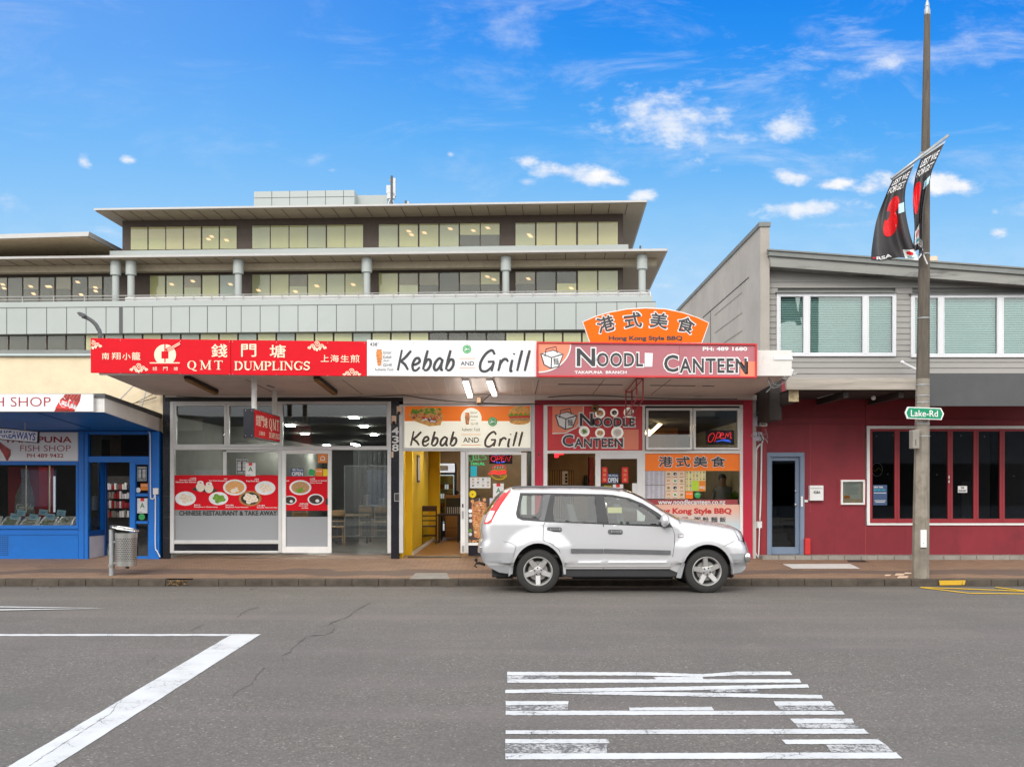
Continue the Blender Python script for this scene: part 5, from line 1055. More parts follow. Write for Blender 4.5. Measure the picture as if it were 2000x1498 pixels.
b = MB(); b.rect(at(D-.03), 867, 967, 936, 971, .8, 'counter_wood'); b.build('worktop', T); b = MB(); b.rect(at(D-.012), 868, 1009.5, 870, 1049, .01, 'ink_brown'); b.rect(at(D-.012), 869, 1030, 930, 1031, .01, 'ink_brown'); b.build('trim', T)
b = MB(); b.blob(W(892,962,27.2), .07, 'black', sq=(1,1,.8)); b.build('kettle', label='small black pot on the kebab shop counter beside the fridge', cat='pot')
T = thing('wall_menu', W(822, 960, 24), 'dark framed menu picture on the yellow wall', 'picture'); xw = W(776,0,YB).x+.03+.055
b = MB(); b.box(xw, xw+.02, 23.2, 23.8, 1.75, 2.4, 'ink_brown'); b.build('frame', T); b = MB(); b.box(xw+.02, xw+.024, 23.25, 23.75, 1.8, 2.35, 'paper_lilac'); b.build('print', T)
# noodle shop things
T = thing('wall_notice', W(1103, 946, 23.8), 'narrow white notice with food pictures on the wooden slat screen', 'notice'); b = MB(); b.rect(at(23.86), 1098, 920, 1109, 946, .01, 'paper'); b.build('paper', T); b = MB()
for j in range(3): b.rect(at(23.855), 1103.5, 925+j*6.5, 1108.3, 930+j*6.5, .003, 'sauce')
b.build('print', T)
b = MB(); b.rect(at(22.0), 1083, 883, 1101, 888, .05, 'neon_red'); b.rect(at(22.0), 1083, 888, 1091, 893.5, .05, 'neon_red'); b.build('red_lantern', label='bright red hanging sign just inside the top of the noodle shop entrance', cat='sign')
T = thing('ceiling_duct', W(1155, 920, 24), 'copper coloured duct hanging at the right of the noodle shop entrance', 'duct'); b = MB(); b.rect(at(24), 1151, 893, 1160, 1000, .4, 'maroon'); b.build('casing', T)
b = MB(); b.rect(at(26.4), 1141, 928, 1148, 960, .1, 'black'); b.build('doorway_panel', BW)
T = thing('potted_plant', fl(1434, 1046), 'small dark green potted plant behind the noodle shop window', 'plant'); rr = random.Random(3); c0 = W(1434, 978, 20.9)
b = MB()
for k in range(70):
    a = rr.uniform(0, 6.28); e = rr.uniform(-.2, 1.3); L = rr.uniform(.1, .26); d = Vector((math.cos(a)*math.cos(e), math.sin(a)*math.cos(e), math.sin(e)))*L; s_ = Vector((-math.sin(a), math.cos(a), 0))*.018; o = c0+d*.2
    b.add([o, o+d*.5+s_, o+d, o+d*.5-s_], [(0,1,2,3)], 'lettuce')
b.build('foliage', T); b = MB(); b.lathe(c0+Vector((0,0,-1.05)), (0,0,1), [(0,0),(.12,0),(.15,.9),(.13,.95),(0,.93)], 'dark', 16); b.build('pot', T)

# ------------------------------------------------------------------ skin-grown figure seen through the noodle window
def figure(loc, s, lab):
    t = thing('person', loc, lab, 'person'); x, y, z = loc
    J = {'pel':(0,0,.95,.13),'spi':(0,0,1.15,.125),'che':(0,.0,1.35,.14),'nec':(0,0,1.50,.05),'hea':(0,-.02,1.60,.085),'top':(0,-.01,1.70,.08)}
    E_ = [('pel','spi'),('spi','che'),('che','nec'),('nec','hea'),('hea','top')]
    for q, sx_ in (('l',-1),('r',1)):
        J.update({'sh'+q:(sx_*.17,0,1.42,.055),'el'+q:(sx_*.23,.02,1.14,.042),'wr'+q:(sx_*.17,-.16,1.02,.028),'ha'+q:(sx_*.13,-.23,1.03,.026),'hi'+q:(sx_*.09,0,.90,.09),'kn'+q:(sx_*.10,-.02,.50,.06),'an'+q:(sx_*.11,.02,.09,.042),'to'+q:(sx_*.12,-.14,.04,.035)})
        E_ += [('che','sh'+q),('sh'+q,'el'+q),('el'+q,'wr'+q),('wr'+q,'ha'+q),('pel','hi'+q),('hi'+q,'kn'+q),('kn'+q,'an'+q),('an'+q,'to'+q)]
        for f_i in range(5):
            n0 = 'f%s%d' % (q, f_i); J[n0] = (sx_*(.10+.014*f_i), -.27-.012*(f_i % 3), 1.035-.004*f_i, .008); J[n0+'t'] = (sx_*(.095+.014*f_i), -.295-.01*(f_i % 3), 1.015, .007); E_ += [('ha'+q, n0), (n0, n0+'t')]
    ks = list(J); me = bpy.data.meshes.new('body'); me.from_pydata([Vector(J[k][:3])*s for k in ks], [(ks.index(a), ks.index(c)) for a, c in E_], [])
    o = bpy.data.objects.new('body', me); COL.objects.link(o); o.parent = t; o['base'] = list(loc)
    o.modifiers.new('skin', 'SKIN'); o.modifiers.new('sub', 'SUBSURF').levels = 1; o.modifiers['sub'].render_levels = 2
    for i, k in enumerate(ks): r = J[k][3]*s; me.skin_vertices[0].data[i].radius = (r, r); me.skin_vertices[0].data[i].use_root = (k == 'pel')
    dg = bpy.context.evaluated_depsgraph_get(); m2 = bpy.data.meshes.new_from_object(o.evaluated_get(dg)); bpy.data.objects.remove(o)
    for mm in ('skin_tone', 'shirt', 'chair_wood', 'black'): m2.materials.append(MATS[mm])
    for p_ in m2.polygons: c = p_.center/s; p_.material_index = 0 if (c.z > 1.49 or (c.y < -.12 and .9 < c.z < 1.3)) else (1 if c.z > .93 else 2); p_.use_smooth = True
    o = bpy.data.objects.new('body', m2); COL.objects.link(o); o.parent = t
    b = MB(); b.blob(Vector(loc)+Vector((0,.02,1.66))*s, .098*s, 'black', sq=(.9,1,1.0)); b.build('hair', t, smooth=True)
mat('skin_tone', (.45,.28,.20), .6); mat('shirt', (.36,.40,.45), .8)
figure(fl(1410, 1046)[:2]+(.18,) if 0 else (W(1411,0,21.6).x, 21.6, .18), 1.0, 'person in a pale grey shirt standing inside behind the noodle shop window')

# ------------------------------------------------------------------ blue fish shop
FB = thing('fish_shop_building', (W(150,0,YB).x, YB, .17), 'bright blue fish shop with a cream rendered wall above its awning', 'building')
def fz(Y): return 2.79 + .068*(YB-Y)
xr_ = -7.19
b = MB(); b.rect(at(20.02), -260, 694.5, 326, 845, .25, 'cream_render'); b.box(-14, -7.1, 20.27, 31, 3.2, 4.3, 'cream_render'); b.box(-14, -7.1, 28.2, 31, .15, 3.2, 'cream_render'); b.build('upper_wall', FB)
b = MB(); b.rect(at(19.96), -260, 683.5, 326, 694.6, .4, 'flashing'); b.rect(at(19.95), -260, 690.8, 326, 695, .02, 'office_clad_blue'); b.build('parapet_cap', FB)
yf = 17.2
b = MB(); b.hexa([(-14,yf+.06,fz(yf)),(xr_,yf+.06,fz(yf)),(xr_,yf+.06,fz(yf)+.04),(-14,yf+.06,fz(yf)+.04)], [(-14,YB+.02,fz(YB)),(xr_,YB+.02,fz(YB)),(xr_,YB+.02,fz(YB)+.04),(-14,YB+.02,fz(YB)+.04)], 'blue_paint')
b.tube([zplane(lambda Y: fz(Y)-.004)(72,806), zplane(lambda Y: fz(Y)-.004)(178,838)], .006, 'blue_dark', 4); b.build('soffit', FB)
b = MB(); b.box(-14, xr_, yf, yf+.05, fz(yf)-.01, 3.24, 'white_paint'); b.build('fascia', FB)
b = MB(); b.hexa([(xr_+.002,yf,fz(yf)-.01),(xr_+.03,yf,fz(yf)-.01),(xr_+.03,yf,3.22),(xr_+.002,yf,3.22)], [(xr_+.002,YB+.02,fz(YB)-.01),(xr_+.03,YB+.02,fz(YB)-.01),(xr_+.03,YB+.02,3.05),(xr_+.002,YB+.02,3.05)], 'white_paint'); b.build('awning_end_board', FB)
b = MB(); b.hexa([(-14,yf-.03,3.24),(xr_+.05,yf-.03,3.22),(xr_+.05,yf-.03,3.29),(-14,yf-.03,3.27)], [(-14,YB+.1,3.08),(xr_+.05,YB+.1,3.05),(xr_+.05,YB+.1,3.14),(-14,YB+.1,3.14)], 'charcoal'); b.build('awning_roof', FB)
b = MB()
for (x0, y0, D0, x1, y1, D1) in [(228,787,19.0,272,742,20),(275,800,19.5,290,748,20)]: b.tube([W(x0,y0,D0), W(x1,y1,D1)], .012, 'galv', 5)
b.build('tie_rod', FB)
b = MB()
for pts in ([(232,815),(262,802),(300,783)], [(240,806),(275,799),(306,790)], [(283,778),(296,770),(318,768)]): b.tube([W(x, y-14, 19.95) for x, y in pts], .007, 'black', 4)
b.build('overhead_cable', label='loose black cables crossing the cream wall at the awning corner', cat='cable')
T = thing('shop_sign', W(60, 804, 17.1), 'white fascia sign ending FISH SHOP with a tilted cola bottle, over the blue soffit', 'sign')
b = MB(); b.rect(at(17.1), -300, 769.6, 181.7, 803.6, .05, 'sign_white'); b.build('sign_board', T, bevel=.003); sF = at(17.097)
part(T, 'lettering', lambda b: b.text('TAKAPUNA FISH SHOP', sF, -226, 775.5, 99, 794, 'text_maroon', bold=-.006))
def bottle(b, sf, pts, lab_box=None): b.slab(sf, pts, 0, 'cola')
def f(b):
    b.slab(sF, [(106,803.4),(112,790),(121,777),(127,770),(158.5,770),(156,783),(149,796),(145,803.4)], 0, 'cola'); b.slab(at(17.0955), [(108,797),(118,780),(150,785),(146,801)], 0, 'text_red')
    for k in range(5): b.stroke(at(17.0945), [(126+k*7,771),(122+k*6.5,778)], .5, 'sign_coral')
part(T, 'bottle_picture', f)
def cola(b, sf, x0, y0, x1, y1, m, rise=0, l=0):    # flowing script: two words joined by ribbons
    w_ = x1-x0; h = y1-y0; q = lambda *p: [(x0+a*w_, y0+c*h+rise*(a-.5)) for a, c in p]
    C_ = lambda x: [(x+.13,.18),(x+.06,.08),(x+.01,.35),(x+.01,.72),(x+.06,.92),(x+.13,.76)]
    ss = [C_(0), [(.20,.42),(.15,.6),(.19,.84),(.24,.62),(.20,.42)], [(.33,.5),(.28,.5),(.27,.85),(.34,.78)], [(.43,.5),(.37,.48),(.36,.84),(.42,.78),(.44,.46),(.45,.86)], [(.46,.66),(.52,.66)], C_(.53), [(.71,.42),(.67,.6),(.70,.84),(.75,.62),(.71,.42)], [(.79,.9),(.79,.4),(.84,.02),(.80,.5),(.83,.88)], [(.93,.5),(.88,.48),(.86,.84),(.92,.78),(.94,.46),(.98,.9)], [(.06,.92),(.15,1.08),(.35,1.02)], [(.13,.18),(.22,.05),(.34,.2)]]
    for k, s_ in enumerate(ss): b.stroke(sf, crv(*q(*s_), n=4), .05*w_ if k < 9 else .03*w_, m, l+.0002*k)
part(T, 'bottle_script', lambda b: cola(b, at(17.094), 116, 778, 150, 797, 'white', rise=12))
def blue(pts_, name, m='blue_paint', D=YB, th=.18, bev=.006, **k):
    b = MB()
    for q in pts_: b.rect(at(D), *q, th, m)
    return b.build(name, FB, bevel=bev, **k)
blue([(-260,1033,153,1092),(-260,1040,158,1044)][:1], 'stall_riser'); b = MB(); b.rect(at(YB-.02), -260, 1041, 157, 1044, .03, 'blue_paint'); b.build('rail', FB)
blue([(153.2,842,171.4,1092)], 'pillar', D=YB-.03); blue([(163,842,165,1091)], 'pillar_trim', 'blue_dark', D=YB-.034, th=.01, bev=0)
blue([(290.5,842,311,1092)], 'pillar', D=YB-.03)
blue([(-260,842,153,843.5),(-260,900.6,153,908)], 'window_rail'); blue([(-260,1026,153,1033)], 'sill', D=YB-.04)
blue([(148,908,153,1026)], 'window_rail', D=YB+.01, th=.1)
blue([(171.4,842,290.5,848.5),(171.4,891,290.5,902.6)], 'door_head', D=YB-.01); blue([(204,902.6,206.5,1088)], 'door_post', 'blue_dark', D=YB+.5, th=.1)
blue([(253,902.6,263.5,1090)], 'door_post', D=YB-.01)
b = MB()
for y0, y1 in ((902.6,907),(963.5,969.5),(1017.5,1022.5),(1086,1091)): b.rect(at(YB+.01), 263.5, y0, 290.5, y1, .1, 'blue_paint')
b.rect(at(YB+.01), 263.5, 907, 265, 1086, .1, 'blue_paint'); b.rect(at(YB+.01), 289, 907, 290.5, 1086, .1, 'blue_paint'); b.build('side_frame', FB, bevel=.004)
b = MB(); b.rect(at(YB+.06), 265, 907, 289, 1086, .006, 'dark_glass'); b.build('side_glass', FB)
b = MB(); b.rect(at(YB+.07), 171.4, 848.5, 290.5, 891, .006, 'dark_glass'); b.build('transom_glass', FB)
b = MB(); b.rect(at(YB+.12), 168.5, 849, 198, 891, .01, 'lime' if 0 else 'blind_olive'); b.build('transom_blind', FB); b = MB(); b.rect(at(YB+.12), 215, 850, 236, 891, .01, 'light_wood'); b.build('transom_blind', FB)
b = MB(); b.rect(at(YB+.10), 237, 849.5, 288, 882, .01, 'black'); b.build('transom_board', FB)
b = MB(); b.rect(at(YB+.03), -260, 908, 148, 1026, .006, 'shop_glass'); b.build('shop_window', FB)
# splayed return into the recessed doorway
p0 = W(171.5,0,YB).x; p1 = W(205,0,YB+.55).x
def spl(x0f, x1f, z0, z1, m, name, th=.05, l=0):
    a = Vector((p0+(p1-p0)*x0f, YB+.55*x0f, z0)); c = Vector((p0+(p1-p0)*x1f, YB+.55*x1f, z0)); n = Vector((c.y-a.y, -(c.x-a.x), 0)).normalized(); a = a+n*l; c = c+n*l
    u = Vector((0,0,z1-z0)); b = MB(); b.hexa([a, c, c+u, a+u], [a-n*th, c-n*th, c-n*th+u, a-n*th+u], m); return b.build(name, FB)
zz = lambda y: W(0,y,YB).z
spl(0,1,.17,zz(1047),'paper_lilac','return_panel'); spl(0,1,zz(1047),zz(1036),'blue_dark','return_sill',.09,.02); spl(0,.06,zz(1036),zz(902),'blue_paint','return_post'); spl(.72,1,zz(1036),zz(902),'blue_paint','return_post',.06); spl(.06,.72,zz(1036),zz(905),'shop_glass','return_glass',.01)
# vent holes in the riser
b = MB()
for j in range(10):
    for i in range(5): b.ell(at(YB-.003), 1.5+i*3.4, 1048.5+j*3.9, 1.0, 1.2, 0, 'black', n=8)
b.build('vent_hole', FB, kind='stuff')
# room
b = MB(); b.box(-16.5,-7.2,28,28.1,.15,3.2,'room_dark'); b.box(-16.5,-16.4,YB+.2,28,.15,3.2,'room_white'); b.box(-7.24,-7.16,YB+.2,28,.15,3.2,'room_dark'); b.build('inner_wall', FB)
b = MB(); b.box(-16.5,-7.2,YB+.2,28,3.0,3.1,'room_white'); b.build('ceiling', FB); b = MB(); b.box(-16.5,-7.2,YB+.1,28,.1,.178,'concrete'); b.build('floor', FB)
T = thing('window_sign', W(76, 900, YB), 'white TAKAPUNA FISH SHOP sign with a phone number above the display window', 'sign')
b = MB(); b.rect(at(YB-.02), -260, 843.5, 152.8, 900.6, .06, 'paper_lilac'); b.rect(at(YB-.024), -258, 845, 151.5, 899, .01, 'sign_white'); b.build('sign_board', T); sW = at(YB-.028)
Z4_ = lambda x, y: (x/3.567, 740+y/3.567)
def f(b):
    b.text('TAKAPUNA', sW, 8, 852.5, 140, 864.5, 'text_maroon', bold=.02); b.text('FISH SHOP', sW, *Z4_(141,462), *Z4_(492,504), 'text_maroon', bold=-.01); b.text('PH 489 9432', sW, *Z4_(188,520), *Z4_(442,548), 'text_maroon', bold=.012)
part(T, 'lettering', f)
part(T, 'bottle_picture', lambda b: b.slab(sW, [Z4_(*p) for p in [(-40,430),(2,440),(20,455),(75,495),(74,530),(55,570),(45,568),(20,520),(-5,480),(-40,470)]], 0, 'cola'))
T = thing('hanging_sign', W(30, 866, 18.4), 'small white board reading FISH & TAKEAWAYS hanging askew under the blue soffit', 'sign')
ha = Vector(W(-62, 829, 17.9)); hb = Vector(W(75.5, 842, 18.9)); hc = Vector(W(73.5, 865.5, 18.9)); hd = Vector(W(-62, 853, 17.9))
def hs(u, v, l=0): p_ = (ha*(1-u)+hb*u)*(1-v)+(hd*(1-u)+hc*u)*v; return p_+Vector((.4,-1,0)).normalized()*l
b = MB(); b.slab(hs, [(0,0),(1,0),(1,1),(0,1)], .05, 'black'); b.slab(lambda x,y,l=0: hs(x,y,.003), [(.015,.07),(.985,.07),(.985,.93),(.015,.93)], .004, 'sign_white'); b.build('board', T)
b = MB(); b.text('FISH & TAKEAWAYS', lambda x,y,l=0: hs(x,y,.006), .05,.2,.96,.82, 'text_blue', bold=.02); b.build('lettering', T)
b = MB(); b.tube([hs(.2,0), hs(.2,0)+Vector((0,0,.25))], .012, 'galv', 5); b.tube([hs(.8,0), hs(.8,0)+Vector((0,0,.2))], .012, 'galv', 5); b.build('hanger', T)
# display: trays of fish, price cards, cooler standing in for a glass reflection
b = MB(); b.box(-14, W(150,0,YB+.1).x, YB+.08, YB+1.1, .7, .76, 'steel'); b.box(-14, W(150,0,YB+.1).x, YB+1.1, YB+1.15, .7, .98, 'blue_dark'); b.build('display_bench', FB)
rr = random.Random(12)
for i, (x0, y0) in enumerate([(-36,1022),(0,1020),(38,1022),(74,1021),(108,1022)]):
    t = thing('fish_tray', W(x0+18, y0+4, 20.3), ['white tray of dark fish cut off at the left edge of the window','second white tray from the left full of grey fillets','white tray of green leaves and fillets in the middle of the window','white tray of green mussels right of the middle','white tray of fish nearest the doorway'][i], 'tray', 'white fish trays in the shop window')
    q = [W(x0, 1027, 20.05), W(x0+30, 1027, 20.05), W(x0+40, 1010, 20.7), W(x0+14, 1010, 20.7)]
    b = MB(); b.tube(q+[q[0]], .022, 'white', 6); b.build('rim', t); b = MB(); c = sum(q, Vector())/4
    b.add(q+[p_+Vector((0,0,-.07)) for p_ in q], [(4,5,6,7),(0,1,5,4),(1,2,6,5),(2,3,7,6),(3,0,4,7)], 'white'); b.build('pan', t)
    b = MB()
    for k in range(26): u, v = rr.uniform(.1,.9), rr.uniform(.1,.9); p_ = (q[0]*(1-u)+q[1]*u)*(1-v)+(q[3]*(1-u)+q[2]*u)*v; b.blob(p_+Vector((0,0,-.01)), rr.uniform(.03,.06), rr.choice(['fish_grey','fish_green','fish_green'] if i % 2 else ['fish_grey','fish_grey','fish_green']), 4, (1.5,1,.5))
    b.build('fish', t, kind='stuff')
for i, (x, y) in enumerate([(41,1001),(84,1000),(119,1001),(28,1008),(65,1009),(98,1008)]):
    b = MB(); w_ = 9; b.slab(at(20.2+.05*(i % 3)), [(x-w_,y+5),(x-w_+2,y-6),(x+w_+1,y-4),(x+w_-1,y+7)], .004, 'fish_label'); b.rect(at(20.195+.05*(i % 3)), x-5, y-1, x+5, y, .002, 'text_blue'); b.rect(at(20.195+.05*(i % 3)), x-4, y+2, x+4, y+3, .002, 'text_blue')
    b.build('price_card', label='pale blue price card, '+['leftmost of the back row','middle of the back row','rightmost of the back row','leftmost of the front row','middle of the front row','rightmost of the front row'][i]+' of the fish display', cat='price card', group='pale blue price cards over the fish trays')
T = thing('reflected_cooler', W(50, 1004, 21.8), 'red drinks cooler with bottle picture and script, standing in for a reflection in the fish shop glass', 'fridge')  # cooler built in place of a reflection in the shop glass
b = MB(); b.rect(at(21.8), 16, 912, 76, 1070, .7, 'cooler_red'); b.build('cabinet', T); b = MB(); b.slab(at(21.79), [(40,915),(56,915),(58,940),(66,965),(68,1004),(28,1004),(30,968),(42,940)], .004, 'fish_grey'); b.build('bottle_picture', T)
part(T, 'script', lambda b: cola(b, at(21.78), 32, 984, 66, 996, 'white'))
b = MB(); b.rect(at(21.2), 104, 930, 107, 1000, .03, 'fridge_lit'); b.rect(at(21.2), 95, 909, 97, 1000, .03, 'cream_ink'); b.rect(at(21.2), 49.5, 909, 51, 1000, .03, 'cream_ink'); b.build('lit_shelf_edge', label='slim white lit strips standing in the fish shop display window', cat='light strip')
b = MB(); b.lathe(W(187,996,20.8), (0,0,1), [(.0,0),(.07,0),(.07,.3),(.02,.3),(0,.3)], 'white', 16); b.build('paper_roll', label='white paper towel roll on the counter beside the fish shop doorway', cat='paper roll')
T = thing('shop_shelf', W(230, 1010, 23.5), 'dark shelf of small goods deep in the fish shop doorway', 'shelf'); b = MB(); b.rect(at(23.6), 206, 930, 262, 1060, .3, 'dark'); b.build('cabinet', T); b = MB()
for j in range(4):
    for i in range(9): b.rect(at(23.5), 208+i*5, 950+j*18-rr.uniform(3,9), 211.5+i*5, 956+j*18, .08, rr.choice(['cooler_red','paper_lilac','fish_grey','maroon','white','dark']))
b.build('goods', T, kind='stuff')
hours(268.5, 911.5, 286, 939, YB+.05, 'black opening hours notice beside the fish shop doorway'); sticker(274.5, 944, 289, 957.5, YB+.05, 'sticker_orange', 'orange sticker under the fish shop opening hours', [('Now Open', .1,.2,.9,.4)]); sticker(265, 952, 274.5, 962, YB+.045, 'white', 'round white sticker beside the orange one on the fish shop side pane', rnd=True)
grade(268, 973, 288, 1002, YB+.05, 'white grade A certificate beside the fish shop doorway'); sticker(270.5, 1003, 283, 1015.5, YB+.045, 'green_badge', 'round green sticker below the fish shop grade A certificate', rnd=True)
T = thing('meter_conduit', W(300, 1089, 19.8), 'white conduit and junction box on the blue pillar', 'conduit')
b = MB(); b.rect(at(19.8), 298.5, 953, 308.5, 965.5, .06, 'white'); b.build('junction_box', T, bevel=.006)
b = MB(); b.tube([W(x, y, 19.83) for x, y in crv((289,843),(293,850),(293.5,900),(294,965),(296,974),(301,972),(302.5,964))], .012, 'white', 6); b.tube([W(x, y, 19.83) for x, y in crv((303.5,966),(303.5,1000),(303.5,1066),(307,1076),(313,1088))], .012, 'white', 6); b.build('pipe', T, smooth=True)

# ------------------------------------------------------------------ crimson shop below, grey weatherboards above
RB = thing('corner_building', (W(1750,0,20.2).x, 20.2, .2), 'two storey building with grey weatherboards above and crimson shop walls below', 'building')
DR = 20.12; s_r = at(DR)
def cr_(name, q, m='crimson_wall', D=DR, th=.25, bev=0, **k):
    b = MB()
    for p_ in q: b.rect(at(D), *p_, th, m)
    return b.build(name, RB, bevel=bev, **k)
cr_('lower_wall', [(1470,745,1502,1090),(1502,745,1690,883.6),(1571,883.6,1690,1084),(1690.6,1026,2200,1084),(1690.6,745,2200,832)])
cr_('wall_trim', [(1500,815,1690,818),(1500,828,1690,829.4),(1690,818,2200,820)], 'crimson_wall', DR-.02, .03); cr_('corner_pier', [(1486,800,1498,1090)], 'red_wood', DR-.05, .1, .01); cr_('cable_pier', [(1470.5,815,1485.5,1092)], 'maroon', DR-.03, .1)
cr_('wall_trim', [(1690,1026,1691,1084),(1582,829,1583,1000)], 'maroon', DR-.004, .01)
b = MB(); b.frame(at(DR-.03), 1693.6, 831.8, 2200, 1025.6, 5.5, .1, 'alu_white', tb=4); wf = b.build('bifold_window', RB, bevel=.004); wf['label'] = 'long crimson bifold window in a white frame'
xs = [1699,1752.3,1803,1856,1906.5,1957.5,2008,2059,2110]
for i in range(8):
    b = MB(); b.frame(at(DR+.0), xs[i]+.3, 837.6, xs[i+1]-.3, 1021, 4.6, .05, 'red_wood', tb=8); b.build('sash', wf, bevel=.004)
b = MB(); b.rect(at(DR+.03), 1699, 838, 2190, 1015, .006, 'dark_glass'); b.build('pane', wf)
b = MB(); b.rect(at(DR-.02), 1853, 929, 1854.6, 935, .02, 'white'); b.rect(at(DR-.02), 1853, 938, 1854.6, 943, .02, 'white'); b.build('handle', wf)
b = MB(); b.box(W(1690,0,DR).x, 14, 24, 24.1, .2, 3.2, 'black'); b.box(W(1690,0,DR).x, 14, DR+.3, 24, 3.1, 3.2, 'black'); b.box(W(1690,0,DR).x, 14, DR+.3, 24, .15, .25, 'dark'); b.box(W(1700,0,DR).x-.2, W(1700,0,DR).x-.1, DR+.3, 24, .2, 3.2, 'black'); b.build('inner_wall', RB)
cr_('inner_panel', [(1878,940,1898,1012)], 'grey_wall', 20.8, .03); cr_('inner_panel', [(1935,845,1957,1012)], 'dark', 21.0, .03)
b = MB()
for x, y in ((1712,852),(1745,850),(1818,852),(1877,851),(1923,853),(1734,926),(1830,927),(1980,930)): c = W(x, y, 22.5); b.blob(c, .009, 'fridge_lit', 4)
b.build('fairy_light', label='tiny fairy light points glinting inside the dark bifold window', cat='string light', kind='stuff')
T = thing('neon_sign', W(1713, 932, 20.3), 'round white outline sign with a yellow leaf in the first bifold pane', 'sign')
b = MB(); neon(b, at(20.25), arc(1713,917,10.5,13,0,360,20)[:-1], 'white', .8, closed=True); neon(b, at(20.25), crv((1704,917),(1710,920),(1716,914),(1722,919)), 'sticker_yellow', .8); b.build('neon_tube', T)
T = thing('notice_poster', W(1719, 986, DR), 'dark blue poster headed NEW YEAR, BETTER YOU in the first bifold pane', 'poster'); b = MB(); b.rect(at(DR+.025), 1705.5, 947, 1732.5, 986.5, .003, 'poster_blue'); b.build('paper', T)
b = MB(); sq = at(DR+.022); b.text('NEW YEAR,', sq, 1707,949.5,1725,953.5,'white',bold=.02); b.text('BETTER YOU', sq, 1707,955,1729,958.5,'cyan',bold=.02); b.rect(sq,1707,962,1731,963,0,'white'); b.rect(sq,1708,977,1730,978,0,'white'); b.rect(sq,1710,980,1728,981,0,'white'); b.build('print', T)
T = thing('window_sticker', W(1880, 962, DR), 'small white EXPORT sticker in the fourth bifold pane', 'sticker'); b = MB(); b.rect(at(DR+.025), 1871, 949, 1889, 962, .003, 'white'); b.build('film', T); b = MB(); b.text('EXPORT', sq, 1872.5,956.5,1887.5,960.5,'ink',bold=.03); b.text('DB', sq, 1877,950.5,1883,954.5,'ink',bold=.03); b.build('print', T)
# blue-grey street door
b = MB(); b.frame(at(DR-.04), 1498.4, 883.6, 1571, 1085, 8, .15, 'door_blue', tb=1); fo = b.build('door_frame', RB, bevel=.006)
b = MB(); b.frame(at(DR+.03), 1499.5, 891, 1562, 1082, 8.5, .06, 'door_blue', tb=14); dr = b.build('door', RB, bevel=.006); dr['label'] = 'blue grey street door with one tall glass panel'
b = MB(); b.rect(at(DR+.06), 1508, 900, 1553.5, 1068, .006, 'dark_glass'); b.build('pane', dr); b = MB(); b.blob(W(1553.8,958.5,DR-.0), .022, 'chrome'); b.blob(W(1553.8,985.5,DR-.0), .028, 'chrome'); b.build('handle', dr, smooth=True)
b = MB()
for k in range(7): b.box(W(1500,0,DR).x, W(1566,0,DR).x, DR+.5+.28*k, DR+.78+.28*k, .2, .3+.17*k, 'grey_wall')
b.box(W(1496,0,DR).x, W(1498,0,DR).x, DR+.2, 24, .2, 3, 'dark'); b.box(W(1571,0,DR).x, W(1575,0,DR).x, DR+.2, 24, .2, 3, 'dark'); b.box(W(1490,0,DR).x, W(1575,0,DR).x, 24, 24.1, .2, 3, 'dark'); b.build('inner_stair', RB)
T = thing('letterbox', W(1595, 978, 20), 'white steel letterbox marked 428A on the crimson wall', 'letterbox'); b = MB(); b.rect(at(DR-.1), 1581.8, 948, 1608.6, 977.5, .1, 'white'); b.build('box', T, bevel=.008)
b = MB(); b.rect(at(DR-.104), 1583.5, 953.2, 1607, 954.2, .01, 'grey_wall'); b.build('flap', T); b = MB(); b.text('428A', at(DR-.106), 1588.5,958.5,1602.5,964,'ink',bold=.02); b.build('house_number', T)
T = thing('notice_case', W(1666, 986, 20), 'white framed menu case with papers on the crimson wall', 'notice case'); b = MB(); b.frame(at(DR-.06), 1643, 937, 1689.5, 985.5, 3.6, .06, 'alu_white'); b.build('frame', T, bevel=.004)
b = MB(); b.rect(at(DR-.012), 1646, 940, 1686, 982, .003, 'paper_peach'); b.rect(at(DR-.016), 1648.5, 942, 1681, 974, .003, 'paper'); b.rect(at(DR-.024), 1649, 967.5, 1660, 973, .003, 'sticker_orange')
for k in range(9): b.rect(at(DR-.020), 1651, 945+k*2.4, 1651+random.uniform(12,28), 945.5+k*2.4, .002, 'grey_wall')
b.build('papers', T); b = MB(); b.rect(at(DR-.04), 1646.5, 940.5, 1686, 982, .004, 'shop_glass'); b.build('pane', T)
b = MB(); b.rect(at(DR-.008), 1637.5, 935, 1692, 989, .006, 'red_wood'); b.build('backboard', T)
b = MB(); b.rect(at(DR-.03), 1571.5, 976, 1578, 980.5, .03, 'white'); b.build('door_bell', label='small white bell push between the blue grey door and the letterbox', cat='bell'); b = MB(); b.rect(at(DR-.055), 1564.5, 969, 1568, 989, .01, 'white'); b.build('number_plate', label='thin white upright number strip on the blue grey door frame', cat='plate')
b = MB(); b.rect(at(DR-.14), 1572.5, 1051, 1583.5, 1083.5, .14, 'text_red'); b.build('downpipe_cover', label='short red box standing by the foot of the blue grey door frame', cat='box', bevel=.02)
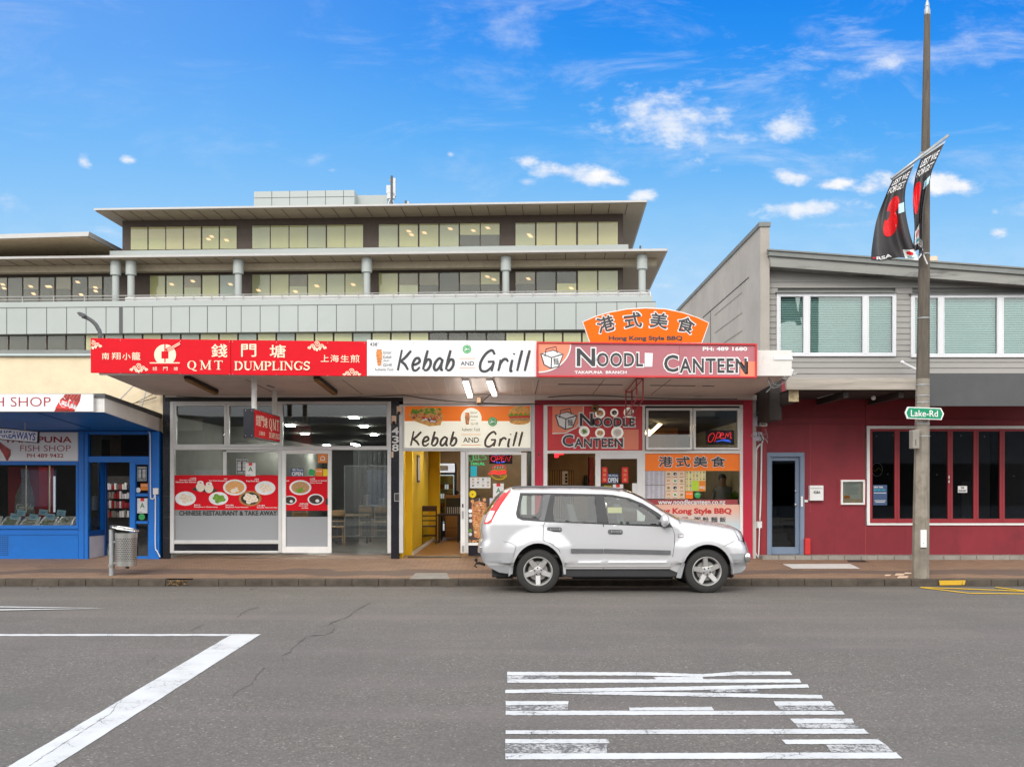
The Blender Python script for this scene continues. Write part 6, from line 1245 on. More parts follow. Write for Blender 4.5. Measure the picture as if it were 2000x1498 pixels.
# weatherboards
def ftop(x): return 487.5+(x-1502)*.0715
def fbot(x): return 520.5+(x-1505)*.0735
s_u = 20.32; b = MB(); rowh = 11.15; y = 740.6
while y > 496:
    y0 = y-rowh; xe = 2200 if y0 > ftop(2200)+12 else 1502+(y0-12-487.5)/.0715
    if xe > 1512: 
        spans = [(1503, xe)] if not (y > 573 and y0 < 695) else [(1503,1519),(1749,1782),(2038,2200)]
        for xa, xb in spans:
            a0, a1, c1, c0 = W(xa,y,s_u-.018), W(xb,y,s_u-.018), W(xb,y0-1,s_u), W(xa,y0-1,s_u)
            b.hexa([a0,a1,c1,c0], [a0+Vector((0,.06,0)),a1+Vector((0,.06,0)),c1+Vector((0,.04,0)),c0+Vector((0,.04,0))], 'weatherboard')
    y -= rowh
b.build('weatherboarding', RB); b = MB(); b.rect(at(s_u+.05), 1503, 697, 2200, 760, .2, 'grey_wall'); b.rect(at(s_u+.05), 1503, 500, 1517, 697, .2, 'grey_wall'); b.rect(at(s_u+.05), 1751, 512, 1780, 697, .2, 'grey_wall')
b.slab(at(s_u+.05), [(1503,571),(2200,571),(2200,548),(1503,497)], .2, 'grey_wall'); b.build('upper_wall', RB)
b = MB(); b.slab(at(19.98), [(1503,498),(2200,550),(2200,572),(1506,521)], .3, 'roof_fascia'); b.build('roof_fascia', RB, bevel=.006); b = MB(); b.slab(at(19.93), [(1502,487.5),(2200,538),(2200,551),(1502,499)], 9, 'flashing'); b.build('roof', RB)
b = MB(); b.slab(at(19.90), [(1500,486),(2200,536.5),(2200,539.5),(1500,489)], .1, 'flashing'); b.build('roof_flashing', RB)
b = MB(); b.lathe(W(1822,520,21.5), (0,0,1), [(.0,-.3),(.085,-.3),(.085,.1),(.1,.1),(.1,.2),(0,.2)], 'paper_peach', 14); b.build('chimney', RB)
def upwin(x0, x1, y0, y1, mull, lab):
    b = MB(); D = s_u-.05; b.frame(at(D), x0, y0, x1, y1, 5, .1, 'upvc')
    for a_, c_ in mull: b.rect(at(D-.002), a_, y0+5, c_, y1-5, .09, 'upvc')
    b.rect(at(D-.05), x0-1.5, y0-2.2, x1+1.5, y0-.2, .1, 'flashing'); fo = b.build('window', RB, bevel=.006); fo['label'] = lab
    ed = [x0+5]+[v for m_ in mull for v in m_]+[x1-5]
    for k in range(0, len(ed), 2):
        b = MB(); b.frame(at(D+.005), ed[k], y0+5, ed[k+1], y1-5, 2.2, .05, 'upvc'); b.build('sash', fo)
    b = MB(); b.rect(at(D+.045), x0+5, y0+5, x1-5, y1-5, .006, 'teal_glass'); b.build('pane', fo)
    b = MB(); n = 25; rr = random.Random(int(x0))
    for k in range(0, len(ed), 2):
        for j in range(n):
            yy = y0+7+(y1-y0-12)*j/n; b.add([W(ed[k]+1,yy,D+.165), W(ed[k+1]-1,yy,D+.165), W(ed[k+1]-1,yy+3.4,D+.12), W(ed[k]+1,yy+3.4,D+.12)], [(0,1,2,3)], 'blind_white')
    b.build('blind', fo, kind='stuff')
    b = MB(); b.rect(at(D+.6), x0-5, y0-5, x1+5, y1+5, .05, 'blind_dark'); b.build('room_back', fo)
upwin(1517.5, 1750.5, 572, 696, [(1571.5,1580),(1687,1695)], 'left upstairs window of three panes with white blinds'); upwin(1780, 2040, 574.5, 698, [(1834.5,1842.5),(1950,1958.5)], 'right upstairs window cut by the photo edge')
# awning remains: weathered beam, end grain beam, grey sign board
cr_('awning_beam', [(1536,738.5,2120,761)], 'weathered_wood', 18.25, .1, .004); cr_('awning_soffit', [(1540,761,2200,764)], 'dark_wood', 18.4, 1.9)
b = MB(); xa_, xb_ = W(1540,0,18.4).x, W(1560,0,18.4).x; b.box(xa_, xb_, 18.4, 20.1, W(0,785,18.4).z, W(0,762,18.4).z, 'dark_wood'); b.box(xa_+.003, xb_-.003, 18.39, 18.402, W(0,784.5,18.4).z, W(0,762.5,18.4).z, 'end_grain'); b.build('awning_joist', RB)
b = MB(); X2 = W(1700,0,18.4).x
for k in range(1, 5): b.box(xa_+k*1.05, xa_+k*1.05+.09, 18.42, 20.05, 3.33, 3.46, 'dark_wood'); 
b.build('rafter', RB)
b = MB(); b.tube([W(1596,778,19), W(1646,764,18.9)], .008, 'galv', 5); b.blob(W(1706,777,18.8), .045, 'white', 5); b.build('lamp_holder', label='small white lamp holder and wire under the old timber awning', cat='lamp holder')
b = MB(); b.rect(at(18.15), 1806, 729, 2200, 793, .08, 'charcoal'); b.build('blank_sign_board', label='blank dark grey sign board over the crimson bifold window', cat='sign board')
b = MB(); b.tube([W(1762,707.5,20.1), W(1794,724,19.2)], .025, 'white', 8); b.blob(W(1762,707.5,20.1), .04, 'white', 5); b.build('flag_bracket', label='short white pipe bracket on the weatherboards beside the concrete pole', cat='bracket')
# torn end of the main awning
T = thing('broken_downpipe', W(1530, 760, 17.6), 'torn white pipe and cables dangling at the right end of the awning', 'pipe'); b = MB(); b.tube([W(1536,728,17.8), W(1547,724,17.6), W(1541,733,17.6)], .035, 'white', 8); b.tube([W(1536,735,17.6), W(1546,726,17.6)], .045, 'white', 8); b.build('pipe', T, smooth=True)
b = MB()
for pts in ([(1500,738),(1515,752),(1530,748),(1540,736)], [(1498,742),(1508,757),(1524,754)], [(1497,766),(1520,744),(1545,733),(1556,729)]): b.tube([W(x, y, 17.7) for x, y in crv(*pts)], .012, 'galv', 5)
b.build('cable', T)
# meter boxes and conduits on the dividing pier
SB = DR-.09
for k, (x0, y0, x1, y1, lb) in enumerate([(1467,811,1479.5,832,'left upper pale meter box'),(1484,811,1499,832.5,'right upper pale meter box'),(1467.5,844,1489,860.5,'lower wide meter box wrapped in loose wires')]):
    b = MB(); b.rect(at(SB-.1), x0, y0, x1, y1, .12, 'paper_lilac' if k != 1 else 'white_paint'); b.build('meter_box', label=lb+' between the shop row and the crimson wall', cat='meter box', bevel=.01)
for k, (x0, y0) in enumerate(((1468.5,1018.5),(1479,1018))):
    b = MB(); b.rect(at(SB), x0, y0, x0+9.5, y0+13, .07, 'white'); b.build('switch_box', label=('left' if k == 0 else 'right')+' small white switch box low on the dividing pier', cat='switch box', bevel=.006)
for k, pts in enumerate([[(1489,851),(1489.5,862),(1478,876),(1477,895),(1474,1018)], [(1487.5,865),(1486,960),(1484,1018)], [(1473,1031),(1473,1070),(1476,1080),(1482,1090)], [(1483.5,1031),(1482.5,1060),(1481.5,1088)]]):
    b = MB(); b.tube([W(x, y, SB) for x, y in crv(*pts, n=4)], .017 if k < 2 else .013, 'white', 8); b.build('conduit', smooth=True, label=['bent white conduit running from the wired meter box to the left switch box','straight white conduit down to the right switch box','curved white conduit below the left switch box','thin white conduit below the right switch box'][k], cat='conduit')
b = MB(); rr = random.Random(2)
for k in range(16):
    x0, y0 = rr.uniform(1468,1498), rr.uniform(790,850); P = [(x0,y0),(x0+rr.uniform(-10,10),y0+rr.uniform(4,14)),(x0+rr.uniform(-14,14),y0+rr.uniform(8,22))]; b.tube([W(min(1499,max(1466,x)), y, SB-.13-.01*k) for x, y in crv(*P, n=4)], .007, 'black' if k % 3 else 'galv', 4)
b.build('cable_tangle', label='tangle of black wires around the meter boxes', cat='cable', kind='stuff')
b = MB(); b.box(W(1478,0,YB).x+.02, W(1500,0,20).x, 19.0, 20.1, 2.95, 3.8, 'dark_wood'); b.build('dark_gap_block', RB)  # dark block added to keep the gap at the awning end dark
# concrete party wall
PW = thing('party_wall', (5.28, 20.1, .2), 'tall grey concrete party wall rising beside the weatherboards', 'wall'); X0 = 5.17; X1 = W(1503,0,20.05).x
b = MB(); b.box(X0, X1, 20.05, 36, 3.5, 7.0, 'party_wall'); b.box(X0, X1, 20.25, 36, .2, 3.5, 'party_wall'); b.build('wall', PW); b = MB(); b.box(X0-.03, X1+.02, 20.02, 36.1, 7.0, 7.09, 'flashing'); b.build('coping', PW)
b = MB(); sp2 = lambda X: (lambda Y, z: Vector((X, Y, z)))
for z in (6.15, 5.95, 5.5, 5.1): b.box(X0-.008, X0, 21.0 if z > 6 else 21.6, 26 if z > 6 else 24.5, z, z+.02, 'dark' if z > 6 else 'concrete')
b.box(X0-.008, X0, 24.98, 25.0, 4, 6.15, 'dark'); b.build('joint', PW, kind='stuff')
# ------------------------------------------------------------------ office block behind
OA = R(2.9); CA, SA = math.cos(OA), math.sin(OA); OD = 68.0
def OP(u, v, z): return Vector((u*CA+v*SA, OD-u*SA+v*CA, z))
def osf(v):
    def f(x, y, l=0):
        kx = (x-CX)/F; t = ((v-l)+OD*CA)/(kx*SA+CA); X = t*kx; z = ZC+(HZ-y)*t/F
        return OP(X*CA-(t-OD)*SA, v-l, z)
    return f
def uz(x, y, v): p = osf(v)(x, y); q = Vector((p.x, p.y-OD, 0)); return q.x*CA-q.y*SA, p.z
OFF = thing('office_building', OP(-8, 0, .2), 'large pale green and brown office block with wide flat eaves behind the shops', 'building')
DV = (SA, CA, 0)
def obox(b, u0, u1, v0, v1, z0, z1, m): return b.hexa([OP(u0,v0,z0),OP(u1,v0,z0),OP(u1,v0,z1),OP(u0,v0,z1)], [OP(u0,v1,z0),OP(u1,v1,z0),OP(u1,v1,z1),OP(u0,v1,z1)], m)
uL, _ = uz(239,460,0); uR, _ = uz(1217,460,0); UL = -48
z_eave = uz(700,406,-2.4)[1]; z_t0 = uz(700,489,0)[1]; z_r2 = uz(700,500,-2.6)[1]; z_b2 = uz(700,586,-2.8)[1]; z_c = uz(700,647,-2.8)[1]
def eave(name, u0, u1, v0, v1, z, th, nu, dlean):
    b = MB(); obox(b, u0, u1, v0, v1, z, z+.12, 'office_soffit'); b.build(name, OFF)
    b = MB(); b.hexa([OP(u0-.1,v0-.15,z+.05),OP(u1+.1,v0-.15,z+.05),OP(u1+.1,v0-.02,z+th),OP(u0-.1,v0-.02,z+th)], [OP(u0,v0+.5,z+.121),OP(u1,v0+.5,z+.121),OP(u1,v0+.6,z+th),OP(u0,v0+.6,z+th)], 'office_fascia')
    b.hexa([OP(u1+.001,v0,z+.02),OP(u1+.12,v0-.1,z+.02),OP(u1+.12,v0-.1,z+th),OP(u1+.001,v0,z+th)], [OP(u1+.001,v1,z+.02),OP(u1+.12,v1,z+.02),OP(u1+.12,v1,z+th),OP(u1+.001,v1,z+th)], 'office_fascia'); b.build('fascia', OFF)
    b = MB(); obox(b, u0, u1, v0+.6, v1, z+.13, z+.2, 'office_clad'); b.build('roof', OFF)
    b = MB(); n = nu
    for k in range(1, n): u = u0+(u1-u0)*k/n; b.tube([OP(u+dlean,v0+.02,z-.006), OP(u,2.6+v0+.0,z-.006)], .022, 'black', 4)
    b.build('soffit_joint', OFF, kind='stuff')
eave('eave', uz(187,409,-2.4)[0], uz(1260,402,-2.4)[0], -2.4, 14, z_eave, .22, 32, .0)
eave('eave', UL, uz(1300,495,-2.6)[0], -2.6, 15, z_r2, .24, 44, .0)
b = MB(); obox(b, uL, uR, 0, 13, z_t0-.15, z_eave, 'office_brown'); b.build('top_wall', OFF)
b = MB(); obox(b, uL-.5, uR+.3, -.9, -.7, z_r2+.24, z_t0-.05, 'office_clad'); b.build('parapet', OFF)
b = MB(); obox(b, UL, uR, 0, 13, 9, z_r2, 'office_brown'); b.build('middle_wall', OFF)
b = MB(); zb_ = uz(700,527,-.6)[1]; obox(b, UL, uz(1225,520,-.6)[0]+2.0, -.9, -.3, zb_-.0, z_r2-.02, 'office_beam'); b.build('beam', OFF)
uC = uz(1281,600,-2.8)[0]; b = MB(); obox(b, UL, uC, -2.8, 13, z_c, z_b2-.3, 'office_clad'); b.build('balcony_cladding', OFF)
b = MB(); obox(b, UL, uC-.25, -2.84, -2.4, z_b2-.3, z_b2+.08, 'office_clad'); obox(b, uz(240,590,-2.85)[0], uC-.3, -2.5, -2.3, z_b2+.08, z_b2+.4, 'white'); b.build('balcony_upstand', OFF)
b = MB()
for k, px in enumerate([-25,13,52,91,130,168,207]+[262,298,334,370,405,442,471,508,545,582,620,657,695,730,765,803,846,887,929,971,1010,1046,1083,1125,1165,1205,1243]): u, _ = uz(px,620,-2.81); obox(b, u-.016, u+.016, -2.815, -2.79, z_c, z_b2-.3, 'dark')
u, _ = uz(236,620,-2.82); obox(b, u-.12, u+.12, -2.83, -2.79, z_c, z_b2-.3, 'charcoal'); obox(b, UL, uC, -2.812, -2.79, z_b2-.33, z_b2-.29, 'charcoal'); b.build('cladding_joint', OFF, kind='stuff')
b = MB(); obox(b, UL, uC, -2.2, 13, 8.5, z_c-.02, 'office_brown'); b.build('lower_wall', OFF)
# windows of every storey
rr = random.Random(21)
def owin(x0, x1, y0, y1, kind, v=0, lights=0, yref=None):
    b = MB(); s_ = osf(v-.03); e = 1.0
    dy = (x0-700)*-.0115
    y0 += dy if v == 0 else 0; y1 += dy*.9 if v == 0 else 0
    b.slab(s_, [(x0-e,y1+e),(x1+e,y1+e),(x1+e,y0-e),(x0-e,y0-e)], .05, 'office_brown', d=DV); fo = b.build('window', OFF)
    b = MB(); b.slab(osf(v-.034), [(x0,y1),(x1,y1),(x1,y0),(x0,y0)], .002, 'blind_'+kind.split('/')[0], d=DV)  # cream kinds are blinds; olive and sky kinds paint reflected sky
    if '/' in kind: b.slab(osf(v-.037), [(x0,y0+(y1-y0)*.5),(x1,y0+(y1-y0)*.5),(x1,y0),(x0,y0)], .002, 'blind_'+kind.split('/')[1], d=DV)
    b.build('blind', fo)
    if lights:
        b = MB()
        for q in range(lights): cx_, cy_ = rr.uniform(x0+8,x1-10), rr.uniform(y0+8,y1-12); b.slab(osf(v-.042), [(cx_-4,cy_-2),(cx_+3,cy_-2),(cx_+7,cy_+2.4),(cx_+0,cy_+2.4)], .003, 'office_lamp', d=DV)
        b.build('ceiling_lamp', fo, kind='stuff')
    b = MB(); b.slab(osf(v-.06), [(x0,y1),(x1,y1),(x1,y0),(x0,y0)], .006, 'office_glass', d=DV); b.build('pane', fo)
mat('office_lamp', (.9,.6,.35), .5, emit=(1,.62,.38), es=1.1)
top = [[255.5,287.7,'olive/cream',0],[290.5,322.7,'olive/cream',0],[324.8,357,'cream',0],[359.8,392,'cream',0],[395.5,427,'olive',2],[429.8,462,'olive',1]]
top += [[a,c,'olive',0] for a, c in ((492.8,526.8),(529,563.5),(565.6,599.6),(602,636),(639,672.7),(674.8,709))]
top += [[740,776.7,'olive',0],[780,816,'olive',2],[819.4,856,'olive',1],[859,895.7,'olive',1],[898.5,937,'dark/olive',1],[939,975.5,'dark/olive',1],[1007,1044.8,'olive',2]]+[[a,c,'cream',0] for a, c in ((1048,1084.7),(1088,1125),(1129,1166),(1169,1206.5))]
for i_, q in enumerate(top): q[2] = q[2] if q[2] != 'olive' or i_ % 3 else 'pale'; owin(q[0], q[1], 439, 483.5, q[2], 0, q[3])
mid = [[293,322,'olive',0],[325.5,357,'olive',1],[360,392,'olive',1],[395.5,427,'olive',0],[430,459,'sky',1]]+[[a,c,'olive',1] for a, c in ((492.8,526.8),(529,563.5),(565.6,599.6),(602,636),(639,672.7),(674.8,709))]
mid += [[740,776.7,'olive',0],[780,816,'olive',1],[819.4,856,'dark',0],[859,895.7,'dark',0],[898.5,937,'dark',1],[939,975.5,'dark/olive',2],[1007,1044.8,'dark',1],[1048,1084.7,'dark',0],[1088,1125,'olive/dark',1],[1129,1166,'olive',0],[1169,1206.5,'olive',0]]
mid += [[a,c,'dark',2] for a, c in ((-28,-4),(-1,13),(16,43),(46,75),(79,106),(110,138),(142,170),(173,199),(203,219))]
for i_, q in enumerate(mid):
    if q[2] == 'olive' and i_ % 4 == 1: q[2] = 'pale'
    if q[2] == 'olive' and i_ % 5 == 2: q[2] = 'pale/brown'
    if q[2] == 'dark' and i_ % 2: q[2] = 'dark/brown'
    owin(q[0], q[1], 534, 582, q[2], 0, q[3] if i_ % 3 else 0)
x = -18.0; k = 0
while x < 1270: owin(x, x+33.5, 650.5, 690, 'dark' if x < 150 or 820 < x < 980 else rr.choice(['olive','olive','sky']), -2.25); x += 37.3
for px in (226, 256, 465.5, 716.5, 988, 1254):
    u, _ = uz(px, 550, -1.9); b = MB(); b.lathe(OP(u,-1.9,0), (0,0,1), [(.24,z_b2-.3),(.24,z_r2-.75)], 'office_clad', 20); b.lathe(OP(u,-1.9,0), (0,0,1), [(.25,z_r2-1.0),(.36,z_r2-.98),(.36,z_r2-.02)], 'office_clad', 20); b.build('column', OFF, smooth=True, auto=40)
b = MB(); zr = uz(700,573,-2.6)[1]
for z in (zr, zr-.22, zr-.42): b.tube([OP(uL-12 if 0 else UL,-2.6,z), OP(uz(1270,573,-2.6)[0],-2.6,z)], .034, 'office_fascia', 5)
for px in [-20,44,105,165]+[262,306,342,378,413,437,475,513,551,585,625,662,700,727,768,807,848,890,930,972,1000,1041,1084,1125,1168,1208,1250,1267]: u, _ = uz(px,575,-2.6); b.tube([OP(u,-2.6,zr), OP(u,-2.6,z_b2-.2)], .032, 'office_fascia', 5)
b.build('balcony_railing', OFF)
b = MB(); a0 = uz(496,372,6)[0]; a1 = uz(692,372,6)[0]; zt_ = uz(600,373,6)[1]; obox(b, a0, a1, 6, 12, z_eave, zt_, 'office_clad'); a2 = uz(756,382,6.8)[0]; obox(b, a1, a2, 6.8, 11, z_eave, uz(700,382,6.8)[1], 'office_clad')
for k in range(1,6): u = a0+(a1-a0)*k/5.6; obox(b, u-.015, u+.015, 5.985, 6.0, z_eave, zt_, 'dark')
obox(b, a0, a1, 5.985, 6.0, uz(600,386,6)[1], uz(600,385.3,6)[1], 'dark'); b.build('plant_room', OFF)
# lower hipped roof of the left wing
b = MB(); uw = uz(170,464,-3)[0]; zw = uz(170,464,-3)[1]; b.hexa([OP(UL-6,-1.6,zw),OP(uw,-3,zw),OP(uw,-3,zw+.25),OP(UL-6,-1.6,zw+.25)], [OP(UL-6,10,zw),OP(uw+.3,12,zw),OP(uw+.3,12,zw+.25),OP(UL-6,10,zw+.25)], 'office_soffit_light'); b.build('wing_soffit', OFF)
b = MB(); b.hexa([OP(UL-6,-1.75,zw+.05),OP(uw+.15,-3.15,zw+.05),OP(uw+.1,-2.9,zw+.42),OP(UL-6,-1.5,zw+.42)], [OP(UL-6,10.2,zw+.06),OP(uw+.45,12.2,zw+.06),OP(uw+.3,12,zw+.42),OP(UL-6,10,zw+.42)], 'office_fascia'); b.build('wing_roof', OFF)
b = MB(); obox(b, UL-6, uw-4, 3, 12, z_r2, zw, 'office_brown'); b.build('wing_wall', OFF)
T = thing('roof_antenna', osf(5)(765, 402), 'grey mobile antenna mast with panel boxes on the office roof', 'antenna'); so_ = osf(5)
b = MB(); b.tube([so_(765,404), so_(765,344)], .09, 'charcoal', 8); b.build('mast', T)
for (x0, y0, x1, y1, nm) in ((767,348,772.5,383,'panel'),(754.5,362,763,378,'radio_box'),(756,377,771,388,'radio_box')): b = MB(); b.rect(so_, x0, y0, x1, y1, .3, 'galv'); b.build(nm, T)
b = MB(); b.tube([so_(759,352), so_(765,354)], .06, 'galv', 5); b.tube([so_(758,400), so_(762,390), so_(766,392), so_(771,402)], .06, 'galv', 5); b.build('bracket', T)
T = thing('roof_vent', so_(795, 404), 'small pale roof vent right of the antenna', 'vent'); b = MB(); b.rect(so_, 792, 394, 798.5, 404, .4, 'office_fascia'); b.build('cowl', T); b = MB(); b.rect(osf(4.9), 790.5, 392, 794, 404, .1, 'charcoal'); b.build('pipe', T)
T = thing('roof_vent', osf(-2)(1251, 492), 'tiny dark vent post at the right end of the lower office eave', 'vent'); b = MB(); b.rect(osf(-2), 1249.5, 480, 1252.5, 492, .2, 'charcoal'); b.build('pipe', T)
T = thing('street_lamp', (W(193,0,34).x, 34, .16), 'slim grey curved street lamp behind the fish shop', 'street lamp')
b = MB(); b.tube([W(197,0,34).xy.to_3d()+Vector((0,0,.2))]+[W(x, y, 34) for x, y in crv((197,800),(196,665),(191,641),(182,629),(170,621),(161,618))], .07, 'charcoal', 8); b.build('pole', T, smooth=True)
b = MB(); b.slab(at(33.8), [(149,610),(156,609),(166,616),(163,620),(154,617)], .35, 'charcoal'); b.build('lamp_head', T, bevel=.02)

# ------------------------------------------------------------------ concrete pole with street name, banners
DP = 17.22
LP = thing('lamp_post', (W(1798,0,DP).x, DP, .04), 'tall weathered concrete street lamp pole by the kerb carrying a street name', 'lamp post')
def px_r(y): return (30.5-20*(1127-y)/1100)/2
def pcx(y): return 1797.5+13.5*(1127-y)/1100
def shaft(y0, y1, m, n, name):
    b = MB(); N = 8; pts = [W(pcx(y0+(y1-y0)*i/N), y0+(y1-y0)*i/N, DP) for i in range(N+1)]; b.tube(pts, [px_r(y0+(y1-y0)*i/N)*1.06*DP/F for i in range(N+1)], m, n); return b.build(name, LP)
shaft(1140, 740, 'pole_concrete', 8, 'shaft'); shaft(740, 28, 'pole_wood', 8, 'upper_shaft')
b = MB(); b.lathe(W(1811,28,DP), (0,0,1), [(.05,-.02),(.055,.05),(.035,.12),(.04,.14),(.028,.2),(.012,.26),(.008,.6),(0,.6)], 'galv', 10); b.build('cap', LP)
for y in (752, 773, 786, 828, 852, 497, 622, 322): b = MB(); b.lathe(W(pcx(y), y, DP), (0,0,1), [(px_r(y)*DP/F*1.05,-.008),(px_r(y)*DP/F*1.05+.006,-.008),(px_r(y)*DP/F*1.05+.006,.008),(px_r(y)*DP/F*1.05,.008)], 'galv', 16); b.build('strap', LP)
b = MB(); b.rect(at(DP-.165), 1798.5, 1035, 1810, 1069, .03, 'white'); b.ell(at(DP-.167), 1804, 1061, .8, .8, 0, 'ink', n=8); b.build('access_door', LP, bevel=.004)
T = thing('pole_box', W(1789, 876, DP), 'small grey electrical box strapped to the left of the concrete pole', 'box'); b = MB(); b.rect(at(DP-.2), 1782.8, 839.5, 1796, 876, .16, 'concrete'); b.build('casing', T, bevel=.01); b = MB(); b.rect(at(DP-.203), 1788, 858, 1789.4, 870, .01, 'ink'); b.build('slot', T)
T = thing('street_name_sign', W(1805, 820, 17), 'green street name sign reading Lake Rd strapped to the concrete pole', 'sign'); DS = 16.98
b = MB(); b.slab(at(DS), [(1767.8,806),(1773,794.5),(1838,797),(1843.8,808),(1839,820),(1772,817.5)], .03, 'white'); b.build('border', T); b = MB(); b.slab(at(DS-.003), [(1770.5,806),(1775,796.3),(1836.5,798.6),(1841,808),(1837.3,818.2),(1774.3,815.8)], .003, 'green_sign'); b.build('sign_face', T)
b = MB(); b.text('Lake-Rd', at(DS-.007, .022, 1779), 1779, 800.5, 1832, 813, 'white', bold=.01); b.build('lettering', T)
T = LP; DA = 17.0
b = MB(); b.tube([W(1741,350,DA), W(1852,265,DA)], .028, 'galv', 8); b.build('banner_arm', T, smooth=True); b = MB(); b.tube([W(1800,302,DA), W(1813,302,DP)], .05, 'galv', 8); b.build('arm_clamp', T)
def banner(L, Rr, lab, right):
    T = thing('street_banner', W((L[0][0]+Rr[0][0])/2, L[-1][1], DA), lab, 'banner', 'remembrance banners on the pole')
    Lc = crv(*L, n=6); Rc = crv(*Rr, n=6); N = len(Lc)-1; M = 14
    def sf(u, v, l=0):
        t = max(0, min(.9999, v))*N; i = int(t); f_ = t-i; lx = Lc[i][0]*(1-f_)+Lc[i+1][0]*f_; ly = Lc[i][1]*(1-f_)+Lc[i+1][1]*f_; rx = Rc[i][0]*(1-f_)+Rc[i+1][0]*f_; ry = Rc[i][1]*(1-f_)+Rc[i+1][1]*f_
        D = DA + (.07*math.sin(u*9+v*3)+.05*math.sin(u*17-v*5))*min(1, v*2.5)*(.4+.6*v)
        return W(lx+(rx-lx)*u, ly+(ry-ly)*u+ (3*math.sin(u*8)*v*v), D-l)
    b = MB(); vs = [sf(i/M, j/24) for j in range(25) for i in range(M+1)]; b.add(vs, [[j*(M+1)+i, j*(M+1)+i+1, (j+1)*(M+1)+i+1, (j+1)*(M+1)+i] for j in range(24) for i in range(M)], 'banner_black'); b.build('cloth', T, smooth=True)
    def grid(b, u0, v0, u1, v1, m, l, n=6, shape=None):
        vs = []; fs = []
        for j in range(n+1):
            for i in range(n+1): u, v = i/n*2-1, j/n*2-1; k_ = max(abs(u), abs(v)); h_ = math.hypot(u, v) or 1; s_ = k_/h_ if shape else 1; vs.append(sf((u0+u1)/2+u*s_*(u1-u0)/2, (v0+v1)/2+v*s_*(v1-v0)/2, l))
        b.add(vs, [[j*(n+1)+i, j*(n+1)+i+1, (j+1)*(n+1)+i+1, (j+1)*(n+1)+i] for j in range(n) for i in range(n)], m)
    b = MB(); grid(b, 0, -.0, 1, .04, 'galv', .012, 4); b.build('sleeve', T)
    b = MB(); b.text('LEST WE', sf, .12, .09, .92, .165, 'white', .008, bold=.02, shear=.15); b.text('FORGET', sf, .08, .185, .9, .265, 'white', .008, bold=.02, shear=.15)
    if right: b.text('RSA', sf, .5, .90, .95, .96, 'white', .008, bold=.03)
    else: b.text('RSA', sf, .12, .905, .45, .965, 'white', .008, bold=.03); grid(b, .03, .91, .11, .95, 'poppy', .008, 3, 1)
    b.build('lettering', T)
    b = MB()
    if right: grid(b, -.0, .33, .45, .66, 'poppy', .008, 8, 1)
    else: grid(b, .33, .33, .78, .52, 'poppy', .008, 8, 1); grid(b, .28, .47, .72, .72, 'poppy', .009, 8, 1); grid(b, .30, .46, .46, .55, 'ink', .012, 6, 1)
    b.build('poppy', T)
    b = MB(); grid(b, .62 if right else .76, .44, .95 if right else .96, .54, 'fish_label', .013, 4); b.build('light_square', T)
    b = MB()
    if right: grid(b, .12, .80, .62, .93, 'white', .014, 5); grid(b, .22, .82, .5, .87, 'poppy', .017, 5, 1); grid(b, .2, .89, .52, .91, 'cyan', .017, 3)
    else: grid(b, .72, .885, 1.0, 1.0, 'white', .014, 5); grid(b, .78, .90, .94, .94, 'poppy', .017, 5, 1); grid(b, .78, .96, .96, .975, 'cyan', .017, 3)
    b.build('emblem_patch', T)
    return T
banner([(1744,350),(1731,379),(1712,430),(1703,482),(1701,508)], [(1786,320),(1770,363),(1768,404),(1777,454),(1794,505)], 'left black remembrance banner with a red poppy, hanging clear of the pole', 0)
banner([(1800,306),(1787,348),(1783,392),(1786,445),(1783,484)], [(1847,275),(1824,325),(1817,348),(1804,410),(1804,497)], 'right black remembrance banner folded against the concrete pole', 1)
b = MB(); b.tube([W(1794,505,16.98), W(1803,492,17.1)], .012, 'white', 5); b.tube([W(1800,490,17), W(1811,516,17.05)], .012, 'white', 5); b.build('banner_tie', label='white ties fastening the banner corners to the pole', cat='tie')

# ------------------------------------------------------------------ litter bin
DB_ = 17.5; LB = thing('litter_bin', W(235, 1124, DB_), 'round perforated stainless steel litter bin on a grey post with a flip lid', 'litter bin'); s_b = DB_/F
b = MB(); b.lathe(W(218,1127,DB_), (0,0,1), [(.0,0),(.045,0),(.045,.86),(0,.86)], 'galv', 16); b.build('post', LB, smooth=True, auto=40)
b = MB(); b.lathe(W(218,1107,DB_), (0,0,1), [(.046,0),(.055,0),(.055,.05),(.046,.05)], 'steel', 16); b.tube([W(222,1058,DB_), W(228,1058,DB_)], .02, 'galv', 8); b.tube([W(222,1100,DB_), W(228,1100,DB_)], .02, 'galv', 8); b.build('bracket', LB)
c0 = W(246.5, 1104.5, DB_); h = 64*s_b; r0, r1 = 19.5*s_b, 21*s_b
m_ = bpy.data.materials.new('perforated_steel'); m_.use_nodes = True; t_ = NT(m_.node_tree); bs_ = t_.n['Principled BSDF']; bs_.inputs['Metallic'].default_value = .9; bs_.inputs['Roughness'].default_value = .3
oc = t_.node('ShaderNodeNewGeometry').outputs['Position']; sp3 = t_.node('ShaderNodeSeparateXYZ'); t_.l.new(oc, sp3.inputs[0])
ang = t_.m('ARCTAN2', t_.m('SUBTRACT', sp3.outputs[0], c0.x), t_.m('SUBTRACT', sp3.outputs[1], c0.y)); row = t_.m('FLOOR', t_.m('MULTIPLY', sp3.outputs[2], 30))
fu = t_.m('FRACT', t_.m('ADD', t_.m('MULTIPLY', ang, 5.7), t_.m('MULTIPLY', row, .5))); fv = t_.m('FRACT', t_.m('MULTIPLY', sp3.outputs[2], 30))
dd = t_.m('ADD', t_.m('POWER', t_.m('SUBTRACT', fu, .5), 2), t_.m('POWER', t_.m('SUBTRACT', fv, .5), 2))
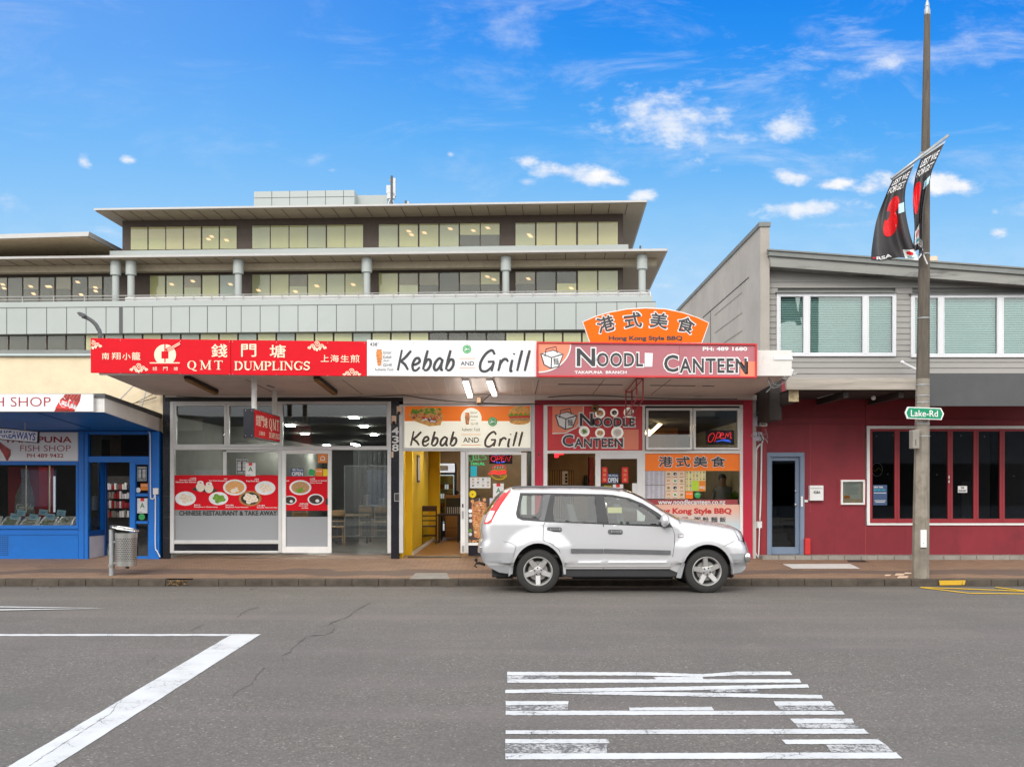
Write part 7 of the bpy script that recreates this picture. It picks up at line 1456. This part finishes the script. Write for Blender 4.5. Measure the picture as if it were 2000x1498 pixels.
hole = t_.m('MULTIPLY', t_.m('LESS_THAN', dd, .085), t_.m('MULTIPLY', t_.m('GREATER_THAN', sp3.outputs[2], c0.z+.09), t_.m('LESS_THAN', sp3.outputs[2], c0.z+h-.09)))
t_.put(bs_.inputs['Base Color'], t_.mix(hole, (.58,.57,.55), (.02,.02,.02))); MATS['perforated_steel'] = m_
b = MB(); b.lathe(c0, (0,0,1), [(0,0),(r0,0),(r0*1.01,h*.5),(r1,h),(r1*.94,h),(r0*.94,.02),(0,.02)], 'perforated_steel', 40); b.build('drum', LB, smooth=True, auto=40)
b = MB(); b.tube([c0+Vector((.02,0,-.0)), c0+Vector((.02,0,-.05))], .03, 'dark', 8); b.build('drain', LB)
lc = W(243, 1029, DB_); n_ = 28; vs = []
for k in range(n_): a = 2*math.pi*k/n_; vs.append(lc+Vector((.235*math.cos(a)+0, .2*math.sin(a), -.03-.045*math.cos(a)+0)))
b = MB(); b.tube(vs+[vs[0]], .018, 'chrome', 8); b.add([v+Vector((0,0,.0)) for v in vs], [list(range(n_))], 'steel'); b.build('lid', LB, smooth=False)
b = MB(); b.tube([W(218,1030,DB_), lc+Vector((-.2,0,.02))], .02, 'galv', 8); b.build('lid_hinge', LB)
# ------------------------------------------------------------------ the silver car
YC = 15.05; SC_ = F/YC; CWD = 1.74
def cx_(x): return (x-CX)/SC_
def cz_(y): return ZC+(HZ-y)/SC_
CAR = thing('parked_car', (cx_(1205), YC+.87, 0), 'silver five door off road wagon parked at the kerb, front to the right', 'car')
YM = YC+CWD/2
def prof_half(z):                      # half width at a height
    belt = cz_(1022)
    if z > belt: return CWD/2-.015-(z-belt)*.34
    if z < .45: return CWD/2-.03-(.45-z)*.16
    return CWD/2-.015*abs((z-.72)/.3)
topline = [(942,1026),(948.4,1006),(957.6,993.7),(973,972),(983.7,961.5),(997.5,956),(1016,954.5),(1080,953.2),(1150,953.6),(1200,957),(1223,959.5),(1238,964.5),(1258,974.5),(1277,986),(1298,999.5),(1315,1009),(1332,1018),(1353.5,1020.8),(1381,1024),(1415,1029),(1438,1033.5),(1447,1037),(1453,1043)]
rear = [(941,1038),(943.5,1055)]; frontl = [(1456,1050),(1457.5,1058)]
def arch(cx, cy, rx, ry, a0, a1, n=16): return [(cx+rx*math.cos(R(a)), cy-ry*math.sin(R(a))) for a in [a0+(a1-a0)*i/n for i in range(n+1)]]
RW, FW = (1051,1117.5), (1381.5,1118)
lower = [(1459,1060),(1463,1066),(1467,1078),(1468,1092),(1465,1106),(1459,1114),(1450,1119.5),(1434,1122)]
outline = topline+frontl+lower+[(1431.5,1118)]+arch(FW[0],FW[1],49,55,0,180)[1:]+[(1332,1118),(1330,1121),(1308,1111.5),(1105,1111.5),(1101,1117)]+arch(RW[0],RW[1],49.5,57,0,180)+[(1000,1122),(975,1118),(955,1108),(941,1096),(937.5,1082),(938,1070),(940,1059),(943.5,1055)]+[(941,1038)]
dlo = [(1016,962.5),(1075,963),(1180,965),(1200,966.5),(1231,972.5),(1257,983),(1286,1001),(1303,1014),(1313,1029),(1178,1023.5),(1065,1019),(1020,1016),(1010,1011.5),(1007.5,1003)]
rdoor = [(1065,1019),(1178.2,1023.5),(1178.2,1111.5),(1105,1111.5),(1101.5,1098),(1091,1072),(1076,1061),(1065,1057.4),(1060.5,1053.6),(1061.5,1026)]
fdoor = [(1179,1023.5),(1313,1029),(1318,1044),(1317.4,1063),(1314,1085),(1309,1111.5),(1179,1111.5)]
def inside(p, poly):
    r = False; n = len(poly); x, y = p
    for i in range(n):
        a, c = poly[i], poly[(i+1) % n]
        if (a[1] > y) != (c[1] > y) and x < (c[0]-a[0])*(y-a[1])/(c[1]-a[1])+a[0]: r = not r
    return r
def segd(p, a, c):
    ax, ay = a; dx_, dy_ = c[0]-ax, c[1]-ay; L = dx_*dx_+dy_*dy_ or 1; t = max(0, min(1, ((p[0]-ax)*dx_+(p[1]-ay)*dy_)/L)); return math.hypot(p[0]-ax-dx_*t, p[1]-ay-dy_*t)
edge = lower[-4::-1]+frontl[::-1]+topline[::-1]+[(941,1038),(943.5,1055),(940,1059),(938,1070),(937.5,1082),(941,1096)]
def yside(x, y):                       # how far the near flank stands in from the widest plane, metres
    z = cz_(y); hw = prof_half(z); d = min(segd((x, y), edge[i], edge[i+1]) for i in range(len(edge)-1))/SC_
    r = .085 if (y < 1010 and 1000 < x < 1290) else (.16 if x > 1400 else .12)
    if x > 1330 and y < 1062: r = .17
    ins = 0 if d > r else (r-math.sqrt(max(0, r*r-(r-d)**2)))*.9
    plan = 0
    if x > 1395: plan = ((x-1395)/73)**2*.13
    if x < 985: plan = ((985-x)/48)**2*.10
    fl = 0
    for c in (RW, FW):                 # flared arches
        q = math.hypot((x-c[0]), (y-c[1])*.93)
        if y < 1100 and q < 82: fl = max(fl, .035*(1 - max(0, (q-58))/24) if q > 52 else .035)
    if 1180-130 < x < 1320 and y > 1095: fl = max(fl, .012)
    return CWD/2 - hw + ins + plan - fl
def P3(x, y, side=-1, l=0): o = yside(x, y); return Vector((cx_(x), YC+o-l if side < 0 else YC+CWD-o+l, cz_(y)))
def sheet(polys, step, keep):          # triangulate regions on a grid with constraint edges
    pts = []; edges = []
    for poly in polys:
        k0 = len(pts); P = []
        for i, a in enumerate(poly):
            c = poly[(i+1) % len(poly)]; n = max(1, int(math.dist(a, c)/step))
            for j in range(n): P.append((a[0]+(c[0]-a[0])*j/n, a[1]+(c[1]-a[1])*j/n))
        pts += P; edges += [(k0+i, k0+(i+1) % len(P)) for i in range(len(P))]
    xs = [p[0] for p in pts]; ys = [p[1] for p in pts]; x = min(xs)
    while x < max(xs):
        y = min(ys)
        while y < max(ys):
            if keep((x, y)): pts.append((x+random.uniform(-.2,.2), y+random.uniform(-.2,.2)))
            y += step
        x += step
    r = delaunay_2d_cdt([Vector(p) for p in pts], edges, [], 0, 1e-4)
    V = [(v.x, v.y) for v in r[0]]; Fs = [list(f) for f in r[2] if keep((sum(V[i][0] for i in f)/3, sum(V[i][1] for i in f)/3))]
    return V, Fs
def add_sheet(b, V, Fs, m, l=0, sides=(-1,1)):
    for s_ in sides: b.add([P3(x, y, s_, l) for x, y in V], Fs, m)
b = MB()
V, Fs = sheet([outline, dlo, rdoor, fdoor], 5.0, lambda p: inside(p, outline) and not inside(p, dlo) and not inside(p, rdoor) and not inside(p, fdoor))
add_sheet(b, V, Fs, 'car_paint')
# roof, bonnet, tail and nose as a crowned skin between the flanks
loop = [(937.5,1082),(938,1070),(940,1059),(943.5,1055),(941,1038)]+topline+frontl+lower[:7]
def skin(pts, m, n=14, crown=.03):
    D_ = []
    for i in range(len(pts)-1):
        k = max(1, int(math.dist(pts[i], pts[i+1])/8)); D_ += [(pts[i][0]+(pts[i+1][0]-pts[i][0])*j/k, pts[i][1]+(pts[i+1][1]-pts[i][1])*j/k) for j in range(k)]
    D_.append(pts[-1]); vs = []
    for i, (x, y) in enumerate(D_):
        a = P3(x, y, -1); c = P3(x, y, 1); q = D_[max(0, i-1)]; w_ = D_[min(len(D_)-1, i+1)]; tx, ty = w_[0]-q[0], w_[1]-q[1]; L = math.hypot(tx, ty) or 1; nx, nz = ty/L, tx/L
        for j in range(n+1):
            t = j/n; k = 1-(2*t-1)**2; k = min(1, k*1.6)*.6+k*.4; v = a*(1-t)+c*t; vs.append(v+Vector((nx*k*crown*(2 if abs(nx) > .7 else 1), 0, nz*k*crown)))
    return vs, [[i*(n+1)+j, i*(n+1)+j+1, (i+1)*(n+1)+j+1, (i+1)*(n+1)+j] for i in range(len(D_)-1) for j in range(n)]
ti = lambda x: min(range(len(loop)), key=lambda i: abs(loop[i][0]-x)+abs(loop[i][1]-dict(topline).get(x, loop[i][1])))
vs, fs = skin([p for p in loop if p[0] <= 973 and p[1] > 990] + [(957.6,993.7)], 'car_paint') if 0 else skin(loop[:7], 'car_paint'); b.add(vs, fs, 'car_paint')
i0 = loop.index((983.7,961.5)); i1 = loop.index((1200,957)); i2 = loop.index((1332,1018)); vs, fs = skin(loop[i0:i1+2], 'car_paint', crown=.035); b.add(vs, fs, 'car_paint')
vs, fs = skin(loop[i2:], 'car_paint', crown=.05); b.add(vs, fs, 'car_paint')
body = b.build('body', CAR, smooth=True, auto=38)
b = MB(); vs, fs = skin(loop[i1+1:i2+1], 'car_glass', crown=.05); b.add(vs, fs, 'car_glass'); b.build('windscreen', CAR, smooth=True)
b = MB(); vs, fs = skin(loop[6:i0+1], 'car_glass', crown=.03); b.add(vs, fs, 'car_glass'); b.build('rear_window', CAR, smooth=True)
for nm, poly, lab, hx, hy in (('door', rdoor, 'rear side door', 1083, 1034), ('door', fdoor, 'front side door', 1202, 1038.7)):
    for sd_ in (-1, 1):
        V, Fs = sheet([poly], 5.0, lambda p, q=poly: inside(p, q)); b = MB(); add_sheet(b, V, Fs, 'car_paint', 0, (sd_,)); dr = b.build(nm, CAR, smooth=True, auto=38)
        if sd_ < 0: dr['label'] = 'silver '+lab+' facing the road'
        b = MB(); s_ = lambda x, y, l=0: P3(x, y, sd_, l)
        b.stroke(s_, poly+[poly[0]], .9, 'black', .003); b.build('door_seam', dr)
        if sd_ < 0:
            b = MB(); s2 = lambda x, y, l=0: P3(hx, hy, -1, l)+Vector(((x-hx)/SC_, 0, -(y-hy)/SC_))
            pr = [(hx-14.5,hy-3),(hx-12,hy-5),(hx+12,hy-4.6),(hx+14.5,hy-2),(hx+14.5,hy+3),(hx+12,hy+5),(hx-12,hy+4.8),(hx-14.5,hy+2)]
            b.slab(s2, pr, .01, 'car_trim_grey', .006); b.slab(s2, [(x_, y_) for x_, y_ in [(hx-8,hy-2),(hx+10,hy-2.2),(hx+11.5,hy),(hx+10,hy+2.2),(hx-8,hy+1.8),(hx-9,hy)]], .025, 'chrome', .03); b.build('handle', dr, bevel=.003)
# glasshouse: black frames with panes
gl = {'q':[(1021,968),(1060,967),(1064,968.5),(1063,978),(1058,1005),(1051,1011.8),(1022,1010.5),(1015,1006.5),(1014.5,1000)], 'r':[(1084.3,967.8),(1163.3,967.8),(1166.4,1020.4),(1082.7,1017.8),(1080.5,1000)], 'f':[(1181,968.6),(1200,970),(1223,973.3),(1246,983),(1269,997.6),(1290.6,1013.7),(1296,1025.6),(1189.4,1022.8)]}
V, Fs = sheet([dlo]+list(gl.values()), 4.0, lambda p: inside(p, dlo) and not any(inside(p, q) for q in gl.values())); [(lambda b: (add_sheet(b, V, Fs, 'car_trim', .004, (q_,)), b.build('window_frame', CAR, smooth=True, auto=40)))(MB()) for q_ in (-1, 1)]
for q in gl.values():
    V, Fs = sheet([q], 6.0, lambda p, q=q: inside(p, q)); [(lambda b: (add_sheet(b, V, Fs, 'car_glass', -.006, (q_,)), b.build('side_window', CAR, smooth=True)))(MB()) for q_ in (-1, 1)]
b = MB(); sL = lambda x, y, l=0: P3(x, y, -1, l)
b.slab(sL, [(1062,967),(1076,966),(1063,1018),(1052,1015),(1058,1005)], 0, 'car_trim_grey', .010); b.build('pillar_panel', CAR)
def strip(pts, wd, m, name, l=.01, th=.012, **k):
    b = MB(); n = len(pts); up = [(x, y-wd/2) for x, y in pts]; dn = [(x, y+wd/2) for x, y in pts]
    b.hexa([sL(*p, l) for p in up+dn[::-1]], [sL(*p, l-th) for p in up+dn[::-1]], m) if n == 2 else None
    if n > 2:
        for i in range(n-1): q = [up[i], up[i+1], dn[i+1], dn[i]]; b.hexa([sL(*p, l) for p in q], [sL(*p, l-th) for p in q], m)
    return b.build(name, CAR, **k)
strip([(1115+i*(63/4), 1075.2+.6*i/4) for i in range(5)], 8, 'car_trim_grey', 'door_moulding', .022, .03); strip([(1179.5+i*(130/6), 1075.5+3.0*i/6) for i in range(7)], 8, 'car_trim_grey', 'door_moulding', .022, .03)
strip([(1103+i*26, 1106.5) for i in range(9)], 1.8, 'alloy', 'sill_highlight', .012)
# lower body: sill, bumper ends in darker silver, arch liners
b = MB(); b.box(cx_(1098), cx_(1335), YC+.05, YC+CWD-.05, cz_(1128), cz_(1110), 'car_trim'); b.box(cx_(960), cx_(1440), YC+.22, YC+CWD-.22, cz_(1130), cz_(1106), 'dark'); b.build('sill', CAR, bevel=.02)
b = MB(); b.box(cx_(1120), cx_(1320), YC+.25, YC+CWD-.25, cz_(1134), cz_(1128), 'black'); b.box(cx_(968), cx_(1003), YC+.3, YC+1.2, cz_(1133), cz_(1118), 'black'); b.build('underbody', CAR, bevel=.02)
rb_ = [(943.5,1055.5),(985,1057.5),(998,1060),(1008,1066),(1003,1084),(1000.5,1100),(1000,1121.5),(975,1118),(955,1108),(941,1096),(937.5,1082),(938,1070),(940,1059)]
fb_ = [(1457,1059),(1434,1057),(1418,1064),(1408,1070),(1420,1080),(1429,1095),(1432,1117),(1434,1121.5),(1450,1119.5),(1459,1114),(1465,1106),(1468,1092),(1467,1078),(1463,1066)]
for poly, lab in ((rb_, 'rear bumper'), (fb_, 'front bumper')):
    V, Fs = sheet([poly], 5.0, lambda p, q=poly: inside(p, q)); b = MB(); add_sheet(b, V, Fs, 'car_paint', .007); b.stroke(sL, poly+[poly[0]], .8, 'car_trim_grey', .010)
    lowp = [p for p in ([(938,1079),(1004,1079),(1000.5,1100),(1000,1121.5),(975,1118),(955,1108),(941,1096),(937.8,1084)] if 'rear' in lab else [(1421,1081),(1466.5,1081),(1467.5,1092),(1464.5,1106),(1458.5,1113.5),(1450,1119),(1434.5,1121),(1432.5,1117),(1429,1095)])]
    V, Fs = sheet([lowp], 5.0, lambda p, q=lowp: inside(p, q)); add_sheet(b, V, Fs, 'car_lower', .010)
    o = b.build('bumper', CAR, smooth=True, auto=40); o['label'] = 'silver '+lab+' with a darker lower half'
b = MB(); fr = [(1455,1050),(1458,1062),(1462,1078)]; vs = [Vector((cx_(x)+.035, YC+.25+t*(CWD-.5), cz_(y))) for x, y in fr for t in (0, 1)]; b.add(vs, [(0,1,3,2),(2,3,5,4)], 'car_trim'); b.build('grille', CAR)
for c in (RW, FW):
    for y0, y1 in ((YC+.04, YC+.32), (YC+CWD-.32, YC+CWD-.04)):
        b = MB(); A_ = arch(c[0], c[1], 50.5, 58, -12, 192, 20); n = len(A_); b.add([Vector((cx_(x), y0, cz_(y))) for x, y in A_]+[Vector((cx_(x), y1, cz_(y))) for x, y in A_], [[i, i+1, n+i+1, n+i] for i in range(n-1)], 'dark')
        yi = y1 if y0 < YC+1 else y0; b.add([Vector((cx_(x), yi, cz_(y))) for x, y in A_], [list(range(n))], 'black'); b.build('arch_liner', CAR)
for c, rx, ry in ((RW, 50, 57.5), (FW, 49.5, 55.5)):
    b = MB()
    A_ = arch(c[0], c[1], rx, ry, -4, 184, 26); O_ = arch(c[0], c[1], rx+4.5, ry+5, -4, 184, 26); n = len(A_); b.add([sL(*p, .012) for p in O_]+[sL(*p, .014) for p in A_]+[sL(*p, -.05) for p in A_], [[i, i+1, n+i+1, n+i] for i in range(n-1)]+[[n+i, n+i+1, 2*n+i+1, 2*n+i] for i in range(n-1)], 'car_paint'); b.build('wheel_arch', CAR, smooth=True, auto=50)
for k, pts in enumerate([[(1001,1119),(1003,1100),(997,1095),(994,1112),(993,1126)], [(1333,1119),(1338,1100),(1332,1098),(1325,1112),(1321,1128),(1330,1129)]]):
    b = MB(); b.slab(lambda x, y, l=0: W(x, y, YC+.03-l), pts, .22, 'car_lower'); b.build('mud_flap', CAR)
# wheels
def wheel(cx, y0, side, lab):
    root = 'wheel'; c = Vector((cx_(cx[0]), y0, .337)); ax = Vector((0, side, 0)); b = MB(); r = .337
    b.lathe(c, ax, [(.225,-.20),(.30,-.21),(.325,-.19),(r,-.16),(r,-.04),(.327,-.012),(.30,.0),(.262,.004),(.226,-.002),(.224,-.02)], 'tyre', 56)
    for k in range(44):
        a = 2*math.pi*k/44; d = Vector((math.cos(a), 0, math.sin(a))); t = Vector((-math.sin(a), 0, math.cos(a))); o = c+d*(r-.004)
        b.hexa([o+ax*-.03-t*.012, o+ax*-.03+t*.012, o+ax*-.17+t*.012, o+ax*-.17-t*.012], [o+d*.008+ax*-.035-t*.010, o+d*.008+ax*-.035+t*.010, o+d*.008+ax*-.165+t*.010, o+d*.008+ax*-.165-t*.010], 'tyre')
    w_ = b.build('wheel', CAR, smooth=True, auto=35); w_['label'] = lab
    b = MB(); b.lathe(c, ax, [(.228,-.18),(.226,-.03),(.230,-.004),(.222,.002),(.208,-.012),(.198,-.05),(.195,-.15)], 'alloy', 48)
    off = 18 if cx is RW else 0
    for k in range(5):
        a = R(72*k+(90 if cx is FW else 54)+(7 if cx is FW else 0)); d = Vector((math.cos(a), 0, math.sin(a))); t = Vector((-math.sin(a), 0, math.cos(a)))
        f_ = lambda u, v, h: c+d*u+t*v+ax*h
        b.hexa([f_(.055,-.036,-.028), f_(.055,.036,-.028), f_(.208,.033,-.004), f_(.208,-.033,-.004)], [f_(.055,-.045,-.075), f_(.055,.045,-.075), f_(.208,.042,-.05), f_(.208,-.042,-.05)], 'alloy')
    b.lathe(c, ax, [(.0,-.016),(.035,-.018),(.075,-.026),(.082,-.04),(.082,-.09)], 'alloy', 30); b.build('rim', w_, smooth=True, auto=32)
    b = MB(); b.lathe(c, ax, [(0,-.09),(.15,-.09),(.15,-.10),(0,-.10)], 'steel', 30); b.lathe(c, ax, [(0,-.12),(.197,-.12)], 'dark', 30); b.build('brake_disc', w_)
    b = MB()
    for k in range(5): a = R(72*k+(90 if cx is FW else 54)+43); d = Vector((math.cos(a), 0, math.sin(a))); b.lathe(c+d*.052, ax, [(.012,-.03),(.012,-.012),(0,-.010)], 'black', 8)
    b.lathe(c, ax, [(.026,-.02),(.026,-.012),(0,-.011)], 'galv', 16); b.build('wheel_nut', w_, kind='stuff')
wheel(RW, YC+.02, -1, 'near rear wheel with a five spoke alloy rim'); wheel(FW, YC+.02, -1, 'near front wheel with a five spoke alloy rim'); wheel(RW, YC+CWD-.02, 1, 'far rear wheel by the kerb'); wheel(FW, YC+CWD-.02, 1, 'far front wheel by the kerb')
# lamps, mirror, rails, tow bar, small marks
tl = [(998,956),(984,962),(973,973),(958,995),(948,1010),(944,1023),(951,1023.5),(958.5,1020),(968.5,1001.5),(981,981.5)]
V, Fs = sheet([tl], 4, lambda p: inside(p, tl)); b = MB(); add_sheet(b, V, Fs, 'tail_red', .012); tlo = b.build('tail_lamp', CAR, smooth=True)
tw = [(957,997.5),(966.5,998),(959,1014.5),(949.5,1021),(946,1020.5),(948.5,1012)]; V, Fs = sheet([tw], 4, lambda p: inside(p, tw)); b = MB(); add_sheet(b, V, Fs, 'lamp_clear', .017); b.build('reversing_lens', tlo, smooth=True)
hl = [(1438,1035),(1449,1039),(1455,1048),(1456,1056.5),(1447,1055.5),(1443,1046)]; V, Fs = sheet([hl], 3, lambda p: inside(p, hl)); b = MB(); add_sheet(b, V, Fs, 'lamp_clear', .012); b.stroke(sL, hl+[hl[0]], .7, 'car_trim_grey', .014); b.build('headlight', CAR, smooth=True)
b = MB(); b.slab(sL, [(1325,1043.5),(1334,1043.5),(1334,1048.6),(1325,1048.6)], .01, 'lamp_clear', .012); b.frame(sL, 1324.5, 1043, 1334.5, 1049, .8, .004, 'car_trim_grey', .014); b.build('side_indicator', CAR)
b = MB(); b.lathe(Vector((cx_(1466.5), YC+.14, cz_(1089))), (.8,-.6,0), [(0,.03),(.05,.025),(.075,.0),(.07,-.03)], 'chrome', 18); b.build('fog_lamp', CAR, smooth=True)
mx_ = Vector((cx_(1297), YC-.07, cz_(1016))); b = MB(); b.blob(mx_, .11, 'car_paint', 10, (.62,1.15,.92)); o = b.build('door_mirror', CAR, smooth=True)
b = MB(); b.blob(mx_+Vector((.02,.02,-.07)), .075, 'car_trim', 8, (.9,1.1,.55)); b.tube([mx_+Vector((.02,.05,-.05)), Vector((cx_(1306), YC+.06, cz_(1024)))], .03, 'car_trim', 8); b.build('mirror_base', o, smooth=True)
b = MB(); b.slab(sL, [(1293,1028),(1313.5,1029),(1303,1012),(1297,1008)], 0, 'car_trim', .012); b.build('mirror_sail', CAR)
for yy in (YC+.26, YC+CWD-.26):
    b = MB(); b.tube([Vector((cx_(x), yy, cz_(y))) for x, y in crv((1000,953.5),(1012,951.3),(1060,950.4),(1120,950.4),(1180,952.0),(1215,955.6))], .017, 'car_trim_grey', 8); b.build('roof_rail', CAR, smooth=True)
b = MB(); zz_ = cz_(1108); b.tube([(cx_(945),YM,zz_-.03),(cx_(933),YM,zz_),(cx_(926),YM,zz_)], .022, 'black', 8); b.blob(Vector((cx_(926),YM,zz_+.05)), .03, 'black', 6); b.tube([(cx_(927),YM,zz_),(cx_(923),YM,zz_-.05),(cx_(928),YM,zz_-.07)], .012, 'black', 6); b.build('tow_bar', CAR)
b = MB(); b.box(cx_(935.5), cx_(941), YC+.12, YC+CWD-.12, cz_(1078), cz_(1068), 'chrome'); b.build('rear_step', CAR, bevel=.01)
# cabin
for sx0 in (1122, 1215):
    for yy in (YC+.22, YC+1.0):
        b = MB(); X = cx_(sx0); b.box(X, X+.48, yy, yy+.5, cz_(1058), cz_(1040), 'seat'); b.hexa([(X-.12,yy,cz_(985)),(X+.0,yy,cz_(985)),(X+.12,yy,cz_(1045)),(X-.0,yy,cz_(1045))], [(X-.12,yy+.5,cz_(985)),(X+.0,yy+.5,cz_(985)),(X+.12,yy+.5,cz_(1045)),(X-.0,yy+.5,cz_(1045))], 'seat')
        b.box(X-.14, X-.04, yy+.13, yy+.37, cz_(983), cz_(969), 'seat'); b.build('car_seat', CAR, bevel=.03)
b = MB(); b.box(cx_(950), cx_(1330), YC+.12, YC+CWD-.12, cz_(1090), cz_(1084), 'dark'); b.box(cx_(1290), cx_(1335), YC+.15, YC+CWD-.15, cz_(1065), cz_(1022), 'dark'); b.build('cabin_floor', CAR)
b = MB(); A_ = [Vector((cx_(1272)+.12*math.cos(R(a))*.35, YC+.42+.18*math.sin(R(a)), cz_(1014)+.17*math.cos(R(a)))) for a in range(0, 360, 20)]; b.tube(A_+[A_[0]], .014, 'black', 6); b.tube([Vector((cx_(1272),YC+.42,cz_(1014))), Vector((cx_(1292),YC+.42,cz_(1024)))], .03, 'black', 6); b.build('steering_wheel', CAR)
b = MB(); b.slab(lambda x, y, l=0: P3(x, y, -1, -.012), [(1188,991),(1216,991),(1216,1002),(1188,1002)], .002, 'paper_yellow'); b.build('window_sticker', CAR)
# low dull buildings over the road, seen only mirrored in the glass
OPB = thing('facing_building', (0, -16, 0), 'low dull brown building across the road, seen only as a reflection', 'building')
b = MB(); b.box(-30, 11.9, -26, -16, -.2, 5.2, 'office_brown')
for k in range(12): b.box(-28+k*3.3, -26+k*3.3, -16.01, -15.95, .5, 2.6, 'dark' if k % 3 else 'paper_lilac')
b.build('wall', OPB); b = MB(); b.box(-31, 11.9, -27, -15.2, 5.2, 5.6, 'charcoal'); b.build('roof', OPB)
b = MB(); b.box(12, 36, -26, -17, -.2, 6.5, 'concrete'); b.box(12.5, 35, -17.05, -17, .5, 3, 'dark'); b.build('facing_shop', label='low grey building across the road, seen only as a reflection', cat='building')
